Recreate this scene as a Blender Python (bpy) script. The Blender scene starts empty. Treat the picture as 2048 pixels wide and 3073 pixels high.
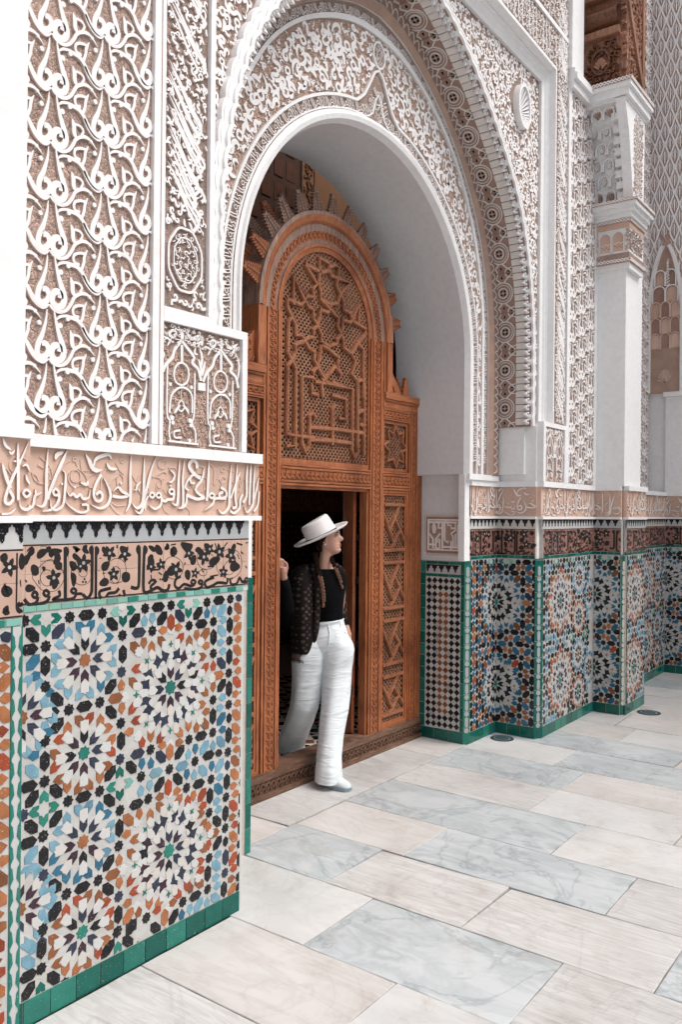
import bpy, math, random
from mathutils import Vector, Matrix
random.seed(7)
# ------------------------------------------------------------------ camera, world, sun, exposure
S = bpy.context.scene
C = S.collection
RAD = math.radians
def make_camera():
    yaw, pitch, roll = RAD(36.35), RAD(0.0), RAD(0.553)
    fw = Vector((math.cos(yaw)*math.cos(pitch), math.sin(yaw)*math.cos(pitch), math.sin(pitch)))
    rt = Vector((math.sin(yaw), -math.cos(yaw), 0)); up = rt.cross(fw)
    r2 = rt*math.cos(roll)+up*math.sin(roll); u2 = -rt*math.sin(roll)+up*math.cos(roll)
    m = Matrix((r2, u2, -fw)).transposed().to_4x4(); m.translation = (0, 0, 1.70)
    cd = bpy.data.cameras.new('camera'); cd.sensor_fit = 'HORIZONTAL'; cd.sensor_width = 36
    cd.lens = 36*2520/2048; cd.clip_start = .05; cd.clip_end = 300
    o = bpy.data.objects.new('camera', cd); C.objects.link(o); o.matrix_world = m; S.camera = o
make_camera()
W = bpy.data.worlds.new('World'); S.world = W; W.use_nodes = True
nt = W.node_tree; nt.nodes.clear()
sky = nt.nodes.new('ShaderNodeTexSky'); sky.sky_type = 'NISHITA'; sky.sun_disc = False
sky.sun_elevation = RAD(58); sky.sun_rotation = RAD(160); sky.air_density = .9; sky.dust_density = 5.5; sky.ozone_density = .6
hs = nt.nodes.new('ShaderNodeHueSaturation'); hs.inputs['Saturation'].default_value = .52   # veiled, overcast sky
bg = nt.nodes.new('ShaderNodeBackground'); bg.inputs['Strength'].default_value = .15
wo = nt.nodes.new('ShaderNodeOutputWorld')
nt.links.new(sky.outputs[0], hs.inputs['Color']); nt.links.new(hs.outputs[0], bg.inputs['Color']); nt.links.new(bg.outputs[0], wo.inputs['Surface'])
sl = bpy.data.lights.new('sun', 'SUN'); sl.energy = 1.5; sl.angle = RAD(35); sl.color = (1, .99, .975)
so = bpy.data.objects.new('sun', sl); C.objects.link(so)
so.rotation_euler = Vector((.34*math.cos(RAD(58)), -.94*math.cos(RAD(58)), math.sin(RAD(58)))).to_track_quat('Z', 'Y').to_euler()
so.location = (3, -3, 12)
S.view_settings.view_transform = 'Standard'; S.view_settings.look = 'None'; S.view_settings.gamma = 1
S.view_settings.use_curve_mapping = False; S.view_settings.exposure = 0.26
S.render.engine = 'CYCLES'; S.cycles.max_bounces = 8; S.cycles.diffuse_bounces = 5
# ------------------------------------------------------------------ materials
MAT = {}
def nodes(name):
    m = bpy.data.materials.new(name); m.use_nodes = True; n = m.node_tree; b = n.nodes['Principled BSDF']; MAT[name] = m
    return m, n, b
def N(n, t, **k):
    x = n.nodes.new(t)
    for a, v in k.items():
        if a.startswith('_'): x.inputs[a[1:]].default_value = v
        else: setattr(x, a, v)
    return x
def ramp(n, src, stops, interp='LINEAR'):
    r = N(n, 'ShaderNodeValToRGB'); e = r.color_ramp.elements; r.color_ramp.interpolation = interp
    while len(e) < len(stops): e.new(.5)
    for i, (p, c) in enumerate(stops): e[i].position = p; e[i].color = (*c, 1)
    n.links.new(src, r.inputs[0]); return r.outputs[0]
def coords(n, scale=(1, 1, 1), rnd=0.0, rot=(0, 0, 0)):
    tc = N(n, 'ShaderNodeTexCoord'); mp = N(n, 'ShaderNodeMapping'); mp.inputs['Scale'].default_value = scale; mp.inputs['Rotation'].default_value = rot
    if rnd:
        oi = N(n, 'ShaderNodeObjectInfo'); ma = N(n, 'ShaderNodeMath', operation='MULTIPLY'); ma.inputs[1].default_value = rnd
        n.links.new(oi.outputs['Random'], ma.inputs[0]); n.links.new(ma.outputs[0], mp.inputs['Location'])
    n.links.new(tc.outputs['Object'], mp.inputs['Vector']); return mp.outputs[0]
def noise(n, vec, scale, detail=4, rough=.55, dist=0):
    x = N(n, 'ShaderNodeTexNoise'); x.inputs['Scale'].default_value = scale; x.inputs['Detail'].default_value = detail
    x.inputs['Roughness'].default_value = rough; x.inputs['Distortion'].default_value = dist
    n.links.new(vec, x.inputs['Vector']); return x.outputs['Fac']
def bump(n, b, h, strength, dist=.003):
    x = N(n, 'ShaderNodeBump'); x.inputs['Strength'].default_value = strength; x.inputs['Distance'].default_value = dist
    n.links.new(h, x.inputs['Height']); n.links.new(x.outputs[0], b.inputs['Normal'])
def mixc(n, fac, a, b, mode='MIX'):
    x = N(n, 'ShaderNodeMix', data_type='RGBA', blend_type=mode)
    if isinstance(fac, float): x.inputs[0].default_value = fac
    else: n.links.new(fac, x.inputs[0])
    for i, c in ((6, a), (7, b)):
        if isinstance(c, tuple): x.inputs[i].default_value = (*c, 1)
        else: n.links.new(c, x.inputs[i])
    return x.outputs[2]
def simple(name, col, rough=.8, var=.12, scale=12, bs=.15, bd=.002, bscale=90, metal=0, rnd=0.0):
    m, n, b = nodes(name); v = coords(n, rnd=rnd)
    f = noise(n, v, scale, 5, .6)
    lo = tuple(max(0, c*(1-var)) for c in col); hi = tuple(min(1, c*(1+var*.6)) for c in col)
    n.links.new(ramp(n, f, [(.3, lo), (.7, hi)]), b.inputs['Base Color'])
    b.inputs['Roughness'].default_value = rough; b.inputs['Metallic'].default_value = metal
    if rough > .8 and max(col) < .1: b.inputs['Specular IOR Level'].default_value = .08
    if bs: bump(n, b, noise(n, v, bscale, 4), bs, bd)
    return m
def plaster(name, col, stain=.06):
    m, n, b = nodes(name); v = coords(n)
    f = noise(n, v, 1.6, 6, .62); g = noise(n, v, 26, 3)
    c = ramp(n, f, [(.3, tuple(x*(1-stain) for x in col)), (.6, col)])
    c2 = ramp(n, g, [(.35, (.95, .94, .935)), (.6, (1, 1, 1))])
    n.links.new(mixc(n, 1.0, c, c2, 'MULTIPLY'), b.inputs['Base Color']); b.inputs['Roughness'].default_value = .82
    bump(n, b, noise(n, v, 60, 5), .12, .002)
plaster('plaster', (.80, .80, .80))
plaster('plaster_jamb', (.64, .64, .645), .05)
plaster('stucco_white', (.80, .79, .785), .05)
def carved_ground(name, col, fan=95, dark=.45):
    m, n, b = nodes(name); v = coords(n)
    f = noise(n, v, 3.5, 5)
    c = ramp(n, f, [(.3, tuple(x*.8 for x in col)), (.65, tuple(min(1, x*1.15) for x in col))])
    vo = N(n, 'ShaderNodeTexVoronoi', feature='DISTANCE_TO_EDGE'); vo.inputs['Scale'].default_value = fan*.42
    vs = N(n, 'ShaderNodeTexVoronoi', feature='F1'); vs.inputs['Scale'].default_value = fan*.42
    n.links.new(v, vo.inputs['Vector']); n.links.new(v, vs.inputs['Vector'])
    sc_ = N(n, 'ShaderNodeVectorMath', operation='SUBTRACT'); n.links.new(v, sc_.inputs[0]); n.links.new(vs.outputs['Position'], sc_.inputs[1])
    sp_ = N(n, 'ShaderNodeSeparateXYZ'); n.links.new(sc_.outputs[0], sp_.inputs[0])
    at = N(n, 'ShaderNodeMath', operation='ARCTAN2'); n.links.new(sp_.outputs[2], at.inputs[0]); n.links.new(sp_.outputs[0], at.inputs[1])
    mu = N(n, 'ShaderNodeMath', operation='MULTIPLY'); mu.inputs[1].default_value = 13; n.links.new(at.outputs[0], mu.inputs[0])
    wv = N(n, 'ShaderNodeMath', operation='SINE'); n.links.new(mu.outputs[0], wv.inputs[0])
    e = ramp(n, vo.outputs['Distance'], [(.0, (0, 0, 0)), (.14, (1, 1, 1))])
    ma = N(n, 'ShaderNodeMath', operation='MULTIPLY_ADD'); ma.inputs[1].default_value = .30
    n.links.new(wv.outputs[0], ma.inputs[0]); n.links.new(e, ma.inputs[2])
    n.links.new(mixc(n, 1.0, c, ramp(n, vo.outputs['Distance'], [(0, (dark, dark*.92, dark*.9)), (.05, (1, 1, 1))]), 'MULTIPLY'), b.inputs['Base Color'])
    b.inputs['Roughness'].default_value = .9; bump(n, b, ma.outputs[0], .9, .006)
carved_ground('carved_ground', (.66, .475, .395), 120, .55)
carved_ground('carved_ground_fine', (.60, .44, .37), 190, .55)
m, n, b = nodes('frieze_ground'); v = coords(n); f = noise(n, v, 2.4, 5); g = noise(n, v, 40, 4)
c = ramp(n, f, [(.28, (.46, .31, .24)), (.5, (.60, .41, .32)), (.72, (.66, .49, .41))])
n.links.new(c, b.inputs['Base Color']); b.inputs['Roughness'].default_value = .85; bump(n, b, g, .35, .003)
simple('stucco_side', (.62, .52, .47), .9, .12, 14, .2)
simple('frieze_side', (.50, .36, .29), .9, .12, 14, .2)
simple('frieze_letter', (.78, .73, .70), .8, .1, 14, .25)
simple('frieze_vine', (.60, .44, .36), .85, .12, 14, .25)
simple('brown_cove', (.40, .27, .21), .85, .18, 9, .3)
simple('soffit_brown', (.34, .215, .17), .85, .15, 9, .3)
simple('soffit_white', (.66, .62, .59), .8, .1, 14, .2)
def glaze(name, col, var=.3, chips=.0, rough=.22, tint=None):
    m, n, b = nodes(name); v = coords(n, rnd=40.0)
    oi = N(n, 'ShaderNodeObjectInfo')
    f = noise(n, v, 22, 3); g = noise(n, v, 7, 2)
    var *= .45; lo = tuple(c*(1-var) for c in col); hi = tuple(min(1, c*(1+var*.7)) for c in (col if not tint else tuple((a+b_)/2 for a, b_ in zip(col, tint))))
    base = ramp(n, f, [(.3, lo), (.7, hi)])
    obj = ramp(n, oi.outputs['Random'], [(0, (.62, .66, .70)), (.35, (.9, .9, .92)), (.7, (1, 1, 1)), (1, (1, .92, .84))])
    c = mixc(n, 1.0, base, obj, 'MULTIPLY')
    if chips:
        k = noise(n, v, 210, 2, .7)
        c = mixc(n, ramp(n, k, [(.70-chips*.1, (0, 0, 0)), (.74, (1, 1, 1))]), c, (.62, .56, .5))
    n.links.new(c, b.inputs['Base Color']); b.inputs['Roughness'].default_value = rough*.7
    b.inputs['Specular IOR Level'].default_value = .30
    bump(n, b, noise(n, v, 35, 3), .12, .002)
glaze('glaze_black', (.010, .010, .012), .3, .4, .3)
glaze('glaze_slate', (.028, .035, .06), .4, .2, .3)
glaze('glaze_plum', (.045, .022, .035), .4, .2, .3)
glaze('glaze_orange', (.34, .115, .04), .35, .5, .28, (.40, .18, .08))
glaze('glaze_red', (.32, .06, .022), .3, .5, .28)
glaze('glaze_brown', (.23, .085, .035), .35, .4, .28)
glaze('glaze_blue', (.15, .30, .39), .3, .1, .25, (.21, .38, .46))
glaze('glaze_deepblue', (.03, .13, .21), .3, .1, .25)
glaze('glaze_teal', (.022, .19, .145), .35, .1, .25)
glaze('glaze_green', (.006, .115, .088), .3, .1, .22)
glaze('glaze_mint', (.20, .44, .37), .2, .0, .3)
glaze('glaze_white', (.54, .54, .525), .08, .0, .3)
glaze('glaze_cream', (.54, .525, .49), .1, .0, .3)
glaze('glaze_pink', (.55, .505, .47), .1, .0, .3)
m, n, b = nodes('tile_field'); v = coords(n); vo = N(n, 'ShaderNodeTexVoronoi', feature='DISTANCE_TO_EDGE'); vo.inputs['Scale'].default_value = 26; n.links.new(v, vo.inputs['Vector'])
f = noise(n, v, 9, 3)
c = ramp(n, f, [(.3, (.43, .42, .395)), (.65, (.52, .515, .50))])
n.links.new(mixc(n, 1.0, c, ramp(n, vo.outputs['Distance'], [(0, (.84, .80, .76)), (.03, (1, 1, 1))]), 'MULTIPLY'), b.inputs['Base Color'])
b.inputs['Roughness'].default_value = .38; bump(n, b, noise(n, v, 60, 3), .25, .002)
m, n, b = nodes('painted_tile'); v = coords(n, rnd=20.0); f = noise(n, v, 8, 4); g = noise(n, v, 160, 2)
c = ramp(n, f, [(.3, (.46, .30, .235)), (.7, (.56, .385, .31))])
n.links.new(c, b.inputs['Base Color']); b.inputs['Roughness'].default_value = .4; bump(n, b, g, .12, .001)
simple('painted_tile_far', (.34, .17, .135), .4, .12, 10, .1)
simple('paint_black', (.014, .012, .011), .35, .3, 20, 0)
simple('grout', (.48, .44, .40), .9, .15, 30, .3)
def wood(name, a, b_, c_, grain=(3, 3, .35), gs=26, rough=.5):
    m, n, b = nodes(name); v = coords(n, grain, 13.0)
    f = noise(n, v, gs, 6, .65, .6); l = noise(n, coords(n), 2.2, 4)
    c = ramp(n, f, [(.3, a), (.5, b_), (.72, c_)])
    c = mixc(n, 1.0, c, ramp(n, l, [(.32, (.55, .49, .47)), (.5, (.9, .88, .87)), (.66, (1.0, 1.0, 1.0))]), 'MULTIPLY')
    n.links.new(c, b.inputs['Base Color']); b.inputs['Roughness'].default_value = rough; bump(n, b, f, .35, .002)
wood('wood', (.20, .060, .022), (.37, .125, .048), (.50, .19, .080))
wood('wood_h', (.20, .060, .022), (.37, .125, .048), (.50, .19, .080), (.35, .35, 3))
wood('wood_strap', (.18, .065, .032), (.33, .13, .062), (.45, .20, .105))
wood('wood_grille', (.18, .08, .042), (.32, .15, .085), (.44, .23, .135), (2, 2, 2))
wood('wood_grey', (.13, .080, .062), (.28, .175, .135), (.42, .28, .21))
wood('wood_sill', (.060, .034, .022), (.15, .078, .048), (.27, .15, .095), (.4, .4, 3), 26, .6)
wood('wood_cedar', (.14, .060, .032), (.30, .14, .080), (.44, .24, .16))
wood('wood_cedar_dark', (.05, .018, .008), (.13, .045, .018), (.26, .10, .045))
wood('wood_leaf', (.12, .035, .014), (.22, .065, .025), (.30, .10, .04))
simple('hole_shade', (.012, .008, .006), .9, .2, 5, 0)  # near-black colour painting the shade of pierced holes on solid relief
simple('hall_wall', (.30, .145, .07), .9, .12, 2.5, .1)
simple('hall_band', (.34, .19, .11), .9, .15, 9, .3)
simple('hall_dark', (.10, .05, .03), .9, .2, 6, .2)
simple('iron', (.02, .02, .022), .5, .3, 30, .2, metal=.6)
simple('drain_metal', (.10, .13, .14), .4, .3, 30, .2, metal=.4)
simple('drain_ring', (.035, .045, .05), .5, .3, 30, .2)
simple('drain_blue', (.16, .30, .34), .4, .2, 30, .1)
def marble(name, c1, c2, vein, streak, vs=.6, rz=0.0):
    m, n, b = nodes(name); v = coords(n, (1, 1, 1), 60.0)
    vst = coords(n, (streak, .45, 1), 60.0, (0, 0, RAD(rz)))
    f = noise(n, v, 1.7, 8, .62, .4); s = noise(n, vst, 3.4, 7, .6, .9); g = noise(n, v, 1.9, 6, .6, .7); sp = noise(n, v, 55, 3, .7)
    c = ramp(n, f, [(.32, c1), (.62, c2)])
    sc = ramp(n, s, [(.42, (1, 1, 1)), (.5, tuple(1-(1-x)*vs*.55 for x in vein)), (.56, (1, 1, 1)), (.66, tuple(1-(1-x)*vs*.8 for x in vein)), (.72, (1, 1, 1))])
    vc = ramp(n, g, [(.475, (1, 1, 1)), (.497, tuple(1-(1-x)*.75 for x in vein)), (.515, (1, 1, 1))])
    st = ramp(n, sp, [(.68, (1, 1, 1)), (.78, (.72, .68, .65))])
    c = mixc(n, .75, c, sc, 'MULTIPLY'); c = mixc(n, .6 if 'grey' in name else .28, c, vc, 'MULTIPLY'); c = mixc(n, .5, c, st, 'MULTIPLY')
    di = noise(n, coords(n, (1, 1, 1), 31.0), 2.6, 8, .72, .8); c = mixc(n, .8, c, ramp(n, di, [(.50, (1, 1, 1)), (.60, (.92, .905, .89)), (.70, (.72, .68, .65))]), 'MULTIPLY')
    n.links.new(c, b.inputs['Base Color'])
    r = ramp(n, f, [(.3, (.30, .30, .30)), (.7, (.46, .46, .46))]); n.links.new(r, b.inputs['Roughness'])
    b.inputs['Specular IOR Level'].default_value = .33; bump(n, b, noise(n, v, 30, 6), .12, .002)
marble('marble_grey', (.420, .452, .468), (.520, .542, .552), (.42, .47, .50), 1.2, .7)
marble('marble_white', (0.513, 0.517, 0.513), (0.594, 0.590, 0.581), (.66, .67, .67), 1.4, .5)
marble('marble_pink', (.510, .492, .478), (.575, .560, .548), (.66, .60, .56), 3.0, .6)
marble('marble_streak', (.510, .500, .490), (.575, .568, .560), (.50, .47, .45), 7.5, .9, 3)
marble('marble_worn', (.480, .475, .468), (.560, .555, .550), (.50, .46, .43), 5.0, .8, 12)
simple('joint', (.21, .175, .15), .95, .3, 30, .4)
def skin_mat():
    m, n, b = nodes('skin'); v = coords(n); f = noise(n, v, 18, 4)
    n.links.new(ramp(n, f, [(.3, (.46, .24, .175)), (.7, (.56, .32, .24))]), b.inputs['Base Color'])
    b.inputs['Roughness'].default_value = .5; b.inputs['Subsurface Weight'].default_value = .12; b.inputs['Subsurface Radius'].default_value = (.01, .004, .002)
skin_mat()
m, n, b = nodes('linen'); v = coords(n, (4, 4, 13)); w1 = noise(n, v, 1.0, 3, .5, 1.5); w2 = noise(n, coords(n, (60, 60, 60)), 6, 3)
b.inputs['Base Color'].default_value = (.70, .745, .765, 1); b.inputs['Roughness'].default_value = .9; b.inputs['Specular IOR Level'].default_value = .15
ma = N(n, 'ShaderNodeMath', operation='MULTIPLY_ADD'); ma.inputs[1].default_value = .06; n.links.new(w2, ma.inputs[0]); n.links.new(w1, ma.inputs[2]); bump(n, b, ma.outputs[0], .55, .022)
simple('felt', (.72, .69, .68), .9, .05, 8, .2, .001, 200)
simple('hat_band', (.015, .016, .025), .6, .2, 10, .1)
simple('black_knit', (.004, .004, .005), .9, .3, 40, .3, .001, 300)
simple('scarf_fringe', (.20, .13, .105), .9, .2, 30, .3)
simple('hair', (.014, .007, .004), .85, .4, 60, .5, .002, 260)
simple('hair_light', (.14, .062, .03), .7, .4, 60, .5, .002, 260)
simple('lips', (.38, .12, .10), .4, .1, 20, 0)
simple('eye_white', (.34, .32, .31), .2, .05, 20, 0)
simple('eye_dark', (.015, .01, .008), .15, .1, 20, 0)
simple('pearl', (.8, .78, .74), .2, .02, 20, 0)
simple('shoe_suede', (.56, .60, .61), .85, .08, 20, .3)
simple('shoe_side', (.22, .29, .33), .8, .12, 20, .3)
simple('nail', (.55, .28, .22), .25, .05, 20, 0)
def jacket_mat():
    m, n, b = nodes('jacket'); v = coords(n, (1, 1, 1))
    mp = N(n, 'ShaderNodeMapping'); mp.inputs['Rotation'].default_value = (0, RAD(45), 0); mp.inputs['Scale'].default_value = (34, 20, 34); n.links.new(v, mp.inputs['Vector'])
    w = N(n, 'ShaderNodeTexVoronoi', feature='F1'); w.inputs['Scale'].default_value = 1; w.inputs['Randomness'].default_value = .25; n.links.new(mp.outputs[0], w.inputs['Vector'])
    g = noise(n, v, 130, 3, .6)
    motif = ramp(n, w.outputs['Distance'], [(.10, (0, 0, 0)), (.16, (1, 1, 1)), (.24, (0, 0, 0)), (.30, (.7, .7, .7)), (.36, (0, 0, 0))])
    thr = ramp(n, g, [(.35, (.2, .2, .2)), (.6, (1, 1, 1))])
    n.links.new(mixc(n, mixc(n, 1.0, motif, thr, 'MULTIPLY'), (.012, .009, .008), (.20, .145, .125)), b.inputs['Base Color']); b.inputs['Specular IOR Level'].default_value = .1
    b.inputs['Roughness'].default_value = .85; bump(n, b, g, .4, .002)
jacket_mat()
# ------------------------------------------------------------------ mesh helpers
ORG = {}
SIDE = {'stucco_white': 'stucco_side', 'frieze_letter': 'frieze_side'}      # carved edges show the unpainted plaster
def org(p):
    return ORG.get(p.name, Vector((0, 0, 0))) if p else Vector((0, 0, 0))
class MB:
    def __init__(s): s.v = []; s.f = []; s.m = []; s.names = []
    def mi(s, name):
        if name not in s.names: s.names.append(name)
        return s.names.index(name)
    def add(s, vs, fs, mat):
        o = len(s.v); k = s.mi(mat); s.v += vs; s.f += [tuple(i+o for i in f) for f in fs]; s.m += [k]*len(fs)
    def box(s, x0, x1, y0, y1, z0, z1, mat):
        s.add([(x0, y0, z0), (x1, y0, z0), (x1, y1, z0), (x0, y1, z0), (x0, y0, z1), (x1, y0, z1), (x1, y1, z1), (x0, y1, z1)],
              [(0, 3, 2, 1), (4, 5, 6, 7), (0, 1, 5, 4), (1, 2, 6, 5), (2, 3, 7, 6), (3, 0, 4, 7)], mat)
    def boxm(s, M, u0, u1, v0, v1, h0, h1, mat):
        s.add([M(u, v, h) for h in (h0, h1) for u, v in ((u0, v0), (u1, v0), (u1, v1), (u0, v1))],
              [(0, 3, 2, 1), (4, 5, 6, 7), (0, 1, 5, 4), (1, 2, 6, 5), (2, 3, 7, 6), (3, 0, 4, 7)], mat)
    def poly(s, M, pts, h0, h1, mat, bev=0):
        n = len(pts)
        if bev:
            cx = sum(p[0] for p in pts)/n; cy = sum(p[1] for p in pts)/n
            r = max(math.hypot(p[0]-cx, p[1]-cy) for p in pts); k = 1-bev/r
            top = [(cx+(p[0]-cx)*k, cy+(p[1]-cy)*k) for p in pts]
        else: top = pts
        s.add([M(u, v, h0) for u, v in pts]+[M(u, v, h1) for u, v in top],
              [tuple(range(n, 2*n))]+[(i, (i+1) % n, n+(i+1) % n, n+i) for i in range(n)], mat)
    def ribbon(s, M, pts, ws, h0, h1, mat, closed=False, slope=1.12):
        n = len(pts); L = []; Rr = []; L2 = []; R2 = []
        for i in range(n):
            a = pts[i-1] if (i or closed) else pts[0]; b = pts[(i+1) % n] if (i < n-1 or closed) else pts[-1]
            dx, dy = b[0]-a[0], b[1]-a[1]; l = math.hypot(dx, dy) or 1e-6; nx, ny = -dy/l, dx/l; w = ws[i]/2
            x, y = pts[i]
            L.append((x+nx*w, y+ny*w)); Rr.append((x-nx*w, y-ny*w)); w *= slope
            L2.append((x+nx*w, y+ny*w)); R2.append((x-nx*w, y-ny*w))
        vs = [M(*p, h1) for p in L]+[M(*p, h1) for p in Rr]+[M(*p, h0) for p in L2]+[M(*p, h0) for p in R2]
        fs = []; ft = []; m = n if closed else n-1
        for i in range(m):
            j = (i+1) % n
            ft.append((i, j, n+j, n+i)); fs += [(2*n+i, 2*n+j, j, i), (n+i, n+j, 3*n+j, 3*n+i)]
        if not closed: fs += [(0, n, 3*n, 2*n), (n-1, 2*n-1, 4*n-1, 3*n-1)]
        o = len(s.v); s.add(vs, ft, mat); k = s.mi(SIDE.get(mat, mat)); s.f += [tuple(i+o for i in f) for f in fs]; s.m += [k]*len(fs)
    def disc(s, M, c, r, h0, h1, mat, n=8):
        s.poly(M, [(c[0]+r*math.cos(6.2832*i/n), c[1]+r*math.sin(6.2832*i/n)) for i in range(n)], h0, h1, mat)
    def tube(s, pts, rs, mat, n=8, cap=True, flat=None):
        P = [Vector(p) for p in pts]; vs = []; fs = []; prev = None
        for i, p in enumerate(P):
            t = (P[min(i+1, len(P)-1)]-P[max(i-1, 0)]).normalized()
            if prev is None: a = t.orthogonal().normalized()
            else: a = (prev-t*prev.dot(t)).normalized()
            prev = a; bb = t.cross(a)
            for k in range(n):
                an = 6.28318*k/n; vs.append(tuple(p+(a*math.cos(an)+bb*math.sin(an))*rs[i]))
        for i in range(len(P)-1):
            for k in range(n): fs.append((i*n+k, i*n+(k+1) % n, (i+1)*n+(k+1) % n, (i+1)*n+k))
        if cap: fs += [tuple(range(n))[::-1], tuple(range((len(P)-1)*n, len(P)*n))]
        s.add(vs, fs, mat)
    def build(s, name, parent=None, smooth=False, kind=None, label=None):
        o_ = org(parent); me = bpy.data.meshes.new(name)
        me.from_pydata([(x-o_.x, y-o_.y, z-o_.z) for x, y, z in s.v], [], s.f)
        for k in s.names: me.materials.append(MAT[k])
        if len(s.names) > 1: me.polygons.foreach_set('material_index', s.m)
        if smooth: me.polygons.foreach_set('use_smooth', [True]*len(me.polygons))
        me.update(); o = bpy.data.objects.new(name, me); C.objects.link(o)
        if parent: o.parent = parent; ORG[o.name] = o_
        if kind: o['kind'] = kind
        if label: o['label'] = label
        return o
def thing(name, label, cat, loc=(0, 0, 0), group=None, rz=0):
    o = bpy.data.objects.new(name, None); C.objects.link(o); o.location = loc; o.empty_display_size = .1; o.rotation_euler = (0, 0, rz)
    o['label'] = label; o['category'] = cat; ORG[o.name] = Vector(loc)
    if group: o['group'] = group
    return o
def inst(name, mesh, parent, mat4):
    o = bpy.data.objects.new(name, mesh); C.objects.link(o); o.parent = parent
    m = Matrix(mat4); m.translation = m.translation-org(parent); o.matrix_local = m; return o
def PF(Y): return lambda u, v, h: (u, Y-h, v)                   # wall facing the court: u = x, v = z, h = towards the court
def PS(X): return lambda u, v, h: (X-h, u, v)                   # return facing the camera's left: u = y
def seg_map(p0, p1):
    d = Vector((p1[0]-p0[0], p1[1]-p0[1])).normalized(); nx, ny = d.y, -d.x
    return lambda u, v, h: (p0[0]+d.x*u+nx*h, p0[1]+d.y*u+ny*h, v)
def spline(P, k=4, closed=False):
    n = len(P)
    if n < 3: return [tuple(p) for p in P]
    out = []
    for i in range(n if closed else n-1):
        p0 = P[i-1] if (i or closed) else P[0]; p1 = P[i]; p2 = P[(i+1) % n]; p3 = P[(i+2) % n] if (i+2 < n or closed) else P[-1]
        for j in range(k):
            t = j/k; t2 = t*t; t3 = t2*t
            out.append(tuple(.5*((2*p1[a])+(-p0[a]+p2[a])*t+(2*p0[a]-5*p1[a]+4*p2[a]-p3[a])*t2+(-p0[a]+3*p1[a]-3*p2[a]+p3[a])*t3) for a in (0, 1)))
    if not closed: out.append(tuple(P[-1]))
    return out
HJ = [0]
def flower(mb, M, c, r, h0, h1, mat):
    P = [(c[0]+r*(.72+.28*math.cos(5*a))*math.cos(a+c[0]*40), c[1]+r*(.72+.28*math.cos(5*a))*math.sin(a+c[0]*40)) for a in [6.2832*i/20 for i in range(20)]]
    mb.poly(M, P, h0, h1, mat); mb.disc(M, c, r*.2, h1-.0002, h1+.0002, 'glaze_cream', 6)
def stroke(mb, M, s, h0, h1, mat, vmat=None, f=None, k=3, vine=.55, wmul=1, box=None):
    fl = s[0]; w = s[1]/1000*wmul; P = [(s[i]/1000, s[i+1]/1000) for i in range(2, len(s), 2)]
    if f: P = [f(*p) for p in P]
    if None in P: return
    HJ[0] = (HJ[0]+1) % 17; h1 = h1+HJ[0]*4e-5*(1 if h1-h0 > .002 else .12)
    if 'v' in fl: h1 = h0+(h1-h0)*vine; mat = vmat or mat
    if 'd' in fl:
        if not box or (box[0]+w/2 < P[0][0] < box[1]-w/2 and box[2]+w/2 < P[0][1] < box[3]-w/2): (mb.disc(M, P[0], w/2, h0, h1, mat) if mat != 'paint_black' or w < .012 else flower(mb, M, P[0], w*.78, h0, h1, mat))
        return
    cl = 'r' in fl; Q = spline(P, k, cl); n = len(Q); ws = []
    for i in range(n):
        t = i/(n-1) if n > 1 else 0; q = 1
        if 'a' in fl: q *= min(1, .12+t*3.2)
        if 'z' in fl: q *= min(1, .12+(1-t)*3.2)
        if 'l' in fl: q *= .15+.85*math.sin(math.pi*min(max(t, .02), .98))**.8
        ws.append(w*q)
    if box:
        ok = [box[0] < q[0] < box[1] and box[2] < q[1] < box[3] for q in Q]
        if not all(ok):
            if cl: Q = Q+Q[:1]; ws = ws+ws[:1]; ok = ok+ok[:1]
            run = []
            for i in range(len(Q)+1):
                if i < len(Q) and ok[i]: run.append(i)
                else:
                    if len(run) > 1: mb.ribbon(M, [Q[r] for r in run], [ws[r] for r in run], h0, h1, mat)
                    run = []
            return
    mb.ribbon(M, Q, ws, h0, h1, mat, cl)
# arabesque pieces in unit space; used to fill carved fields
PIECES = [
 [('a', 190, [(.02, .02), (.2, .12), (.16, .36), (-.1, .38), (-.26, .14), (-.14, -.16), (.14, -.34), (.16, -.62), (-.06, -.86)])],
 [('az', 200, [(-.5, .5), (-.62, .2), (-.4, .02), (-.14, .2), (.02, .0), (.1, -.3), (.36, -.42), (.56, -.2), (.4, .02)])],
 [('', 150, [(.0, .1), (.2, .2), (.12, .42), (-.12, .4), (-.2, .14), (0, -.1), (.06, -.5)]), ('l', 190, [(.06, -.1), (.36, .02), (.6, .34)])],
 [('l', 240, [(-.4, -.4), (-.16, .0), (-.24, .5)]), ('l', 220, [(-.2, -.1), (.2, .05), (.5, .4)]), ('a', 130, [(-.2, -.1), (.0, -.4), (.3, -.5)])],
 [('r', 130, [(.0, .3), (.28, 0), (0, -.3), (-.28, 0)]), ('az', 150, [(.28, -.1), (.5, -.4), (.4, -.7)])],
 [('az', 170, [(-.3, .7), (-.05, .3), (.0, -.1), (-.2, -.4), (-.5, -.3), (-.45, -.05)]), ('az', 150, [(.0, .0), (.3, .1), (.5, -.15), (.3, -.4)])],
]
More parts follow.
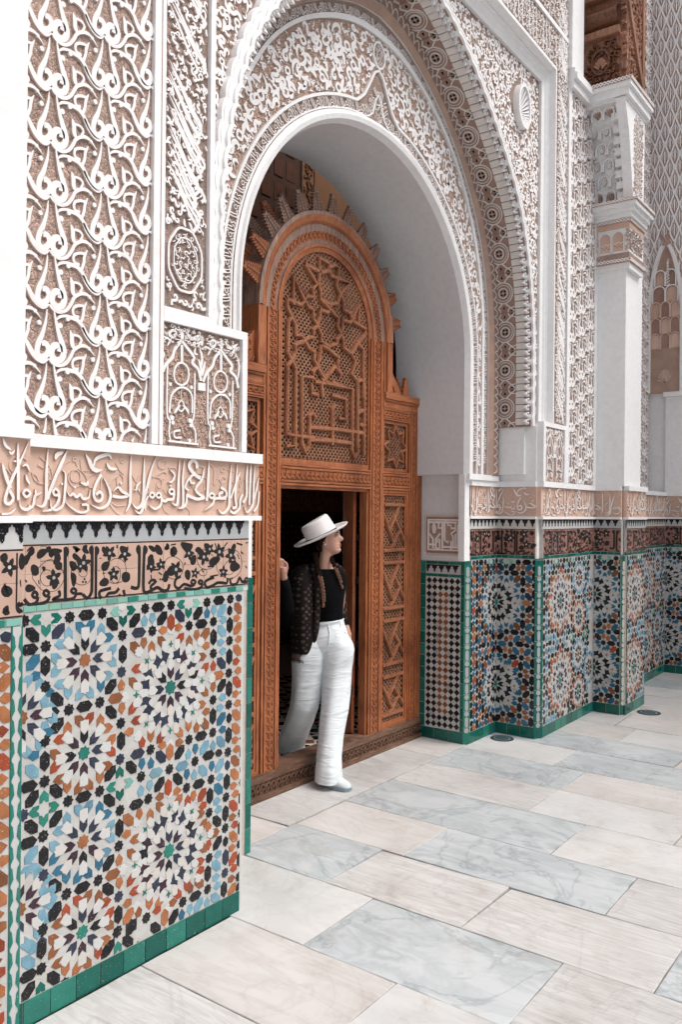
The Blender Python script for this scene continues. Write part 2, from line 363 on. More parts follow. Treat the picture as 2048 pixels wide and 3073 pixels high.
def fill(mb, M, inside, box, size, seed, h0, h1, mat, bias=None, dens=.78, k=2, wm=1.0, avoid=None):
    done = []; rr = random.Random(seed); u = box[0]; row = 0; st = size*dens
    v = box[2]
    while v < box[3]:
        u = box[0]+(st/2 if row % 2 else 0)
        while u < box[1]:
            cx, cy = u+rr.uniform(-.16, .16)*size, v+rr.uniform(-.16, .16)*size
            if inside(cx, cy) and not (avoid and any((cx-a_)**2+(cy-b_)**2 < avoid[1]**2 for a_, b_ in avoid[0])):
                pc = rr.choice(PIECES); a = rr.uniform(0, 6.283) if bias is None else bias(cx, cy)+rr.choice((0, math.pi))+rr.uniform(-.5, .5)
                ca, sa = math.cos(a), math.sin(a); fx = rr.choice((-1, 1)); sc = size*.62*rr.uniform(.85, 1.15)
                for fl, w, P in pc:
                    Q = [(cx+(x*fx*ca-y*sa)*sc, cy+(x*fx*sa+y*ca)*sc) for x, y in P]
                    if all(inside(*q) for q in Q):
                        done.append((cx, cy))
                        stroke(mb, M, [fl+'x', w*sc*wm]+[c*1000 for q in Q for c in q], h0, h1, mat, k=k)
            u += st
        v += st*.86; row += 1
    return done

# ------------------------------------------------------------------ measured pattern data, millimetres on the wall
DATA = {"st":[[1774,1330],
[1910,1331],
[1681,1241],
[2001,1242],
[1680,1106],
[1998,1109],
[1903,1015],
[1774,1012],
[1681,924],
[1997,922],
[1995,791],
[1599,1334],
[1681,789],
[1906,698],
[1774,698],
[1678,607],
[1997,604],
[1993,475],
[1903,381],
[1679,476],
[1771,380],
[1678,290],
[1995,290],
[1989,162],
[1602,698],
[2106,1331],
[2235,1332],
[2428,1328],
[2564,1331],
[2142,1243],
[2331,1243],
[2466,1246],
[2659,1244],
[2561,1157],
[2467,1115],
[2654,1059],
[2559,1022],
[2649,929],
[2468,925],
[2560,889],
[2468,791],
[2336,790],
[2139,794],
[2650,733],
[2558,691],
[2370,696],
[2234,697],
[2094,703],
[2325,601],
[2461,601],
[2648,544],
[2130,610],
[2549,504],
[2452,467],
[2643,414],
[2546,376],
[2454,281],
[2547,189],
[2447,156],
[2632,144],
[2311,154],
[2542,60],
[2126,162],
[2348,67],
[2637,282],
[2591,55],
[1768,74],
[1897,66],
[1992,165],
[1678,296],
[1675,165],
[2219,68],
[2086,69]],"hK":[[1630,1285,"3"],
[1729,1287,"1"],
[1843,1331,"0"],
[1619,1238,"0"],
[1680,1176,"2"],
[1726,1056,"3"],
[1838,1012,"0"],
[1954,1288,"3"],
[2003,1173,"2"],
[1950,1063,"1"],
[1703,1014,"0"],
[1953,970,"3"],
[1728,966,"1"],
[1999,857,"2"],
[1681,857,"2"],
[1951,750,"1"],
[2047,749,"3"],
[1621,787,"0"],
[1634,743,"1"],
[1726,745,"3"],
[1726,651,"1"],
[1838,696,"0"],
[1632,651,"3"],
[1621,602,"0"],
[1949,653,"3"],
[1680,540,"2"],
[1995,540,"2"],
[1948,428,"1"],
[1726,424,"3"],
[1836,379,"0"],
[1727,334,"1"],
[1947,334,"3"],
[1994,225,"2"],
[1676,239,"2"],
[2039,109,"3"],
[2054,155,"1"],
[1953,120,"1"],
[2170,1331,"0"],
[2190,1286,"1"],
[2281,1287,"3"],
[2077,1244,"0"],
[2378,1288,"1"],
[2497,1331,"0"],
[2398,1244,"0"],
[2561,1283,"s"],
[2562,1222,"2"],
[2467,1182,"2"],
[2561,1090,"2"],
[2514,1069,"3"],
[2517,976,"1"],
[2561,955,"2"],
[2468,858,"2"],
[2563,832,"s"],
[2561,761,"2"],
[2402,791,"0"],
[2286,751,"1"],
[2190,755,"3"],
[2657,1184,"2"],
[2657,1116,"s"],
[2653,992,"2"],
[2651,860,"2"],
[2651,788,"s"],
[2648,673,"2"],
[2504,699,"t"],
[2445,703,"0"],
[2077,792,"0"],
[2057,1291,"1"],
[2616,1332,"t"],
[2660,1295,"s"],
[2278,648,"3"],
[2184,651,"1"],
[2392,600,"0"],
[2455,535,"2"],
[2073,605,"0"],
[2556,636,"s"],
[2553,568,"2"],
[2647,598,"s"],
[2645,477,"2"],
[2547,437,"2"],
[2642,349,"2"],
[2497,419,"3"],
[2501,328,"1"],
[2550,253,"2"],
[2638,216,"2"],
[2447,220,"2"],
[2542,122,"2"],
[2549,319,"s"],
[2379,153,"0"],
[2415,63,"0"],
[2483,64,"t"],
[2263,114,"1"],
[2629,98,"s"],
[1724,341,"1"],
[1944,117,"1"],
[1675,231,"2"],
[2054,162,"3"],
[2172,105,"3"],
[1833,68,"0"],
[1723,113,"3"],
[1627,112,"1"],
[1626,162,"0"]],"hO":[[1973,1017,"0"],
[1967,380,"0"],
[2036,558,"3"],
[2040,202,"1"],
[2235,1265,"2"],
[2419,1199,"1"],
[2613,1288,"3"],
[2610,1203,"1"],
[2610,1111,"3"],
[2609,976,"3"],
[2496,1021,"0"],
[2607,838,"3"],
[2420,837,"3"],
[2605,780,"3"],
[2235,765,"2"],
[2062,1188,"3"],
[2229,627,"2"],
[2409,550,"1"],
[2602,644,"3"],
[2600,588,"3"],
[2594,457,"3"],
[2479,374,"0"],
[2596,326,"3"],
[2595,232,"1"],
[2399,200,"3"],
[2590,102,"1"],
[2217,129,"2"]],"hB":[[1633,1194,"1"],
[1633,835,"3"],
[1633,559,"1"],
[1704,383,"0"],
[2514,1288,"1"],
[2515,1203,"3"],
[2516,838,"1"],
[2515,744,"3"],
[2421,740,"1"],
[2300,694,"0"],
[2167,700,"0"],
[2414,648,"3"],
[2509,647,"1"],
[2504,551,"3"],
[2496,237,"3"],
[2493,103,"3"],
[2396,111,"1"],
[1636,254,"3"],
[1626,208,"3"]],"dO":[[1998,1059,"U"],
[2001,977,"D"],
[2037,883,"L"],
[1995,422,"U"],
[1997,341,"D"],
[2029,508,"L"],
[2036,251,"L"],
[2195,1240,"L"],
[2273,1243,"R"],
[2101,1204,"D"],
[2372,1203,"D"],
[2426,1153,"L"],
[2603,1247,"R"],
[2616,1157,"L"],
[2602,1064,"R"],
[2616,1024,"L"],
[2467,1063,"U"],
[2468,980,"D"],
[2601,927,"R"],
[2613,886,"L"],
[2430,884,"L"],
[2376,829,"U"],
[2283,790,"R"],
[2097,830,"U"],
[2197,798,"L"],
[2601,732,"R"],
[2611,692,"L"],
[2188,603,"L"],
[2273,602,"R"],
[2087,565,"D"],
[2363,561,"D"],
[2417,506,"L"],
[2449,410,"U"],
[2450,337,"D"],
[2407,247,"L"],
[2352,193,"U"],
[2258,171,"R"],
[2088,198,"U"],
[2179,172,"L"],
[2593,541,"R"],
[2606,504,"L"],
[2588,410,"R"],
[2604,374,"L"],
[2587,280,"R"],
[2600,191,"L"],
[2585,151,"R"]],"dB":[[1642,1148,"L"],
[1678,1056,"U"],
[1680,973,"D"],
[1640,885,"L"],
[1639,515,"L"],
[1680,422,"U"],
[1676,346,"D"],
[2103,1284,"U"],
[2142,1292,"D"],
[2429,1283,"U"],
[2468,1295,"D"],
[2523,1248,"L"],
[2508,1156,"R"],
[2522,1118,"L"],
[2523,927,"L"],
[2508,886,"R"],
[2525,792,"L"],
[2371,747,"D"],
[2470,736,"U"],
[2333,732,"U"],
[2097,752,"D"],
[2141,741,"U"],
[2326,656,"D"],
[2366,642,"U"],
[2464,656,"D"],
[2512,598,"L"],
[2136,661,"D"],
[2093,649,"U"],
[2494,502,"R"],
[2505,466,"L"],
[2506,280,"L"],
[2493,189,"R"],
[2503,151,"L"],
[2349,114,"D"],
[2444,102,"U"],
[2306,105,"U"]],"te":[[1642,1333,"L"],
[1721,1332,"R"],
[1681,1294,"D"],
[1966,1331,"L"],
[2040,1330,"R"],
[2003,1294,"D"],
[1680,738,"U"],
[1718,695,"R"],
[1642,697,"L"],
[1679,659,"D"],
[2037,696,"R"],
[1956,698,"L"],
[1996,660,"D"],
[1994,744,"U"],
[2286,1331,"L"],
[2370,1330,"R"],
[2327,1294,"D"],
[1993,107,"U"],
[2040,64,"R"],
[1961,62,"L"],
[1638,61,"L"],
[1673,101,"U"],
[1716,62,"R"]],"sm":[[1838,1174],
[1838,849],
[1837,539],
[1839,223]],"lg":[[2239,1014],
[2223,380]],"hf":[[1592,1018],
[1593,392]],"ins":[["az",10.6,1677,1901,1673,1842,1672,1787,1671,1731,1657,1709,1634,1714],
["a",10.8,1752,1902,1736,1868,1710,1816,1691,1773,1675,1734],
["z",8.5,1721,1752,1721,1735,1711,1715,1689,1698,1657,1693],
["r",7.9,1707,1769,1719,1760,1717,1749,1704,1748,1698,1760],
["az",8.5,1734,1831,1746,1818,1744,1761,1737,1715,1711,1698,1692,1706,1687,1731],
["az",9.1,1750,1765,1764,1747,1777,1754,1791,1743,1806,1752,1820,1737,1842,1743,1846,1769],
["a",7.4,1747,1724,1774,1704,1808,1690,1836,1696,1836,1716,1813,1716],
["",9.5,1894,1825,1873,1793,1862,1758,1872,1733,1892,1732,1900,1750,1888,1763,1872,1752],
["az",10.1,1905,1812,1928,1777,1935,1748,1921,1718,1889,1705,1853,1717],
["a",9.6,1946,1764,1968,1782,1987,1767,2014,1754,1987,1746,1943,1749],
["az",10.4,2026,1900,2024,1829,2025,1768,2022,1722,2003,1691],
["az",14.5,1827,1894,1844,1868,1857,1846,1876,1838,1898,1842],
["l",12.3,1859,1846,1869,1876,1894,1890,1926,1897,1937,1882],
["az",10.1,1917,1866,1934,1848,1965,1848],
["az",9.9,1838,1802,1833,1788,1807,1793],
["d",7.4,1733,1786],
["d",7.4,1748,1788],
["d",7.5,1785,1776],
["d",8.5,1983,1797],
["l",14.2,1737,1894,1713,1884,1706,1867],
["v",3.3,1649,1874,1678,1854,1694,1832,1701,1799],
["v",3.4,1769,1867,1742,1852,1723,1817],
["v",4.0,1794,1877,1782,1879,1779,1868,1791,1864,1798,1849],
["v",3.4,1743,1789,1756,1821,1783,1839,1810,1838,1834,1815,1838,1798],
["vr",4.0,1790,1837,1808,1826,1809,1803,1790,1794,1773,1802,1773,1824],
["v",3.5,1845,1836,1817,1838,1810,1872],
["v",3.6,1895,1765,1902,1818,1927,1858],
["v",4.3,1998,1831,1979,1845,1963,1869],
["v",9.1,1975,1827,1942,1808,1927,1780,1942,1790],
["v",3.7,2010,1719,1969,1714,1939,1730],
["v",7.2,1939,1721,1965,1694,1992,1682],
["v",4.3,1997,1883,1982,1885,1986,1873,1997,1875],
["v",3.3,1628,1815,1640,1808,1650,1786],
["v",3.3,1643,1846,1665,1836],
["az",6.0,1630,1766,1635,1747,1656,1758],
["z",7.7,1638,1750,1629,1741,1620,1708,1592,1700],
["az",11.2,2089,1897,2088,1832,2087,1769,2080,1723,2056,1707,2033,1725],
["az",10.7,2146,1901,2122,1849,2103,1785,2087,1738,2084,1707,2068,1688,2045,1701],
["r",7.5,2127,1767,2140,1758,2129,1747,2116,1756],
["z",7.5,2109,1753,2097,1732,2094,1698],
["r",7.0,2160,1767,2172,1757,2161,1747,2148,1756],
["z",8.3,2175,1751,2171,1721,2144,1705,2114,1718],
["r",7.7,2225,1783,2239,1773,2225,1762,2212,1773],
["",9.7,2238,1767,2232,1744,2206,1742,2194,1735,2179,1738],
["az",11.1,2265,1898,2261,1823,2259,1758,2253,1722,2227,1728],
["az",10.5,2289,1897,2283,1823,2286,1758,2283,1716,2262,1707],
["",13.3,2359,1868,2353,1893,2330,1898,2316,1877,2331,1855,2358,1838,2379,1830],
["",8.0,2377,1830,2342,1842,2322,1827,2329,1809,2346,1811],
["a",10.1,2397,1871,2387,1827,2352,1783,2398,1754],
["",11.4,2403,1754,2364,1746,2328,1754,2303,1763],
["z",9.2,2305,1762,2302,1729,2280,1706],
["",7.9,2331,1840,2306,1814,2296,1791,2314,1780],
["a",11.5,2424,1900,2421,1829,2417,1761,2412,1740],
["r",8.2,2443,1772,2458,1762,2443,1751,2428,1761],
["",10.3,2494,1797,2523,1782,2525,1760,2496,1751,2485,1768,2507,1778],
["z",9.7,2525,1751,2462,1750,2448,1728,2401,1700],
["az",11.2,2555,1896,2548,1833,2544,1764,2540,1715,2506,1690,2479,1707],
["a",9.8,2590,1898,2586,1835,2579,1764,2586,1719,2563,1712],
["a",8.5,2608,1867,2584,1817,2552,1752],
["",9.2,2625,1772,2610,1747,2606,1712,2575,1691,2550,1701],
["a",10.7,2653,1901,2649,1837,2649,1766,2628,1735],
["a",10.0,2675,1903,2672,1838,2669,1766,2667,1727],
["az",10.1,2700,1900,2696,1839,2693,1767,2689,1727,2655,1695,2636,1719],
["a",8.0,2728,1851,2709,1785,2698,1749],
["",8.7,2729,1786,2722,1728,2697,1698],
["az",7.1,2215,1856,2240,1838,2227,1812,2209,1808],
["d",7.1,2221,1795],
["az",7.4,2075,1806,2056,1790,2052,1769],
["d",5.5,2047,1774],
["d",5.6,2066,1774],
["v",6.4,2179,1893,2204,1885,2192,1862,2167,1864,2163,1882,2179,1893],
["v",5.1,2205,1840,2192,1849,2163,1838,2135,1824],
["v",5.1,2143,1828,2176,1819,2180,1794,2164,1787,2155,1803],
["vr",4.8,2511,1842,2529,1831,2512,1815,2494,1828],
["v",3.9,2213,1863,2243,1867,2254,1855],
["v",3.8,2126,1849,2116,1814,2121,1777],
["v",4.0,2367,1880,2404,1875],
["v",4.0,2363,1850,2399,1848,2404,1831],
["v",4.0,2405,1811,2400,1777],
["v",4.7,2432,1893,2460,1868,2461,1806,2489,1841],
["vr",4.8,2511,1880,2523,1871,2511,1861,2499,1869],
["v",4.2,2538,1871,2578,1866],
["v",4.2,2609,1853,2627,1819,2610,1783],
["v",4.6,2301,1716,2324,1703,2329,1683],
["v",3.8,2185,1727,2194,1702,2220,1686],
["v",3.7,2035,1830,2055,1806,2067,1800]],"insP":[["l",8.1,1352,1901,1361,1880,1377,1869],
["a",8.2,1399,1890,1401,1813,1402,1726],
["a",8.3,1434,1897,1412,1847,1378,1778,1360,1725,1373,1714,1386,1731,1373,1754],
["a",9.5,1350,1830,1365,1785,1377,1759],
["az",7.9,1454,1874,1451,1801,1449,1752,1438,1702,1413,1703,1405,1721],
["r",6.8,1429,1756,1441,1746,1429,1735,1418,1746],
["",6.4,1441,1737,1462,1740,1481,1752],
["l",5.7,1372,1864,1380,1858,1390,1870],
["l",6.3,1415,1823,1428,1829,1439,1810],
["l",6.3,1426,1800,1431,1785,1440,1771],
["d",5.3,1392,1837],
["z",5.2,1350,1685,1376,1687,1394,1702]],"zt":[["",7.4,1752,1570,1754,1392],
["l",12.5,1752,1573,1757,1556,1754,1536],
["",7.0,1862,1567,1863,1441,1860,1406,1843,1390,1825,1405],
["l",10.6,1862,1574,1858,1558,1863,1538],
["",6.5,1879,1567,1880,1385],
["l",10.6,1878,1571,1885,1555,1880,1537],
["r",6.1,1637,1427,1646,1416,1637,1407,1627,1417],
["",6.6,1648,1410,1642,1391,1617,1386,1597,1406],
["r",6.1,1679,1429,1690,1418,1679,1409,1669,1420],
["",6.7,1692,1410,1683,1392,1654,1385,1626,1387],
["",6.2,1728,1425,1732,1407,1712,1400,1708,1394,1754,1391],
["r",5.8,1787,1428,1798,1419,1788,1411,1777,1420],
["",6.4,1799,1413,1788,1394,1754,1391],
["",5.8,1824,1406,1808,1408,1798,1407],
["",6.6,1946,1418,1921,1415,1897,1409,1899,1390,1921,1384,1936,1400,1965,1401,1982,1415],
["",6.7,2002,1408,2011,1386,2037,1378],
["d",5.6,1696,1388],
["d",5.0,1648,1402],
["d",5.5,1985,1391],
["d",4.7,1825,1448],
["d",4.7,1832,1457],
["d",4.7,1837,1447],
["d",23.4,1938,1544],
["d",23.8,2006,1539],
["d",21.1,1957,1468],
["l",22.5,1998,1469,2014,1453,2027,1440],
["l",17.8,1906,1486,1918,1497,1938,1511],
["l",17.8,1895,1436,1921,1443,1931,1452],
["d",23.6,1708,1469],
["l",14.1,1711,1462,1713,1447,1706,1431],
["l",16.5,1625,1516,1636,1499,1644,1485],
["l",13.7,1625,1486,1638,1491,1650,1487],
["l",15.5,1646,1537,1659,1553,1681,1561],
["l",11.1,1674,1558,1687,1566,1693,1575],
["l",14.0,1700,1538,1697,1552,1713,1557,1739,1559],
["l",14.6,1713,1557,1723,1534,1707,1515],
["l",16.9,1723,1523,1727,1509,1737,1497],
["l",10.3,1782,1572,1799,1563,1793,1558,1813,1563],
["l",11.5,1786,1549,1793,1537,1820,1519],
["d",25.0,1827,1514],
["d",17.4,1814,1503],
["l",16.0,1771,1521,1787,1503,1777,1492],
["l",13.2,1777,1481,1787,1466,1787,1434],
["l",11.7,1841,1575,1830,1562,1848,1547],
["l",11.9,1908,1569,1916,1554,1934,1550],
["l",15.1,1971,1573,1971,1561],
["l",15.2,1986,1567,2001,1554,2020,1557],
["l",12.1,1621,1577,1624,1560,1606,1544],
["l",10.9,1606,1561,1618,1574],
["l",14.7,1601,1441,1613,1440,1638,1438],
["l",12.2,2009,1526,2021,1517],
["l",7.7,1894,1528,1903,1527],
["l",10.1,1909,1474,1920,1473],
["l",7.2,1662,1506,1670,1503,1669,1492],
["l",8.3,1650,1465,1652,1451],
["l",10.9,1601,1468,1607,1460],
["l",13.6,1603,1517,1602,1534,1618,1549],
["r",1.7,1684,1530,1720,1518,1743,1491,1747,1459,1727,1432,1702,1423,1663,1431,1638,1458,1628,1483],
["r",1.7,1685,1497,1704,1484,1704,1462,1688,1443,1666,1450,1656,1473,1666,1492],
["r",1.7,1824,1525,1855,1506,1863,1476,1849,1445,1815,1438,1784,1457,1777,1489,1793,1517],
["r",1.7,1823,1493,1842,1480,1835,1466,1818,1467,1807,1479],
["v",1.7,1659,1526,1688,1527,1710,1521,1740,1491],
["v",1.7,1658,1576,1687,1572,1710,1557],
["v",1.6,1604,1495,1619,1530,1643,1548],
["r",1.8,1967,1525,2005,1508,2013,1474,1999,1442,1954,1435,1917,1458,1916,1497],
["r",1.8,1968,1495,1987,1479,1983,1445,1961,1435,1942,1457,1946,1484],
["v",1.8,1881,1446,1898,1504,1934,1538,1982,1543,2035,1522],
["v",1.8,1898,1528,1895,1483,1884,1454],
["v",1.7,1752,1550,1786,1526,1806,1546],
["",7.5,2074,1564,2074,1434,2064,1410,2036,1416],
["l",11.2,2073,1570,2068,1555,2073,1533],
["",7.5,2098,1560,2095,1417,2106,1391,2132,1396,2164,1406,2190,1392,2215,1393,2224,1415],
["l",12.5,2097,1568,2104,1551,2098,1532],
["",6.3,2121,1422,2135,1436,2156,1429,2130,1412,2136,1402],
["d",5.1,2177,1436],
["d",5.1,2188,1435],
["d",5.2,2228,1387],
["d",5.2,2239,1388],
["",6.5,2283,1442,2257,1431,2252,1407,2273,1395,2301,1410,2337,1400,2359,1407],
["r",6.0,2348,1424,2363,1415,2350,1406,2338,1415],
["r",6.0,2389,1420,2401,1412,2390,1405,2378,1412],
["",6.7,2402,1407,2392,1391,2355,1385,2301,1394],
["",6.8,2466,1427,2433,1420,2414,1410,2425,1389,2460,1395,2486,1404,2515,1402,2540,1399,2545,1419],
["d",5.6,2542,1388],
["",7.0,2559,1417,2567,1393,2600,1393,2617,1418,2633,1400,2664,1398],
["r",5.7,2660,1414,2672,1405,2661,1397,2650,1406],
["d",5.6,2572,1417],
["l",18.8,2110,1491,2131,1490,2130,1519,2142,1526],
["d",18.9,2131,1487],
["l",17.7,2154,1568,2167,1549,2186,1532],
["l",11.3,2118,1565,2140,1553,2150,1543],
["d",19.1,2180,1493],
["l",15.9,2159,1486,2180,1485],
["l",22.6,2226,1534,2243,1540,2242,1560],
["l",12.9,2230,1566,2255,1569],
["l",11.6,2208,1573,2213,1557,2196,1555],
["d",27.3,2257,1470],
["l",22.5,2210,1464,2235,1466,2265,1481],
["l",18.0,2207,1467,2206,1439,2214,1429],
["l",7.8,2256,1533,2264,1540],
["l",19.6,2281,1572,2317,1554,2344,1564],
["d",23.1,2324,1531],
["l",13.2,2308,1545,2344,1517],
["l",18.4,2305,1459,2318,1449,2323,1425],
["l",18.6,2336,1488,2347,1500,2358,1523],
["d",18.0,2359,1450],
["l",13.3,2345,1461,2368,1443],
["l",15.3,2358,1540,2380,1541,2395,1508],
["d",27.0,2406,1513],
["l",16.9,2408,1565,2431,1548,2446,1530],
["d",20.4,2439,1544],
["d",27.5,2495,1531],
["l",13.7,2469,1567,2479,1543],
["l",20.4,2437,1483,2461,1492,2499,1504],
["l",16.9,2428,1473,2466,1473],
["d",26.6,2563,1514],
["l",14.0,2563,1533,2582,1550,2577,1561],
["l",12.5,2523,1552,2542,1569],
["l",21.0,2563,1484,2593,1490],
["l",24.5,2558,1471,2579,1466,2619,1464],
["d",20.8,2519,1447],
["l",17.3,2504,1459,2539,1433],
["l",15.0,2442,1432,2490,1436],
["l",16.2,2597,1564,2633,1556],
["l",10.7,2654,1563,2670,1566],
["d",20.0,2664,1441],
["l",12.8,2653,1466,2663,1455],
["l",12.8,2623,1528,2639,1517],
["l",10.6,2603,1518,2614,1496],
["l",15.8,2139,1474,2168,1474],
["l",12.7,2168,1463,2185,1453],
["l",11.8,2300,1486,2307,1495],
["l",12.1,2395,1465,2405,1451],
["l",11.3,2131,1456,2133,1440],
["r",1.9,2243,1521,2278,1506,2294,1480,2283,1447,2244,1433,2210,1451,2197,1484,2209,1512],
["v",1.9,2188,1516,2217,1538,2256,1546,2299,1529,2322,1495,2327,1461,2359,1417],
["v",1.9,2102,1507,2138,1512,2167,1492,2193,1465],
["v",1.9,2100,1539,2130,1544,2159,1530,2176,1504],
["r",2.0,2403,1545,2441,1527,2465,1506,2466,1475,2437,1463,2395,1468,2372,1493,2371,1526],
["r",2.0,2400,1464,2423,1457,2419,1440,2396,1438,2377,1452],
["r",2.1,2553,1541,2603,1529,2629,1492,2625,1450,2584,1420,2524,1424,2485,1453,2480,1491,2504,1525],
["r",2.1,2553,1495,2589,1473,2584,1445,2549,1433,2519,1459],
["v",2.1,2665,1555,2634,1521,2645,1485,2676,1462],
["v",1.9,2240,1456,2265,1481,2287,1496],
["v",2.0,2335,1531,2354,1477,2373,1442],
["v",1.9,2059,1490,2063,1506,2078,1521],
["v",1.8,2044,1445,2060,1419,2052,1404]],"ztP":[["d",21.6,1380,1532],
["l",14.3,1367,1573,1362,1559,1354,1550],
["l",23.8,1355,1469,1373,1467,1381,1476],
["l",12.0,1376,1422,1369,1406,1382,1400],
["",2.9,1404,1572,1403,1412],
["l",12.1,1419,1571,1420,1544,1419,1523],
["l",7.3,1405,1567,1404,1543],
["l",7.3,1415,1494,1417,1474],
["r",7.3,1416,1426,1423,1411,1414,1402,1407,1414],
["v",1.4,1352,1547,1375,1549,1399,1533],
["v",1.4,1352,1497,1373,1491,1394,1495]],"mi":[["",10.8,2486,2344,2487,2273],
["r",6.8,2484,2275,2513,2264,2524,2236,2514,2202,2485,2187,2455,2198,2446,2228,2457,2257],
["",10.8,2486,2359,2519,2334,2552,2304,2541,2283,2574,2262,2590,2217],
["",10.8,2483,2359,2450,2321,2437,2287,2404,2254,2386,2218],
["",17.2,2378,2212,2382,1947],
["",35.3,2378,2212,2379,2181],
["",9.0,2592,2209,2590,1943],
["",6.3,2413,2260,2413,2072,2428,2044,2424,2000,2433,1965],
["",6.5,2557,2245,2555,2085,2544,2044,2563,2011,2564,1964],
["",7.2,2425,2073,2433,2137,2459,2166,2487,2179,2521,2174,2543,2149,2544,2084],
["l",8.8,2487,2170,2484,2137],
["r",4.4,2486,2128,2503,2105,2486,2084,2468,2101],
["az",8.8,2481,2110,2460,2086,2450,2073],
["az",8.8,2492,2111,2516,2096,2526,2078],
["",7.4,2488,2084,2488,1937],
["",6.4,2488,1983,2455,1981,2451,2002,2482,2010],
["",6.3,2421,1965,2581,1963],
["d",17.4,2440,2055],
["d",14.6,2444,2037],
["d",16.8,2534,2053],
["d",14.9,2539,2035],
["d",12.9,2533,1974],
["d",12.6,2429,2184],
["d",12.9,2540,2185],
["l",14.7,2485,2405,2488,2383,2484,2358],
["l",12.6,2450,2362,2477,2362],
["l",12.8,2498,2365,2522,2364],
["",8.9,2546,1963,2546,1940],
["r",8.7,2439,2394,2456,2385,2440,2365,2423,2377],
["az",11.8,2504,2401,2540,2377,2586,2404],
["az",9.9,2547,2343,2561,2370,2590,2390],
["l",10.0,2580,2348,2595,2310,2585,2249],
["l",12.4,2376,2403,2377,2379,2376,2360],
["az",7.6,2337,2377,2357,2366,2376,2384],
["az",7.6,2344,2350,2338,2325,2357,2323],
["az",7.7,2390,2362,2423,2353,2410,2327],
["l",11.4,2358,2304,2371,2278,2377,2240],
["l",11.5,2396,2301,2387,2271,2381,2241],
["l",10.5,2377,2336,2378,2308]],"lat":[["a",19.5,17,168,24,134,35,95,49,58,58,29,48,2,27,-4,11,9,12,32,26,46,41,41,42,26],
["a",17.2,-9,161,-13,121,-27,72,-42,37,-44,11,-32,-2,-12,6,-2,26,-10,44,-27,45],
["d",15.1,-37,111],
["d",16.9,43,115],
["z",9.2,-83,34,-65,5,-40,-14,-18,-17,0,-3],
["z",10.6,2,-2,17,-16,43,-20,68,-7,86,18,99,42,126,60,150,61,168,49,183,35],
["az",14.3,103,40,91,59,89,85,81,106],
["",7.4,95,92,116,92,128,80,120,62],
["d",11.6,161,56],
["a",8.4,26,129,42,145,68,152,95,151],
["d",14.7,73,143],
["z",12.5,81,150,108,147,129,132,146,109,168,87,189,79,213,88],
["z",9.8,124,139,134,166,137,190,149,217],
["",8.7,140,200,118,198,98,188,92,174,98,159,117,158],
["az",5.6,11,168,32,164,61,163]],"strap":[[[4106,3253],
[4165,3205],
[4226,3155],
[4184,3114],
[4189,3067],
[4125,3054],
[4101,3028],
[3992,3149],
[3995,2975]], [[4106,3253],
[4182,3245],
[4277,3241],
[4348,3269],
[4352,3319],
[4250,3326],
[4255,3242],
[4244,3159],
[4270,3111],
[4262,3067],
[4378,3053]], [[4356,3293],
[4410,3322],
[4457,3317],
[4449,3243],
[4431,3190],
[4478,3145]], [[4357,3276],
[4375,3243],
[4449,3243],
[4590,3242],
[4478,3145],
[4451,3079],
[4378,3058],
[4361,3028],
[4262,3067]], [[4478,3145],
[4516,3109],
[4517,3048],
[4593,3041],
[4618,3001]], [[4618,3001],
[4700,3119],
[4692,2980],
[4783,2968],
[4763,2919],
[4684,2854]], [[4594,3030],
[4633,2992],
[4783,2971]], [[3939,3004],
[3939,2948],
[3980,2900],
[4021,2856],
[4022,2794],
[4079,2804],
[4113,2774]], [[3939,2999],
[4076,2991],
[4109,3029],
[4143,2994],
[4194,2984],
[4195,2931],
[4239,2896],
[4284,2840],
[4275,2801],
[4365,2778]], [[3980,2900],
[3949,2863],
[3944,2674],
[3984,2634],
[4025,2588]], [[4264,2997],
[4264,2955],
[4239,2896],
[4196,2857],
[4197,2814],
[4138,2794],
[4113,2774],
[4147,2737],
[4207,2721],
[4208,2668],
[4243,2630]], [[4264,2997],
[4352,2999],
[4370,3029],
[4406,3004],
[4462,2982],
[4454,2925],
[4492,2882],
[4520,2848],
[4521,2799],
[4608,2773]], [[4618,3001],
[4594,2979],
[4509,2980],
[4510,2935],
[4492,2882],
[4446,2836],
[4446,2808],
[4383,2792],
[4360,2761],
[4411,2742],
[4466,2723],
[4458,2667],
[4496,2617]], [[4113,2774],
[4047,2747],
[4015,2731],
[4024,2691],
[3984,2634],
[3945,2592],
[3943,2174],
[4224,2170]], [[4276,2775],
[4272,2726],
[4243,2630],
[4192,2591],
[4201,2555],
[4087,2545],
[4090,2128],
[4124,2078],
[4165,2113],
[4167,2308],
[4196,2332],
[4231,2304]], [[3984,2634],
[4025,2594],
[4024,2108],
[3936,2102]], [[4360,2761],
[4285,2776]], [[4496,2617],
[4430,2658],
[4403,2632],
[4315,2560],
[4288,2546]], [[4684,2854],
[4755,2820],
[4760,2487]], [[4684,2854],
[4617,2769],
[4657,2724],
[4620,2634],
[4679,2603]], [[4395,2554],
[4502,2535],
[4631,2534],
[4628,2122],
[4663,2073],
[4697,2109],
[4689,2587],
[4728,2609],
[4769,2592],
[4772,2097]], [[4243,2630],
[4342,2536],
[4507,2536]], [[4397,2467],
[4555,2458],
[4557,2324],
[4477,2322]], [[4434,2411],
[4407,2381],
[4411,2140]], [[4219,2531],
[4333,2535]], [[4185,2511],
[4186,2453],
[4255,2450]], [[4289,2524],
[4299,2445]], [[4163,2234],
[4419,2245],
[4775,2247]], [[4165,2155],
[4402,2167],
[4618,2166]], [[4702,2383],
[4772,2408]], [[4713,2304],
[4774,2298]]]}
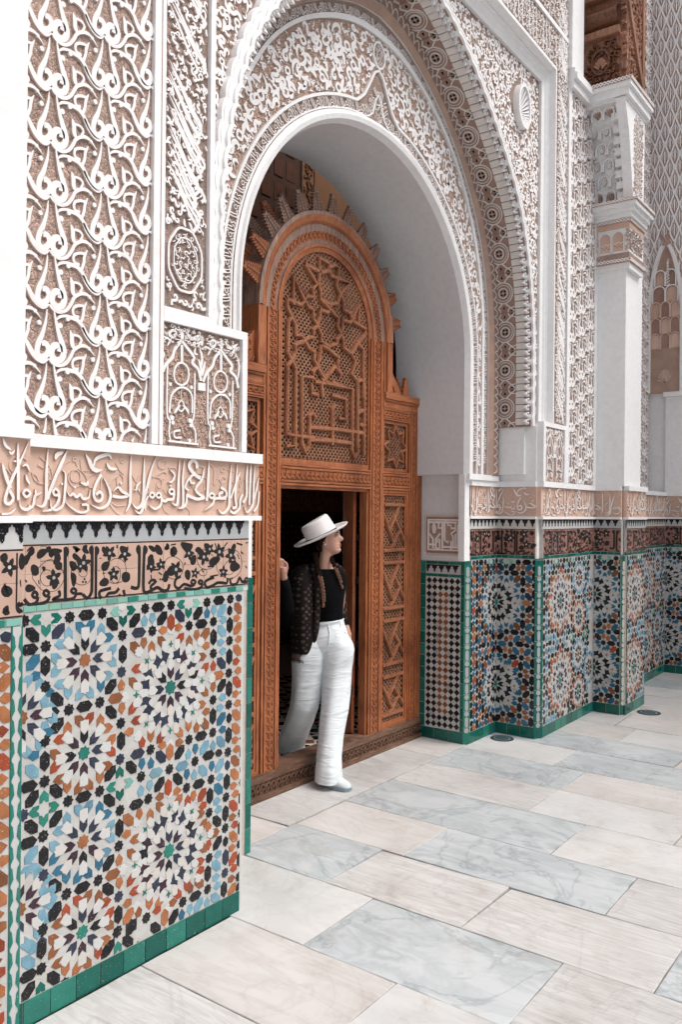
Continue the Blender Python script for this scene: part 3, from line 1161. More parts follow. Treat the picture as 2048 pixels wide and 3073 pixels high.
# ------------------------------------------------------------------ floor
ground = MB(); ground.box(-40, 60, -60, 40, -.30, -.012, 'joint'); o = ground.build('ground'); o['kind'] = 'structure'; o['label'] = 'dark mortar bed under the marble paving'
floor = bpy.data.objects.new('courtyard_floor', None); C.objects.link(floor); floor['kind'] = 'structure'; floor['label'] = 'marble paved courtyard floor of large worn slabs'
XS = [-.85, -.36, .12, .62, 1.10, 1.60, 2.095, 2.575, 3.075, 3.550, 4.010, 4.515, 4.980, 5.440, 5.895, 6.320, 6.775, 7.250, 7.715, 8.130, 8.565, 9.00, 9.42]
JO = {6: [1.625], 7: [2.065, 1.195], 8: [2.335, 1.635, .86], 9: [2.210, 1.20], 10: [1.635, .70], 11: [1.980, 1.172], 12: [1.975, .90], 13: [2.205, 1.30, .55], 14: [1.535, .70], 15: [2.05, 1.10], 16: [2.23, 1.45], 17: [1.75, .8], 18: [1.95, 1.0], 19: [1.62, .7], 20: [2.1, 1.2], 21: [1.7, .6]}
KN = {(7, 1): 'marble_grey', (7, 2): 'marble_worn', (6, 1): 'marble_white', (7, 0): 'marble_white', (8, 0): 'marble_grey', (8, 1): 'marble_streak', (8, 2): 'marble_streak', (8, 3): 'marble_grey',
      (9, 0): 'marble_pink', (9, 1): 'marble_grey', (9, 2): 'marble_worn', (10, 0): 'marble_grey', (10, 1): 'marble_white', (10, 2): 'marble_grey', (11, 0): 'marble_streak', (11, 1): 'marble_white', (11, 2): 'marble_pink',
      (12, 0): 'marble_grey', (12, 1): 'marble_pink', (13, 0): 'marble_white', (13, 1): 'marble_grey', (14, 0): 'marble_grey', (14, 1): 'marble_pink', (15, 0): 'marble_pink', (15, 1): 'marble_white', (7, 3): 'marble_white', (8, 4): 'marble_worn'}
rs = random.Random(3)
def edge(p, q, n, amp):
    out = []
    for i in range(n):
        t = i/n; j = amp if 0 < i else 0
        out.append((p[0]+(q[0]-p[0])*t+rs.uniform(-j, j), p[1]+(q[1]-p[1])*t+rs.uniform(-j, j)))
    return out
def slab(x0, x1, y0, y1, mat):
    g = rs.uniform(.0016, .0027); am = .0019; x0 += g; x1 -= g; y0 += g; y1 -= g
    k = lambda: rs.uniform(-.004, .004)
    c = [(x0+k()*.5, y0+k()*.5), (x1+k()*.5, y0+k()*.5), (x1+k()*.5, y1+k()*.5), (x0+k()*.5, y1+k()*.5)]
    if rs.random() < .22:                                                # a worn, broken corner
        i = rs.randrange(4); q = c[i]; mx, my = (x0+x1)/2, (y0+y1)/2; d = rs.uniform(.012, .03)
        c[i] = (q[0]+math.copysign(d, mx-q[0]), q[1]+math.copysign(d*.7, my-q[1]))
    P = []
    for i in range(4): P += edge(c[i], c[(i+1) % 4], max(3, int(math.hypot(c[i][0]-c[(i+1) % 4][0], c[i][1]-c[(i+1) % 4][1])/.07)), am)
    h = rs.uniform(-.0008, .0008); mb = MB(); mx, my = (x0+x1)/2, (y0+y1)/2
    tx, ty = rs.uniform(-.0016, .0016), rs.uniform(-.0016, .0016)
    n = len(P); ins = [(mx+(a-mx)*(1-.004/max(.1, abs(x1-x0))), my+(b-my)*(1-.004/max(.1, abs(y1-y0)))) for a, b in P]
    vs = [(a, b, -.02) for a, b in P]+[(a, b, -.0025+h) for a, b in P]+[(a, b, h+(a-mx)*tx+(b-my)*ty) for a, b in ins]
    mb.add(vs, [tuple(range(2*n, 3*n))]+[(r*n+i, r*n+(i+1) % n, (r+1)*n+(i+1) % n, (r+1)*n+i) for r in (0, 1) for i in range(n)], mat)
    mb.build('paving_slab', floor)
kinds = ['marble_grey', 'marble_white', 'marble_pink', 'marble_streak', 'marble_white', 'marble_worn', 'marble_grey']
for i in range(len(XS)-1):
    top = 2.90 if XS[i] > 2.4 and XS[i] < 9.3 else 2.45
    js = sorted([top]+JO.get(i, [1.9+.3*math.sin(i*2.1), 1.1+.2*math.sin(i*3.7)]), reverse=True)
    y = min(js)
    while y > -3.2: y -= rs.uniform(.7, 1.05); js.append(y)
    for k in range(len(js)-1): slab(XS[i], XS[i+1], js[k+1], js[k], KN.get((i, k), rs.choice(kinds)))
for a, b, mt in ((2.62, 3.49, 'marble_pink'), (3.49, 5.13, 'marble_worn'), (5.13, 5.53, 'marble_pink')): slab(a, b, 2.905, 3.36, mt)
pv = MB()
for (x0, x1, y0, y1) in ((-12, -.85, -14, 2.4), (-.85, 9.42, -14, -4.3)): pv.box(x0, x1, y0, y1, -.02, -.001, 'marble_white')
pv.build('paving', floor, kind='stuff')
# ------------------------------------------------------------------ zellige tile shapes (metres, u right, v up)
def star8(R, q=.765, a0=0, n=8): return [(R*(1 if i % 2 == 0 else q)*math.sin(a0+math.pi*i/n), R*(1 if i % 2 == 0 else q)*math.cos(a0+math.pi*i/n)) for i in range(2*n)]
SH = {'star': star8(.0222), 'starS': star8(.0262), 'starL': star8(.030),
 'hex': [(.0352, 0), (.018, .0186), (-.018, .0186), (-.0352, 0), (-.018, -.0186), (.018, -.0186)],
 'hexs': [(.023, 0), (.010, .0150), (-.010, .0150), (-.023, 0), (-.010, -.0150), (.010, -.0150)],
 'drop': [(0, .0255), (.0175, .004), (.0105, -.0185), (-.0105, -.0185), (-.0175, .004)],
 'heart': [(0, .0225), (.0178, .004), (.0178, -.020), (.008, -.019), (0, -.008), (-.008, -.019), (-.0178, -.020), (-.0178, .004)],
 'arrow': [(0, .0225), (.0168, .004), (.0168, -.0235), (0, -.007), (-.0168, -.0235), (-.0168, .004)],
 'dart': [(0, -.0235), (.0165, -.004), (.0160, .0235), (0, .0075), (-.0160, .0235), (-.0165, -.004)],
 'kite': [(0, -.027), (.0172, -.009), (.0172, .0225), (.006, .0225), (0, .028), (-.006, .0225), (-.0172, .0225), (-.0172, -.009)],
 'kiteS': [(0, -.024), (.0170, -.007), (.0130, .0185), (0, .0235), (-.0130, .0185), (-.0170, -.007)],
 'bird': [(0, -.030), (.012, -.009), (.026, -.002), (.013, .011), (.010, .028), (-.009, .012), (-.026, .005), (-.012, -.011)],
 'cross': [(0, .0155), (.004, .004), (.0135, 0), (.004, -.004), (0, -.0155), (-.004, -.004), (-.0135, 0), (-.004, .004)]}
D = DATA
def tset(swap=False):
    """the pattern of one dado panel: (shape, material, u, v, angle)"""
    rr = random.Random(11); T = []
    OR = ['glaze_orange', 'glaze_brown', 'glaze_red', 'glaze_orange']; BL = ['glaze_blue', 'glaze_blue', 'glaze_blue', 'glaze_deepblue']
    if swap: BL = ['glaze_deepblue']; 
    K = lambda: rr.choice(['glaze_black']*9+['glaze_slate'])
    def ang(d): return {'U': 0, 'R': math.pi/2, 'D': math.pi, 'L': -math.pi/2, '0': 0, '1': -math.pi/4, '2': math.pi/2, '3': math.pi/4}.get(d, math.pi/2)
    m = .001
    for u, v in D['st']: T.append(('star', K(), u*m, v*m, 0))
    for key, pal in (('hK', None), ('hO', OR), ('hB', BL)):
        for u, v, d in D[key]: T.append(('hexs' if d in 'st' else 'hex', K() if pal is None else rr.choice(pal), u*m, v*m, (ang(d) if d not in 'st' else (math.pi/2 if d == 's' else .3))))
    for u, v, d in D['dO']: T.append(('drop', rr.choice(BL if swap else OR), u*m, v*m, ang(d)))
    for u, v, d in D['dB']: T.append(('drop', rr.choice(['glaze_brown', 'glaze_orange'] if swap else BL), u*m, v*m, ang(d)))
    for u, v, d in D['te']: T.append(('heart', rr.choice(['glaze_teal', 'glaze_green', 'glaze_mint', 'glaze_teal']), u*m, v*m, ang(d)))
    Wm = lambda: rr.choice(['glaze_white']*5+['glaze_cream', 'glaze_cream', 'glaze_pink'])
    Dk = lambda: rr.choice(['glaze_slate', 'glaze_plum', 'glaze_black', 'glaze_slate', 'glaze_plum'])
    def ros(cu, cv, c, pal, big=False):
        T.append(('starS' if not big else 'starL', c, cu, cv, .2))
        def at(sh, mt, r, a, rot=None):
            a = math.radians(a); T.append((sh, mt, cu+r*math.sin(a), cv+r*math.cos(a), a if rot is None else math.radians(rot)))
        for k in range(8):
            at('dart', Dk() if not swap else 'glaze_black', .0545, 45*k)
            if not big:
                at('kite', Wm(), .0915, 45*k)
                at('arrow', rr.choice(pal), .1235, 45*k+11.5, 45*(k+1)); at('arrow', rr.choice(pal), .1235, 45*k+33.5, 45*k)
            else:
                at('kiteS', Wm(), .0885, 45*k)
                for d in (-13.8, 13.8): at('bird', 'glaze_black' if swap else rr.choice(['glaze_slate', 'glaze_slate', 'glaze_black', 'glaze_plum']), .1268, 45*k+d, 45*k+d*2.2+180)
                at('kiteS', Wm(), .1330, 45*k, 45*k+180); at('kiteS', Wm(), .121, 45*k+22.5, 45*k+22.5+180)
                for d in (-10.9, 10.9): at('kiteS', Wm(), .1650, 45*k+d, 45*k+d*.3)
                at('cross', 'glaze_brown' if swap else 'glaze_teal', .1680, 45*k)
                p = BL if swap else pal
                at('arrow', rr.choice(p), .1965, 45*k+15.6, 45*(k+1)); at('arrow', rr.choice(p), .1965, 45*k+29.4, 45*k)
                at('star', 'glaze_white', .2240, 45*k, 22.5)
    for i, (u, v) in enumerate(D['sm']): ros(1.838, v*m, 'glaze_teal' if i % 2 else 'glaze_orange', OR if i % 2 else BL)
    for u, v in D['lg']: ros(2.236, v*m, 'glaze_teal', OR, True)
    for u, v in D['hf']: ros(1.592, v*m, 'glaze_brown', BL)
    for sh in list(T):
        if sh[0] == 'heart' : continue
    for (u, v) in ((1.72, 1.325), (1.998, 1.352)): T.append(('star', 'glaze_white', u, v, 0))
    return T
TS = {False: tset(False), True: tset(True)}
TM = {}; KSC = 1.14
def tmesh(sh, mt):
    if (sh, mt) not in TM:
        mb = MB(); mb.poly(lambda u, v, h: (u, -h, v), SH[sh], -.0008, .0016, mt, .0012); me = bpy.data.meshes.new('tile_'+sh)
        me.from_pydata(mb.v, [], mb.f); me.materials.append(MAT[mt]); TM[(sh, mt)] = me
    return TM[(sh, mt)]
def clip(pts, lo, hi, ax):
    for lim, sg in ((lo, 1), (hi, -1)):
        out = []
        for i in range(len(pts)):
            a, b = pts[i-1], pts[i]; ia = (a[ax]-lim)*sg >= 0; ib = (b[ax]-lim)*sg >= 0
            if ia != ib:
                t = (lim-a[ax])/(b[ax]-a[ax]); out.append((a[0]+(b[0]-a[0])*t, a[1]+(b[1]-a[1])*t))
            if ib: out.append(b)
        pts = out
        if not pts: return pts
    return pts
def zellige(parent, M, base, u0, u1, v0, v1, fu, swap=False, flip=False, single=300, key=lambda u, v: u, lab=None, uspan=(1.5, 2.7)):
    """M maps panel coordinates to the wall, fu turns the pattern's u into the wall's u"""
    zp = MB(); zp.boxm(M, u0, u1, v0, v1, -.02, 0, 'tile_field'); panel = zp.build('zellige_panel', parent, label=lab)
    ox = Vector(M(0, 0, 0)); ex = (Vector(M(1, 0, 0))-ox); ez = Vector((0, 0, 1)); en = -(Vector(M(0, 0, 1))-ox)
    rest = {}; L = []
    for sh, mt, u, v, a in TS[swap]:
        if not (uspan[0] <= u <= uspan[1]): continue
        U = fu(u); A = -a if flip else a; ca, sa = math.cos(A), math.sin(A)
        q_ = KSC if swap and sh in ('hex', 'star', 'drop', 'hexs', 'bird', 'dart') else 1
        P = [(U+((x*(-1 if flip else 1))*ca+y*sa)*q_, v+(-(x*(-1 if flip else 1))*sa+y*ca)*q_) for x, y in SH[sh]]
        L.append((sh, mt, U, v, A, P))
    L.sort(key=lambda t: -key(t[2], t[3]) if t[1] not in ('glaze_white', 'glaze_cream', 'glaze_pink') else 99-key(t[2], t[3]))
    k = 0
    for sh, mt, U, v, A, P in L:
        ins = all(u0 <= p[0] <= u1 and v0 <= p[1] <= v1 for p in P)
        if ins and k < single:
            k += 1; jz = random.uniform(-.0003, .0003)-(.0006 if mt in ('glaze_white', 'glaze_cream', 'glaze_pink') else 0)
            m4 = Matrix.Identity(4); j = random.uniform(-.02, .02)
            X = (ex*math.cos(A+j)-ez*math.sin(A+j)); Z = (ex*math.sin(A+j)+ez*math.cos(A+j))
            if flip: X = -X
            if swap and sh in ('hex', 'star', 'drop', 'hexs', 'bird', 'dart'): X, Z = X*KSC, Z*KSC
            for r in range(3): m4[r][0] = X[r]; m4[r][1] = en[r]; m4[r][2] = Z[r]; m4[r][3] = M(U, v, .0008+jz)[r]
            inst('zellige_tile', tmesh(sh, mt), panel, m4)
        else:
            P = clip(P, u0+.001, u1-.001, 0)
            if len(P) > 2: P = clip(P, v0+.001, v1-.001, 1)
            if len(P) > 2: rest.setdefault(mt, []).append(P)
    if rest:
        mb = MB()
        for mt, LP in rest.items():
            for P in LP: mb.poly(M, P, 0, .0022+random.uniform(-.0003, .0003), mt, .0008)
        mb.build('zellige_tiles', panel, kind='stuff')
    return panel
def strip_tiles(parent, M, u0, u1, v0, v1, w, mats, name='border_tile', vertical=False, h=.004, share=True, stuff=False, seed=1, base=.0):
    rr = random.Random(seed); g = .0011; big = MB()
    L = (v1-v0) if vertical else (u1-u0); n = max(1, round(L/w)); s = L/n
    for i in range(n):
        a, b = i*s+g, (i+1)*s-g; mb = big if stuff else MB(); mt = rr.choice(mats); hh = h+rr.uniform(-.0006, .0006)
        q = ([(u0+g, v0+a), (u1-g, v0+a), (u1-g, v0+b), (u0+g, v0+b)] if vertical else [(u0+a, v0+g), (u0+b, v0+g), (u0+b, v1-g), (u0+a, v1-g)])
        mb.poly(M, q, base, hh+base, mt, .0012)
        if not stuff: mb.build(name, parent)
    bk = MB(); bk.boxm(M, u0, u1, v0, v1, -.015, base+.001, 'grout'); bk.build('grout_bed', parent)
    if stuff: big.build(name+'s', parent, kind='stuff')
MER = [(-.031, 0), (.031, 0), (.026, -.010), (.020, -.012), (.019, -.026), (.013, -.027), (.012, -.033), (.0075, -.034), (.007, -.049), (0, -.057), (-.007, -.049), (-.0075, -.034), (-.012, -.033), (-.013, -.027), (-.019, -.026), (-.020, -.012), (-.026, -.010)]
def merlons(parent, M, u0, u1, ztop, stuff=False, pitch=.0612, ph=0, sc=1.0, hgt=.075):
    bd = MB(); bd.boxm(M, u0, u1, ztop-hgt, ztop, -.01, .0015, 'glaze_white'); bd.build('white_band', parent)
    big = MB(); u = u0+ph
    while u < u1:
        P = clip([(u+x*sc, ztop-.001+y*sc) for x, y in MER], u0+.001, u1-.001, 0)
        if len(P) > 2:
            mb = big if stuff else MB(); mb.poly(M, P, .0015, .0036, 'glaze_black')
            if not stuff: mb.build('merlon_tile', parent)
        u += pitch
    if stuff: big.build('merlon_tiles', parent, kind='stuff')
def tile_frieze(parent, M, u0, u1, f, Z0=1.384, Z1=1.585, far=False, data=('zt',), seams=None, h=.002):
    """pink square tiles painted with black script and vines"""
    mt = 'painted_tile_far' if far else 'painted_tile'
    bk = MB(); bk.boxm(M, u0, u1, Z0, Z1, -.012, .0004, 'grout'); bk.build('grout_bed', parent)
    zm = (Z0+Z1)/2; us = [u for u in (seams or []) if u0 < u < u1]
    if not us:
        u = u0+.05
        while u < u1: us.append(u); u += .108
    E = [u0]+us+[u1]
    for i in range(len(E)-1):
        for a, b in ((Z0, zm), (zm, Z1)):
            mb = MB(); g = .0009; hh = h+random.uniform(-.0002, .0002)
            mb.poly(M, [(E[i]+g, a+g), (E[i+1]-g, a+g), (E[i+1]-g, b-g), (E[i]+g, b-g)], 0, hh, mt, .0005)
            mb.build('painted_tile', parent)
    ink = MB(); hi = h+.0004
    ink.boxm(M, u0, u1, Z0+.002, Z0+.0065, h-.001, hi+.0002, 'paint_black'); ink.boxm(M, u0, u1, Z1-.0065, Z1-.002, h-.001, hi+.0002, 'paint_black')
    bx_ = (u0+.001, u1-.001, Z0+.001, Z1-.001)
    for key in data:
        for s in D[key]: stroke(ink, M, s, h-.001, hi+.0002, 'paint_black', f=f, k=3 if not far else 2, box=bx_, wmul=(1.1 if s[1] < 2.2 else 1.75)*(1.25 if far else 1))
    ink.build('painted_script', parent, kind='stuff')
def frieze(parent, M, u0, u1, f, data=('ins',), Z0=1.680, Z1=1.905, ledge=True, k=3, ov=(.0, .0)):
    """carved plaster inscription between two white ledges"""
    g = MB(); g.boxm(M, u0, u1, Z0-.001, Z1+.001, -.05, .0, 'frieze_ground'); pn = g.build('inscription_frieze', parent)
    L = MB()
    bx_ = (u0+.001, u1-.001, Z0-.003, Z1+.003)
    for key in data:
        for s in D[key]: stroke(L, M, s, -.002, .0085, 'frieze_letter', 'frieze_vine', f=f, k=k, vine=.5, box=bx_, wmul=1.1)
    rr = random.Random(int(u0*100)); hx = .4*(Z1-Z0)
    u = u0+.05
    while u < u1:                                                     # low vines behind the script
        c = (u+rr.uniform(-.02, .02), (Z0+Z1)/2+rr.uniform(-.02, .03)); r0 = rr.uniform(.035, .06); a0 = rr.uniform(0, 6)
        P = [(c[0]+(r0*(1-t*.11))*math.cos(a0+t*.62), c[1]+(r0*(1-t*.11))*math.sin(a0+t*.62)) for t in range(8)]
        if all(u0+.002 < p[0] < u1-.002 and Z0+.002 < p[1] < Z1-.002 for p in P): stroke(L, M, ['', 3.2]+[q*1000 for p in P for q in p], -.002, .0030, 'frieze_vine', k=2)
        u += .075
    L.build('carved_script', pn, kind='stuff')
    if ledge:
        b = MB(); b.boxm(M, u0-ov[0], u1+ov[1], 1.660, 1.680, -.05, .016, 'plaster'); b.boxm(M, u0-ov[0], u1+ov[1], 1.905, 1.947, -.05, .020, 'plaster'); b.build('ledge', parent)
LAT_DX, LAT_DZ = .214, .1808
def lattice(parent, M, u0, u1, v0, v1, ph=(1.677, 2.748), flip=False, h=.0085, k=3, mat='stucco_white', ground='carved_ground', step=1.0):
    g = MB(); g.boxm(M, u0, u1, v0, v1, -.05, 0, ground); pn = g.build('carved_panel', parent)
    mb = MB(); i0 = int((u0-ph[0])/LAT_DX)-2; i1 = int((u1-ph[0])/LAT_DX)+2; j0 = int((v0-ph[1])/LAT_DZ)-2; j1 = int((v1-ph[1])/LAT_DZ)+2
    for i in range(i0, i1+1):
        for j in range(j0, j1+1):
            cu, cv = ph[0]+i*LAT_DX, ph[1]+j*LAT_DZ+(LAT_DZ/2 if i % 2 else 0)
            if cu < u0-.25 or cu > u1+.25: continue
            sg = -1 if flip else 1
            def f(x, y): return (cu+x*sg, cv+y)
            bx_ = (u0-.004, u1+.004, v0-.004, v1+.004)
            for s in D['lat']:
                xs = [cu+s[q]*.001*sg for q in range(2, len(s), 2)]; ys = [cv+s[q]*.001 for q in range(3, len(s), 2)]
                if max(xs) < u0+.006 or min(xs) > u1-.006 or max(ys) < v0+.006 or min(ys) > v1-.006: continue
                if 'd' in s[0] and not (u0+.02 < xs[0] < u1-.02 and v0+.02 < ys[0] < v1-.02): continue
                stroke(mb, M, s, -.004, h, mat, f=f, k=k, box=bx_, wmul=1.12)
            if k > 2:
                for (cx, cy) in ((.262, .998), ):
                    pass
    mb.build('arabesque_relief', pn, kind='stuff'); return pn
def script_band(parent, M, u0, u1, v0, v1, seed, vertical=True, h=.013, size=.036, ground='carved_ground_fine', name='calligraphy_panel', medal=None):
    """upright band of slanting raised letters and curls"""
    g = MB(); g.boxm(M, u0, u1, v0, v1, -.05, 0, ground); pn = g.build(name, parent); mb = MB(); rr = random.Random(seed)
    ins = lambda x, y: u0+.006 < x < u1-.006 and v0+.006 < y < v1-.006 and not (medal and math.hypot((x-medal[0])/.095, (y-medal[1])/.13) < 1)
    w = u1-u0; v = v0+.05
    while v < v1-.04:
        kind = rr.random(); n = rr.choice((2, 3, 4, 5)) if vertical else 2
        if kind < .55:
            for i in range(n):
                y0 = v+i*.020; x0 = u0+.02+rr.uniform(0, .02); x1 = u1-.02-rr.uniform(0, .05)
                P = [(x0, y0+w*.75), ((x0*2+x1)/3, y0+w*.48), ((x0+2*x1)/3, y0+w*.18), (x1, y0-.01), (x1-.016, y0-.035)]
                if all(ins(*p) for p in P): stroke(mb, M, ['a', 13]+[q*1000 for p in P for q in p], 0, h, 'stucco_white', k=3)
            v += n*.020+.03
        else: v += .055
    fill(mb, M, ins, (u0, u1, v0, v1), size, seed+5, 0, h*.92, 'stucco_white', dens=.80, k=2, wm=1.5)
    if medal:
        mx, my = medal
        for a, b, wd in ((.088, .122, 9), (.060, .085, 5)):
            P = [(mx+a*math.cos(t*math.pi/8)*(1+.05*(t % 2)), my+b*math.sin(t*math.pi/8)*(1+.05*(t % 2))) for t in range(16)]
            stroke(mb, M, ['r', wd]+[q*1000 for p in P for q in p], 0, h, 'stucco_white', k=2)
        fill(mb, M, lambda x, y: math.hypot((x-mx)/.082, (y-my)/.115) < 1, (mx-.09, mx+.09, my-.13, my+.13), .040, seed+9, 0, h*.9, 'stucco_white', dens=.8, k=2)
    mb.build('calligraphy_relief', pn, kind='stuff'); return pn
def frame_bars(mb, M, u0, u1, v0, v1, w, h, mat='plaster', sides='lrtb'):
    if 'l' in sides: mb.boxm(M, u0, u0+w, v0, v1, -.01, h, mat)
    if 'r' in sides: mb.boxm(M, u1-w, u1, v0, v1, -.01, h, mat)
    a, b = (u0+w if 'l' in sides else u0), (u1-w if 'r' in sides else u1)
    if 't' in sides: mb.boxm(M, a, b, v1-w, v1, -.01, h, mat)
    if 'b' in sides: mb.boxm(M, a, b, v0, v0+w, -.01, h, mat)
def niche_panel(parent, M, f, u0, u1, v0, v1):
    g = MB(); g.boxm(M, u0, u1, v0, v1, -.05, 0, 'carved_ground'); pn = g.build('mihrab_panel', parent); mb = MB()
    for dx, dz in ((0, 0), (-.2164, .002)):
        for s in D['mi']:
            if dx and s[1] > 11 and abs(s[2]-2384) < 30 and s[0] == '': continue
            stroke(mb, M, s, -.003, .010, 'stucco_white', f=lambda x, y: f(x+dx, y+dz), k=3, box=(u0+.003, u1-.003, v0, v1), wmul=1.15)
    mb.build('mihrab_relief', pn, kind='stuff'); return pn
# ------------------------------------------------------------------ wall bodies and plain plaster
def wall(name, label, loc, boxes, cat='wall', mat='plaster', part='masonry', group=None):
    t = thing(name, label, cat, loc, group); mb = MB()
    for b in boxes: mb.box(*b, mat)
    mb.build(part, t); return t
GR = ['glaze_green', 'glaze_teal', 'glaze_green']; MT = ['glaze_mint', 'glaze_mint', 'glaze_teal']
def chamfer(parent, p0, p1, z0=.0, z1=1.36, foot=True, light=False):
    M = seg_map(p0, p1); w = math.hypot(p1[0]-p0[0], p1[1]-p0[1]); mb = MB()
    mb.boxm(M, -.002, w+.002, z0, z1, -.06, .002, 'glaze_green' if not light else 'glaze_teal'); c = w/2
    v = z0+.10
    mw = MB()
    while v < z1-.03:
        mw.poly(M, [(c+x*.95, v+y*.95) for x, y in SH['star']], .002, .0042, 'glaze_white')
        hx = [(c+x, v+.0615+y) for x, y in ((0, .040), (.013, .028), (.013, -.028), (0, -.040), (-.013, -.028), (-.013, .028))]
        if v+.1 < z1: mw.poly(M, hx, .002, .0042, 'glaze_white')
        v += .123
    v = z0+.12
    while v < z1:
        mw.boxm(M, 0, w, v, v+.0022, .002, .0035, 'grout'); v += .123
    s = mb.build('corner_strip', parent); mw.build('corner_tiles', s, kind='stuff')
# ---- left pier, nearest the camera
pier = wall('pier', 'white plaster pier with a black and blue tiled foot at the left edge', (1.0, 2.8, 0), [(-1.2, 1.425, 2.225, 3.5, 0, 8)], 'pier')
MP = PF(2.2)
mb = MB(); mb.boxm(MP, -1.2, 1.425, 1.94, 8, -.03, .0, 'plaster'); mb.build('plaster_face', pier)
f = MB(); f.boxm(MP, -1.2, 1.425, 0, 1.66, -.03, -.002, 'grout'); f.build('tile_bed', pier)
zellige(pier, MP, None, .7, 1.388, .09, 1.36, lambda u: u-1.242, single=60, key=lambda u, v: u, uspan=(1.9, 2.62))
mb = MB(); mb.boxm(MP, 1.389, 1.423, .09, 1.36, -.02, .002, 'glaze_white'); mb.boxm(MP, 1.3885, 1.3925, .09, 1.36, .0, .0035, 'glaze_teal'); mb.boxm(MP, 1.4205, 1.4245, .09, 1.36, .0, .0035, 'glaze_teal'); mb.build('corner_strip', pier); mb = MB(); v = .12
while v < 1.33:
    for s_, x0 in ((1, 1.392), (-1, 1.421)): mb.poly(MP, [(x0, v+.004), (x0+s_*.0095, v+.020), (x0+s_*.006, v+.050), (x0, v+.058)], .002, .0042, 'glaze_teal')
    v += .061
mb.build('teal_slivers', pier, kind='stuff')
strip_tiles(pier, MP, .7, 1.42, .0, .088, .12, GR); strip_tiles(pier, MP, .7, 1.42, 1.361, 1.383, .05, MT)
tile_frieze(pier, MP, .95, 1.423, lambda x, y: (x, y), data=('ztP',)); merlons(pier, MP, .95, 1.423, 1.659, ph=.10)
frieze(pier, MP, .9, 1.445, lambda x, y: (x, y), data=('insP',), k=4)
# ---- bay A: the big left panel
A = wall('carved_wall', 'carved and tiled wall bay at the left with arabesque panel above bright star tiles', (2.1, 2.7, 0),
         [(1.43, 2.615, 2.49, 3.4, 0, 2.453), (1.43, 2.41, 2.49, 3.4, 2.453, 8), (1.43, 2.735, 2.48, 3.2, 1.662, 1.93)])
MA = PF(2.46); ident = lambda x, y: (x, y)
mb = MB(); mb.boxm(MA, 1.45, 2.615, 0, 1.66, -.04, -.001, 'grout'); mb.build('tile_bed', A)
zellige(A, MA, None, 1.4, 2.634, .086, 1.36, lambda u: u, single=300, key=lambda u, v: -abs(u-2.12)*.6-abs(v-.75)*.2)
strip_tiles(A, MA, 1.40, 2.634, -.002, .085, .107, GR, h=.005); strip_tiles(A, MA, 1.45, 2.640, 1.361, 1.3825, .048, MT)
tile_frieze(A, MA, 1.45, 2.672, ident, seams=[1.49, 1.600, 1.656, 1.764, 1.869, 1.976, 2.086, 2.192, 2.297, 2.409, 2.517, 2.625])
merlons(A, MA, 1.45, 2.672, 1.659, ph=-.0)
frieze(A, MA, 1.45, 2.735, ident, k=4, ov=(0, .004))
mb = MB(); mb.box(2.6345, 2.654, 2.466, 2.80, 0, 1.36, 'glaze_white'); mb.box(2.654, 2.658, 2.472, 2.80, 0, 1.36, 'glaze_mint'); mb.box(2.60, 2.674, 2.462, 2.80, 1.362, 1.66, 'glaze_white'); mb.build('corner_return', A)
lattice(A, MA, 1.45, 2.113, 1.949, 5.2, k=4)
script_band(A, MA, 2.168, 2.404, 2.478, 5.2, 4, medal=(2.285, 2.68), size=.055, h=.010)
niche_panel(A, MA, ident, 2.168, 2.604, 1.949, 2.422)
mb = MB(); mb.boxm(MA, 2.113, 2.168, 1.949, 5.2, -.03, .020, 'plaster'); mb.boxm(MA, 2.168, 2.634, 2.422, 2.456, -.03, .021, 'plaster'); mb.boxm(MA, 2.168, 2.41, 2.456, 2.478, -.03, .021, 'plaster'); mb.boxm(MA, 2.604, 2.634, 1.949, 2.422, -.03, .0205, 'plaster')
mb.boxm(MA, 2.145, 2.1485, 1.949, 5.2, .020, .0215, 'brown_cove'); mb.box(2.404, 2.416, 2.44, 2.5, 2.478, 5.2, 'plaster'); mb.build('white_fillet', A)
mb = MB()
fill(mb, MA, lambda x, y: 2.172 < x < 2.60 and 2.33 < y < 2.418, (2.17, 2.61, 2.33, 2.42), .035, 8, 0, .012, 'stucco_white', dens=.85)
fill(mb, MA, lambda x, y: (2.172 < x < 2.60 and 1.953 < y < 2.33), (2.17, 2.61, 1.95, 2.33), .03, 81, -.001, .005, 'frieze_vine', dens=1.0)
mb.build('leaf_relief', A, kind='stuff')
# ---- ring-face returns beside the door (left mostly hidden)
CL = wall('door_jamb', 'narrow green edged return hidden between the left tiles and the door', (2.9, 3.1, 0), [(2.60, 3.09, 2.90, 3.5, 0, 1.98)], 'jamb')
ML = seg_map((2.63, 2.89), (3.10, 2.89)); mb = MB(); mb.boxm(ML, 0, .47, 1.38, 1.98, -.02, .0, 'plaster'); mb.boxm(ML, 0, .47, 0, 1.38, -.02, -.001, 'grout'); mb.build('plaster_face', CL)
strip_tiles(CL, seg_map((3.02, 2.835), (3.12, 2.835)), 0.055, .093, 0, 1.37, .125, GR+['glaze_teal'], vertical=True); mb = MB(); mb.box(3.02, 3.113, 2.838, 2.895, 0, 1.37, 'grout'); mb.box(3.02, 3.112, 2.84, 2.895, 1.37, 1.66, 'plaster'); mb.build('green_pilaster', CL)
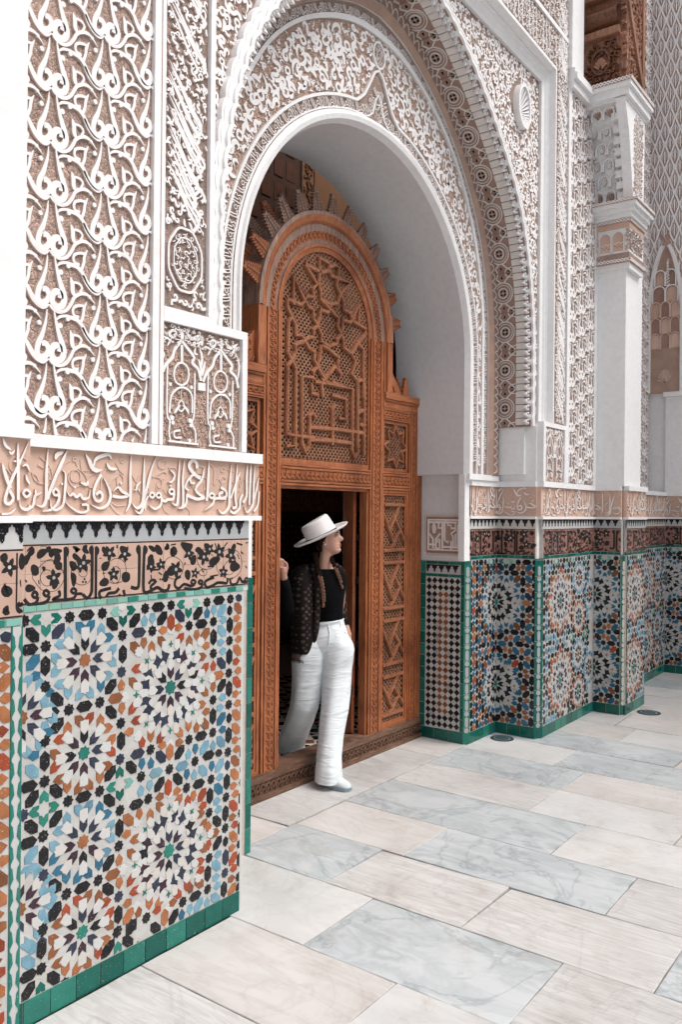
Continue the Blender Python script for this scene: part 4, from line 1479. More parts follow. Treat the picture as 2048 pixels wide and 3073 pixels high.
# ---- bay D, right of the arch
Dw = wall('carved_wall', 'carved and tiled wall bay between the arch and the white pilaster', (6.6, 2.7, 0),
          [(6.0, 7.15, 2.57, 3.5, 0, 2.38), (6.19, 7.15, 2.57, 3.5, 2.38, 8)])
MD = PF(2.54); mirD = lambda x, y: (8.72-x, y)
mb = MB(); mb.boxm(MD, 6.045, 7.15, 0, 1.66, -.04, -.001, 'grout'); mb.build('tile_bed', Dw)
zellige(Dw, MD, None, 6.052, 7.148, .086, 1.355, lambda u: 8.64-u, flip=True, single=300, key=lambda u, v: -u)
strip_tiles(Dw, MD, 6.052, 7.148, .0, .085, .12, GR); strip_tiles(Dw, MD, 6.052, 7.148, 1.357, 1.382, .05, GR)
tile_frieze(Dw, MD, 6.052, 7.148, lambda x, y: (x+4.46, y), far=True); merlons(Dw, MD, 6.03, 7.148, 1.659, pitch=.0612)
frieze(Dw, MD, 6.0, 7.149, lambda x, y: (x+4.42, y), k=2)
lattice(Dw, MD, 6.502, 7.075, 1.949, 5.10, ph=(6.56, 2.748), flip=True, k=2, h=.013, ground='carved_ground_fine')
script_band(Dw, MD, 6.222, 6.446, 2.40, 5.75, 14, size=.046, h=.009)
niche_panel(Dw, MD, lambda x, y: (6.04+(2.605-x)*.86, y-.045), 6.045, 6.42, 1.949, 2.365)
mb = MB(); mb.boxm(MD, 6.446, 6.502, 1.949, 5.10, -.03, .018, 'plaster'); mb.boxm(MD, 7.075, 7.149, 1.949, 5.10, -.03, .016, 'plaster'); mb.boxm(MD, 6.42, 6.446, 1.949, 2.40, -.03, .017, 'plaster'); mb.boxm(MD, 6.0, 6.42, 2.365, 2.40, -.03, .017, 'plaster'); mb.boxm(MD, 6.0, 6.045, 1.949, 2.365, -.03, .0165, 'plaster')
mb.box(6.44, 6.69, 2.50, 2.60, 5.25, 8, 'plaster'); mb.build('white_fillet', Dw)
mb = MB()
for a, b, c, d, yy in ((6.45, 6.90, 5.10, 5.16, 2.49), (6.45, 6.90, 5.16, 5.21, 2.46), (6.45, 6.90, 5.21, 5.25, 2.48)): mb.box(a, b, yy, 2.6, c, d, 'plaster')
mb.build('sloping_ledge', Dw)
# side return of D (faces the camera), width .33
MS = seg_map((5.985, 2.905), (5.985, 2.576)); DS = thing('tiled_return', 'shaded tiled return with blue star rosette right of the checker panel', 'wall', (5.985, 2.74, 0))
mb = MB(); mb.boxm(MS, 0, .329, 1.94, 2.365, -.10, 0, 'plaster'); mb.boxm(MS, 0, .329, 0, 1.66, -.10, -.001, 'grout'); mb.build('masonry', DS)
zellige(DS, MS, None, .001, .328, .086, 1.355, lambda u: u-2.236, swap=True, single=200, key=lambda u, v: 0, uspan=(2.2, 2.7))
strip_tiles(DS, MS, 0, .328, 0, .085, .11, GR[:1]); strip_tiles(DS, MS, 0, .328, 1.357, 1.382, .055, GR)
tile_frieze(DS, MS, .001, .328, lambda x, y: (x-1.70, y), far=True); merlons(DS, MS, 0, .328, 1.659)
frieze(DS, MS, 0, .335, lambda x, y: (x-1.68, y), k=3)
chamfer(DS, (5.985, 2.576), (6.045, 2.537))
# C front, beside the door
Cw = wall('tiled_return', 'narrow tiled strip beside the checker panel with half a star rosette', (5.75, 3.1, 0), [(5.53, 6.1, 2.92, 3.5, 0, 1.98)])
MC = seg_map((5.535, 2.895), (5.985, 2.895)); mb = MB(); mb.boxm(MC, 0, .448, 1.38, 1.66, -.04, -.001, 'grout'); mb.boxm(MC, 0.02, .448, 0, 1.38, -.04, -.001, 'grout'); mb.build('tile_bed', Cw)
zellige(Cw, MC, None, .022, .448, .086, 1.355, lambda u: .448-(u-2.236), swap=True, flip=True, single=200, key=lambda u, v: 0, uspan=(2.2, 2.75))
strip_tiles(Cw, MC, .02, .448, 0, .085, .11, GR); strip_tiles(Cw, MC, .02, .448, 1.357, 1.382, .05, GR)
tile_frieze(Cw, MC, .001, .447, lambda x, y: (x-1.70, y), far=True); merlons(Cw, MC, 0, .448, 1.659)
frieze(Cw, MC, -.01, .448, lambda x, y: (x-2.0, y), k=3)
chamfer(Cw, (5.515, 2.925), (5.555, 2.893), light=True)
# jamb facing the camera: checker tiles below a square knotted panel
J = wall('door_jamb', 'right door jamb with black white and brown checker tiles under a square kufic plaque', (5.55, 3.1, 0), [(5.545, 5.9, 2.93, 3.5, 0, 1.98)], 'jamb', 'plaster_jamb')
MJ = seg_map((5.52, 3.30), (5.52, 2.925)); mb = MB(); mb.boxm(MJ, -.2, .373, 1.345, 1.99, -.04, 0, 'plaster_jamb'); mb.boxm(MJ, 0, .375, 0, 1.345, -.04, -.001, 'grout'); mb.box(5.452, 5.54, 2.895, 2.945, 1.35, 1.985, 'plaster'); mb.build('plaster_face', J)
strip_tiles(J, MJ, .0, .373, 0, .085, .125, GR); strip_tiles(J, MJ, .0, .046, .087, 1.34, .088, GR, vertical=True); strip_tiles(J, MJ, .345, .373, .087, 1.34, .088, GR, vertical=True)
strip_tiles(J, MJ, .047, .344, 1.315, 1.34, .10, GR); strip_tiles(J, MJ, .047, .344, 1.222, 1.245, .11, GR); merlons(J, MJ, .05, .343, 1.313, pitch=.059, ph=.012, hgt=.067)
mb = MB(); mb.boxm(MJ, .047, .344, .087, 1.221, -.01, .0015, 'glaze_white'); cp = mb.build('checker_panel', J); ck = {}
for key in ('glaze_black', 'glaze_brown', 'glaze_cream'):
    q = MB(); q.poly(lambda u, v, h: (0, -u, v) if 0 else (-h, -u, v), [(0, .0248), (.0238, 0), (0, -.0248), (-.0238, 0)], 0, .0022, key, .0012); me = bpy.data.meshes.new('checker_tile'); me.from_pydata(q.v, [], q.f); me.materials.append(MAT[key]); ck[key] = me
for r in range(22):
    for c in range(6):
        key = 'glaze_brown' if (c in (2, 3) and 1 < r < 20) else 'glaze_black'
        u, v = .0755+c*.0487, 1.193-r*.0512
        m4 = Matrix.Translation(Vector(MJ(u, v, .0017))); inst('checker_tile', ck[key], cp, m4)
        if c < 5 and r < 21 and random.random() < .55: inst('checker_tile', ck['glaze_cream'], cp, Matrix.Translation(Vector(MJ(u+.02435, v-.0256, .0007))))
KU = lambda x, y: ((x-150)/468*.333+.03, 1.685-(y-575)/500*.305)
mb = MB(); mb.boxm(MJ, .024, .369, 1.372, 1.694, -.01, .004, 'stucco_white'); mb.boxm(MJ, .03, .363, 1.38, 1.685, .003, .0045, 'soffit_brown'); mb.boxm(MJ, .062, .326, 1.425, 1.645, .004, .0052, 'brown_cove'); kp = mb.build('kufic_plaque', J); mb = MB()
for a, b, c, d in ((195, 575, 625, 645), (195, 575, 995, 1012), (195, 212, 645, 995), (560, 575, 645, 995)):
    p, q = KU(a, d), KU(b, c); mb.boxm(MJ, p[0], q[0], p[1], q[1], .004, .013, 'frieze_letter')
for w, t in ((22, '215,940 300,940'), (24, '262,860 265,990'), (24, '300,860 296,990'), (22, '215,805 262,870'), (22, '350,800 300,870'), (30, '275,680 262,730 275,800'), (26, '275,690 292,740 278,800'), (20, '325,870 350,880 345,915 318,905 325,870'), (22, '345,890 345,985 305,985'), (24, '376,655 376,1000'), (24, '402,655 402,880 455,925 445,885'), (22, '402,660 440,665 440,700 480,700 480,735 520,735'), (22, '385,965 565,965'), (24, '480,890 480,1000'), (22, '505,820 505,985'), (20, '532,800 532,985'), (20, '556,690 556,985'), (22, '330,670 330,735 375,735'), (20, '500,670 530,670 530,760 480,800 505,840'), (22, '215,665 550,665')):
    P = [KU(*map(float, q.split(','))) for q in t.split()]; mb.ribbon(MJ, P, [w*.00066]*len(P), .004, .0128+random.uniform(0, .0006), 'frieze_letter')
for i in range(30):
    t = i/30*.305
    for (a, b) in (((.031+t, 1.676), (.031+t+.011, 1.684)), ((.031+t, 1.384), (.031+t+.011, 1.376+.017)), ((.036, 1.384+t*.95), (.047, 1.392+t*.95)), ((.346, 1.384+t*.95), (.357, 1.392+t*.95))):
        for s_ in (1, -1):
            A_ = (a[0], a[1] if s_ > 0 else b[1]); B_ = (b[0], b[1] if s_ > 0 else a[1]); A_ = (A_[0], A_[1]+(.0)); mb.ribbon(MJ, [(A_[0]-.001, A_[1]+(-.007 if s_ > 0 else .007)), (B_[0]+.001, B_[1])], [.0028]*2, .004, .009+random.uniform(0, .0005), 'frieze_letter')
mb.build('kufic_relief', kp, kind='stuff')
# ------------------------------------------------------------------ the great arch
Ar = thing('archway', 'tall carved plaster archway with rings of script framing the cedar door', 'archway', (4.27, 2.9, 2.0))
def curve(tab, cx, n=60):
    P = [(cx+x, z) for x, z in tab]; d = [0]
    for a, b in zip(P, P[1:]): d.append(d[-1]+math.hypot(a[0]-b[0], a[1]-b[1]))
    out = []
    for i in range(n+1):
        t = d[-1]*i/n; k = max(j for j in range(len(d)-1) if d[j] <= t+1e-9); q = (t-d[k])/((d[k+1]-d[k]) or 1)
        out.append((P[k][0]+(P[k+1][0]-P[k][0])*q, P[k][1]+(P[k+1][1]-P[k][1])*q))
    L = [(2*cx-x, z) for x, z in out[1:]][::-1]
    return L+out
def arcT(r, zc, zb, n=24): return [(r*math.sin(math.pi/2*i/n), zc+r*math.cos(math.pi/2*i/n)) for i in range(n+1)]+[(r, zb)]
ZB = 1.985
I0 = curve(arcT(1.195, 2.81, ZB), 4.262)
Im = curve(arcT(1.262, 2.815, ZB), 4.262)
I1 = curve([(0, 4.25), (.035, 4.20), (.06, 4.12), (.115, 4.075)]+[p for p in arcT(1.275, 2.81, ZB) if p[0] > .17], 4.262)
I2 = curve([(0, 4.40), (.05, 4.37), (.10, 4.28), (.15, 4.20), (.22, 4.135)]+[p for p in arcT(1.345, 2.81, ZB) if p[0] > .28], 4.262)
TAB_S = [(0, 4.60), (.20, 4.585), (.40, 4.53), (.62, 4.43), (.82, 4.30), (1.0, 4.13), (1.14, 3.93), (1.26, 3.70), (1.35, 3.42), (1.395, 3.15), (1.40, 2.9), (1.40, ZB)]
TAB_T = [(0, 4.905), (.22, 4.86), (.44, 4.77), (.72, 4.60), (.98, 4.39), (1.19, 4.19), (1.34, 4.02), (1.46, 3.82), (1.57, 3.52), (1.635, 3.18), (1.65, 2.9), (1.65, ZB)]
def refine(tab):
    return [tuple(p) for p in spline(tab, 4)]
Sc = curve(refine(TAB_S), 4.27); Tc = curve(refine(TAB_T), 4.285)
def lerpc(a, b, t): return [(p[0]+(q[0]-p[0])*t, p[1]+(q[1]-p[1])*t) for p, q in zip(a, b)]
def band(mb, a, b, Ya, Yb, mat):
    n = len(a); mb.add([(x, Ya, z) for x, z in a]+[(x, Yb, z) for x, z in b], [(i, i+1, n+i+1, n+i) for i in range(n-1)], mat)
YR = 2.89
S1, S2, S3, S4 = lerpc(Sc, Tc, .13), lerpc(Sc, Tc, .44), lerpc(Sc, Tc, .62), lerpc(Sc, Tc, .66)
mb = MB(); band(mb, I2, Sc, YR, YR, 'carved_ground'); band(mb, I1, I2, YR, YR, 'carved_ground_fine'); band(mb, Im, I1, YR-.010, YR, 'carved_ground_fine'); mb.build('ring_ground', Ar)
mb = MB(); band(mb, I0, lerpc(I0, Im, .25), YR+.02, YR-.022, 'plaster'); band(mb, lerpc(I0, Im, .25), lerpc(I0, Im, .6), YR-.022, YR-.030, 'plaster'); band(mb, lerpc(I0, Im, .6), lerpc(I0, Im, .7), YR-.030, YR-.016, 'plaster'); band(mb, lerpc(I0, Im, .7), Im, YR-.016, YR-.012, 'plaster'); mb.build('arch_moulding', Ar, smooth=True)
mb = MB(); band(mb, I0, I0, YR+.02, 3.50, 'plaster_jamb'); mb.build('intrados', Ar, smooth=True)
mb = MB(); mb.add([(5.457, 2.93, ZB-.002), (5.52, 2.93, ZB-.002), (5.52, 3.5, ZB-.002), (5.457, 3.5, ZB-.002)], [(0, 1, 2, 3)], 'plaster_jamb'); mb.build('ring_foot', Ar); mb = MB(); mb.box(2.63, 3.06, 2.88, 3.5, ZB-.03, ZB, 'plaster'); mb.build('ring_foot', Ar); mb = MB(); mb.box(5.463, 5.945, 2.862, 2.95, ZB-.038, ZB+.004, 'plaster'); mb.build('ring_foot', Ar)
mb = MB(); band(mb, Sc, S1, YR-.016, YR-.016, 'plaster'); band(mb, Sc, Sc, YR, YR-.016, 'plaster'); band(mb, S1, S1, YR-.016, YR, 'plaster'); mb.build('white_ring', Ar)
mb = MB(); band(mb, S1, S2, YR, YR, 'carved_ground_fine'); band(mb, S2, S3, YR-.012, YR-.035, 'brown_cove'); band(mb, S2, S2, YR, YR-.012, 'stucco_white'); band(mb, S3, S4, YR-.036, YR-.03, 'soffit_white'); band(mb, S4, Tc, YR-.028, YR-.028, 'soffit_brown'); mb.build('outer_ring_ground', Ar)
class Along:
    def __init__(s, P, Y, sign=1, along_y=False):
        s.P = P; s.d = [0]; s.Y = Y; s.sg = sign; s.ay = along_y
        for a, b in zip(P, P[1:]): s.d.append(s.d[-1]+math.hypot(a[0]-b[0], a[1]-b[1]))
        s.L = s.d[-1]; s.k = 0
    def at(s, u):
        u = min(max(u, 0), s.L-1e-6); import bisect
        k = min(max(bisect.bisect_right(s.d, u)-1, 0), len(s.P)-2); a, b = s.P[k], s.P[k+1]; q = (u-s.d[k])/((s.d[k+1]-s.d[k]) or 1)
        k0, k2 = max(k-1, 0), min(k+2, len(s.P)-1); tx, tz = s.P[k2][0]-s.P[k0][0], s.P[k2][1]-s.P[k0][1]; l = math.hypot(tx, tz)
        return a[0]+(b[0]-a[0])*q, a[1]+(b[1]-a[1])*q, -tz/l, tx/l                       # outward normal
    def __call__(s, u, v, h):
        x, z, nx, nz = s.at(u)
        if s.ay: return (x-nx*h, v, z-nz*h)
        return (x+nx*v, s.Y-h, z+nz*v)
def letters(mb, M, L, w, h, mat, seed, pitch=.145, wd=4.6):
    rr = random.Random(seed); u = .01
    def st(fl, wd_, P): stroke(mb, M, [fl, wd_]+[q for p in P for q in ((u+p[0])*1000, p[1]*w*1000)], 0, h, mat, k=2)
    while u < L-pitch:
        st('', wd, [(.004, .95), (.010, .5), (.018, .1), (.034, .12)]); st('', wd, [(.020, .95), (.024, .5), (.034, .12), (.044, .30), (.050, .12)])
        st('r', wd*.8, [(.062, .62), (.074, .45), (.062, .28), (.050, .45)]); st('', wd, [(.070, .36), (.080, .1), (.050, .04)])
        st('', wd, [(.084, .95), (.090, .5), (.094, .1), (.110, .12), (.118, .4)]); st('', wd, [(.100, .95), (.106, .4)]); st('', wd*.9, [(.116, .9), (.130, .75), (.120, .55), (.134, .3), (.128, .08)])
        st('z', wd*.8, [(.068, .9), (.078, .78), (.066, .7)])
        u += pitch*rr.uniform(.94, 1.04)
def ring_rel(name, inner, outer, Y, h, seed, wd):
    mid = Along(inner, Y); mb = MB()
    w = min(math.hypot(a[0]-b[0], a[1]-b[1]) for a, b in zip(inner[::6], outer[::6]))
    letters(mb, mid, mid.L, w*.97, h, 'stucco_white', seed, wd=wd); mb.build(name, Ar, kind='stuff')
ring_rel('script_ring', lerpc(I1, I2, .04), lerpc(I1, I2, .96), YR, .009, 3, 4.6)
ring_rel('script_ring', lerpc(S1, S2, .06), lerpc(S1, S2, .97), YR, .009, 5, 5.4)
mb = MB(); M0 = PF(YR); mb.ribbon(M0, I2, [.016]*len(I2), -.002, .014, 'plaster'); mb.ribbon(M0, I1, [.010]*len(I1), -.002, .011, 'plaster')
mb.ribbon(M0, [(4.262+.062*math.cos(t*.393), 4.492+.078*math.sin(t*.393)) for t in range(16)], [.012]*16, 0, .014, 'plaster', True); mb.build('ogee_lines', Ar)
mb = MB(); fill(mb, M0, lambda x, z: math.hypot((x-4.262)/.05, (z-4.492)/.066) < 1, (4.2, 4.33, 4.42, 4.57), .03, 2, 0, .011, 'stucco_white'); fill(mb, M0, lambda x, z: math.hypot((x-4.262)/.06, (z-4.13)/.09) < 1 and z > 4.06, (4.19, 4.34, 4.05, 4.23), .04, 6, 0, .012, 'stucco_white')
mb.build('apex_ornament', Ar, kind='stuff')
def polar(P, cx):
    A_ = sorted((math.atan2(x-cx, z-ZB), math.hypot(x-cx, z-ZB)) for x, z in P)
    import bisect; K = [a for a, _ in A_]
    def r(x, z):
        a = math.atan2(x-cx, z-ZB); k = min(max(bisect.bisect(K, a)-1, 0), len(A_)-2); t = (a-A_[k][0])/((A_[k+1][0]-A_[k][0]) or 1)
        return A_[k][1]+(A_[k+1][1]-A_[k][1])*min(max(t, 0), 1)
    return r
rI2, rS, rT = polar(I2, 4.262), polar(Sc, 4.27), polar(Tc, 4.285)
inring = lambda x, z: z > ZB+.01 and math.hypot(x-4.262, z-ZB) > rI2(x, z)+.012 and math.hypot(x-4.27, z-ZB) < rS(x, z)-.004 and math.hypot((x-4.262)/.068, (z-4.492)/.085) > 1
mb = MB(); dn = fill(mb, M0, inring, (2.7, 5.9, ZB, 4.7), .125, 21, -.002, .0100, 'stucco_white', dens=.66, k=4, wm=1.5)
d2 = fill(mb, M0, inring, (2.7, 5.9, ZB, 4.7), .070, 27, -.002, .0095, 'stucco_white', dens=.55, k=3, wm=1.5, avoid=(dn, .072)); fill(mb, M0, inring, (2.7, 5.9, ZB, 4.7), .045, 28, -.002, .0090, 'stucco_white', dens=.7, k=2, wm=1.4, avoid=(dn+d2, .046))
fill(mb, M0, inring, (2.7, 5.9, ZB, 4.7), .050, 22, -.002, .0035, 'frieze_vine', dens=.9, k=2, wm=.8)
fill(mb, M0, inring, (2.7, 5.9, ZB, 4.7), .040, 23, -.002, .003, 'frieze_vine', dens=1.0, k=1)
mb.build('scroll_relief', Ar, kind='stuff')
# arcaded outer ring edge
al = Along(lerpc(S4, Tc, .05), YR-.028); wS = .05; mb = MB(); u = .02
while u < al.L-.08:
    mb.ribbon(al, [(u+.065*t, .062*math.sin(math.pi*t)**.7) for t in (0, .12, .3, .5, .7, .88, 1)], [.007]*7, 0, .004, 'soffit_white'); u += .066
mb.build('small_arcade', Ar, kind='stuff')
# soffit: medallion band, rib course, hanging teeth
so_ = Along(Tc, 0, along_y=True); mb = MB(); n = len(Tc)
kz = [i for i, p in enumerate(Tc) if p[1] > 2.34]
T2 = Tc[kz[0]:kz[-1]+1]; so_ = Along(T2, 0, along_y=True)
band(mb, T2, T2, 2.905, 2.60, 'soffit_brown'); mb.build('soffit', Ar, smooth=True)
mb = MB(); nper = int(so_.L/.285); per = so_.L/nper
for i in range(nper):
    u0 = i*per; c = (u0+per*.5, 2.8125); ms = MB(); MM = so_
    def rg(r, w, a0=0, a1=6.283, cc=c, cl=True, hh=.006, e=1.0, m_='soffit_white'):
        nn = 16; P = [(cc[0]+r*math.sin(a0+(a1-a0)*t/nn), cc[1]+r*e*math.cos(a0+(a1-a0)*t/nn)) for t in range(nn if cl else nn+1)]; P = [(p[0], min(max(p[1], 2.724), 2.902)) for p in P]
        ms.ribbon(MM, P, [w]*len(P), 0, hh+HJ[0]*3e-5, m_, cl)
    rg(.078, .008, hh=.007); rg(.036, .008, hh=.0072); rg(.060, .005, hh=.004)
    for k in range(4):
        a = k*math.pi/2+.785; ms.poly(MM, [(c[0]+.030*math.sin(a+b_)*q, c[1]+.030*math.cos(a+b_)*q) for b_, q in ((0, .85), (.45, .68), (0, .42), (-.45, .68))], 0, .0082, 'hole_shade')
    ms.poly(MM, [(c[0]+x*.5, c[1]+y*.5) for x, y in SH['cross']], 0, .009, 'soffit_white')
    for sg in (-1, 1):
        for e in (-1, 1):
            P = [(c[0]+sg*.075, c[1]+e*.012), (c[0]+sg*.095, c[1]+e*.03), (c[0]+sg*.115, c[1]+e*.055), (c[0]+sg*.142, c[1]+e*.085)]; ms.ribbon(MM, P, [.009]*4, 0, .0066+HJ[0]*3e-5, 'soffit_white')
            P = [(c[0]+sg*.142, c[1]+e*.030), (c[0]+sg*.118, c[1]+e*.040), (c[0]+sg*.108, c[1]+e*.088)]; ms.ribbon(MM, P, [.008]*3, 0, .0061+HJ[0]*2e-5, 'soffit_white')
            ms.poly(MM, [(c[0]+sg*.128, c[1]+e*.066), (c[0]+sg*.140, c[1]+e*.074), (c[0]+sg*.138, c[1]+e*.050)], 0, .0085, 'hole_shade'); ms.poly(MM, [(c[0]+sg*.104, c[1]+e*.006), (c[0]+sg*.125, c[1]), (c[0]+sg*.104, c[1]-e*.006)], 0, .0085, 'hole_shade')
        ms.poly(MM, [(c[0]+sg*.1415-.002, 2.724), (c[0]+sg*.1415-.002, 2.90), (c[0]+sg*.1415+.002, 2.90), (c[0]+sg*.1415+.002, 2.724)], 0, .0052, 'soffit_brown')
    ms.build('soffit_medallion', Ar); HJ[0] += 1
mb = MB(); u = .01; i = 0
MT_ = MB()
while u < so_.L-.055:
    mb.poly(so_, [(u, 2.645), (u+.046, 2.645), (u+.046, 2.718), (u, 2.718)], -.01, .014+.003*(i % 2), 'soffit_white'); mb.poly(so_, [(u+.0465, 2.65), (u+.0515, 2.65), (u+.0515, 2.716), (u+.0465, 2.716)], -.01, .004, 'soffit_brown')
    x0, x1 = u+.002, u+.049; MT_.add([so_(x0, 2.640, 0), so_(x1, 2.640, 0), so_((x0+x1)/2, 2.640, .046), so_(x0, 2.625, 0), so_(x1, 2.625, 0), so_((x0+x1)/2, 2.618, .052)], [(0, 1, 2), (3, 5, 4), (0, 2, 5, 3), (1, 4, 5, 2)], 'plaster')
    for e in (.012, .037): MT_.add([so_(u+e-.009, 2.632, .004), so_(u+e+.009, 2.632, .004), so_(u+e, 2.632, .030), so_(u+e-.009, 2.612, .004), so_(u+e+.009, 2.612, .004), so_(u+e, 2.612, .026)], [(0, 1, 2), (3, 5, 4), (0, 2, 5, 3), (1, 4, 5, 2)], 'stucco_white')
    u += .052; i += 1
mb.build('rib_course', Ar, kind='stuff'); MT_.build('hanging_teeth', Ar, kind='stuff')
YS = 2.63
ri = Along(T2, YS); mb = MB(); u = 0; P = []
while u < ri.L:
    P.append((u, .030+.012*abs(math.sin(math.pi*u/.104)))); u += .013
mb.ribbon(ri, P, [.062]*len(P), -.002, .034, 'plaster'); mb.ribbon(ri, [(a, b+.014) for a, b in P], [.004]*len(P), .034, .037, 'plaster'); mb.ribbon(ri, [(a, b-.026) for a, b in P], [.020]*len(P), .0, .045, 'plaster'); mb.build('scalloped_rim', Ar, kind='stuff')
# spandrels
RX0, RX1, RZ = 2.512, 6.09, 5.02
def rect_pt(x, z, cx=4.285, cz=3.3):
    dx, dz = x-cx, z-cz; k = 9e9
    if dx > 1e-6: k = min(k, (RX1-cx)/dx)
    if dx < -1e-6: k = min(k, (RX0-cx)/dx)
    if dz > 1e-6: k = min(k, (RZ-cz)/dz)
    if dz < -1e-6: k = min(k, (2.34-cz)/dz)
    return (cx+dx*k, cz+dz*k)
Rc = [rect_pt(*p) if p[1] > 3.3 else ((RX1 if p[0] > 4.285 else RX0), p[1]) for p in T2]
mb = MB(); band(mb, T2, Rc, YS, YS, 'carved_ground_fine'); mb.build('spandrel_ground', Ar)
insp = lambda x, z: RX0+.006 < x < RX1-.006 and 2.42 < z < RZ-.008 and math.hypot(x-4.285, z-ZB) > rT(x, z)+.075 and math.hypot((x-5.742)/.155, (z-4.70)/.155) > 1 and math.hypot((x-2.828)/.155, (z-4.70)/.155) > 1
mb = MB(); MSp = PF(YS); dn = fill(mb, MSp, insp, (RX0, RX1, 2.42, RZ), .092, 31, -.001, .009, 'stucco_white', dens=.66, k=3, wm=1.5); fill(mb, MSp, insp, (RX0, RX1, 2.42, RZ), .050, 37, -.001, .0085, 'stucco_white', dens=.6, k=2, wm=1.5, avoid=(dn, .055)); fill(mb, MSp, insp, (RX0, RX1, 2.42, RZ), .045, 32, -.001, .0030, 'frieze_vine', dens=1.0, k=2, wm=1.0); mb.build('spandrel_relief', Ar, kind='stuff')
for sx in (5.742, 2.828):                                             # ribbed shell bosses
    mb = MB(); cz = 4.685; ra, rb = .098, .150; E = lambda t, k=1: (sx+ra*k*math.cos(t), cz+rb*k*math.sin(t))
    n_ = 28; out = [E(6.2832*i/n_) for i in range(n_)]
    mb.ribbon(MSp, out, [.022]*n_, -.001, .050, 'plaster', True); mb.poly(MSp, [E(6.2832*i/n_, .93) for i in range(n_)], -.001, .006, 'plaster')
    fx, fz = sx-.045, cz-.06
    for k in range(15):                                               # flutes fan out from the lower left of the dish
        a = math.radians(-38+k*11.5); b_ = math.radians(-38+k*11.5+6.5)
        def hit(an):
            dx, dz = math.cos(an), math.sin(an); r = 0
            while ((fx+dx*r-sx)/(ra*.9))**2+((fz+dz*r-cz)/(rb*.9))**2 < 1: r += .003
            return (fx+dx*r, fz+dz*r)
        p, q = hit(a), hit(b_); s0 = .32
        P = [(fx+(p[0]-fx)*s0, fz+(p[1]-fz)*s0), p, q, (fx+(q[0]-fx)*s0, fz+(q[1]-fz)*s0)]
        mb.add([MSp(*P[0], .012), MSp(*P[1], .040), MSp(*P[2], .040), MSp(*P[3], .012), MSp(*P[0], .0), MSp(*P[1], .0), MSp(*P[2], .0), MSp(*P[3], .0)], [(0, 1, 2, 3), (0, 4, 5, 1), (3, 7, 6, 2)], 'stucco_white')
        mb.poly(MSp, [(fx+(q[0]-fx)*s0, fz+(q[1]-fz)*s0), q, hit(math.radians(-38+(k+1)*11.5)), P[0]], .004, .0072, 'soffit_brown')
    mb.build('shell_boss', Ar)
# stepped white frame round the spandrels
prof = [(0, 2.632), (0, 2.605), (.040, 2.585), (.050, 2.565), (.058, 2.565), (.066, 2.548), (.076, 2.548), (.080, 'f-.018'), (.100, 'f-.018'), (.100, 'f+.02')]
mb = MB(); path = [(RX0, 2.45, -1, 0), (RX0, RZ, -1, 1), (RX1, RZ, 1, 1), (RX1, 2.40, 1, 0)]; vs = []
for x, z, ox, oz in path:
    front = 2.46 if x < 4 else 2.54
    for off, y in prof:
        yy = y if not isinstance(y, str) else front+float(y[1:])
        if not isinstance(y, str): yy = front+(y-2.50)*(2.632-front)/.132 if y < 2.60 else y
        vs.append((x+ox*off, yy, z+oz*off*1.2))
m_ = len(prof); mb.add(vs, [(i*m_+j, i*m_+j+1, (i+1)*m_+j+1, (i+1)*m_+j) for i in range(3) for j in range(m_-1)], 'plaster')
mb.box(6.09, 6.19, 2.53, 2.65, 2.375, 2.402, 'plaster'); mb.box(2.42, 2.51, 2.47, 2.7, 2.44, 2.456, 'plaster'); mb.build('stepped_frame', Ar)
# wall above the frame
top = thing('carved_wall', 'carved plaster wall high above the arch with a band of script', 'wall', (4.3, 2.6, 5.3))
Mt = seg_map((2.41, 2.468), (6.45, 2.545)); mb = MB(); mb.boxm(Mt, 0, 4.04, 5.138, 8, -.10, -.02, 'plaster'); mb.box(2.41, 6.3, 2.66, 3.5, 5.03, 8, 'plaster'); mb.box(2.45, 2.7, 2.66, 3.5, 2.0, 5.03, 'plaster'); mb.box(5.95, 6.2, 2.66, 3.5, 2.0, 5.03, 'plaster'); mb.build('masonry', top)
mb = MB(); mb.boxm(Mt, 0, 4.04, 5.142, 5.44, -.05, 0, 'carved_ground_fine'); g = mb.build('calligraphy_panel', top); mb = MB(); inb = lambda x, y: 1.8 < x < 4.03 and 5.15 < y < 5.43
fill(mb, Mt, inb, (1.8, 4.04, 5.14, 5.44), .06, 41, 0, .012, 'stucco_white', dens=.8, k=2); 
for i in range(28):
    u = 2.2+i*.065
    if i % 4 < 3: stroke(mb, Mt, ['a', 11, (u)*1000, 5425, (u+.005)*1000, 5300, (u+.01)*1000, 5190, (u+.03)*1000, 5160], 0, .0135, 'stucco_white', k=2)
mb.build('calligraphy_relief', g, kind='stuff'); mb = MB(); mb.boxm(Mt, 0, 4.04, 5.44, 5.475, -.05, .016, 'plaster'); mb.boxm(Mt, 3.1, 4.04, 6.0, 8, -.05, .001, 'plaster'); mb.build('white_fillet', top)
mb = MB(); mb.boxm(Mt, 0, 4.03, 5.475, 7.0, -.05, 0, 'carved_ground_fine'); g = mb.build('carved_panel', top); mb = MB(); inb = lambda x, y: 2.6 < x < 4.02 and 5.48 < y < 6.3; fill(mb, Mt, inb, (2.6, 4.03, 5.48, 6.3), .06, 43, 0, .012, 'stucco_white', dens=.8, k=2); mb.build('arabesque_relief', g, kind='stuff')
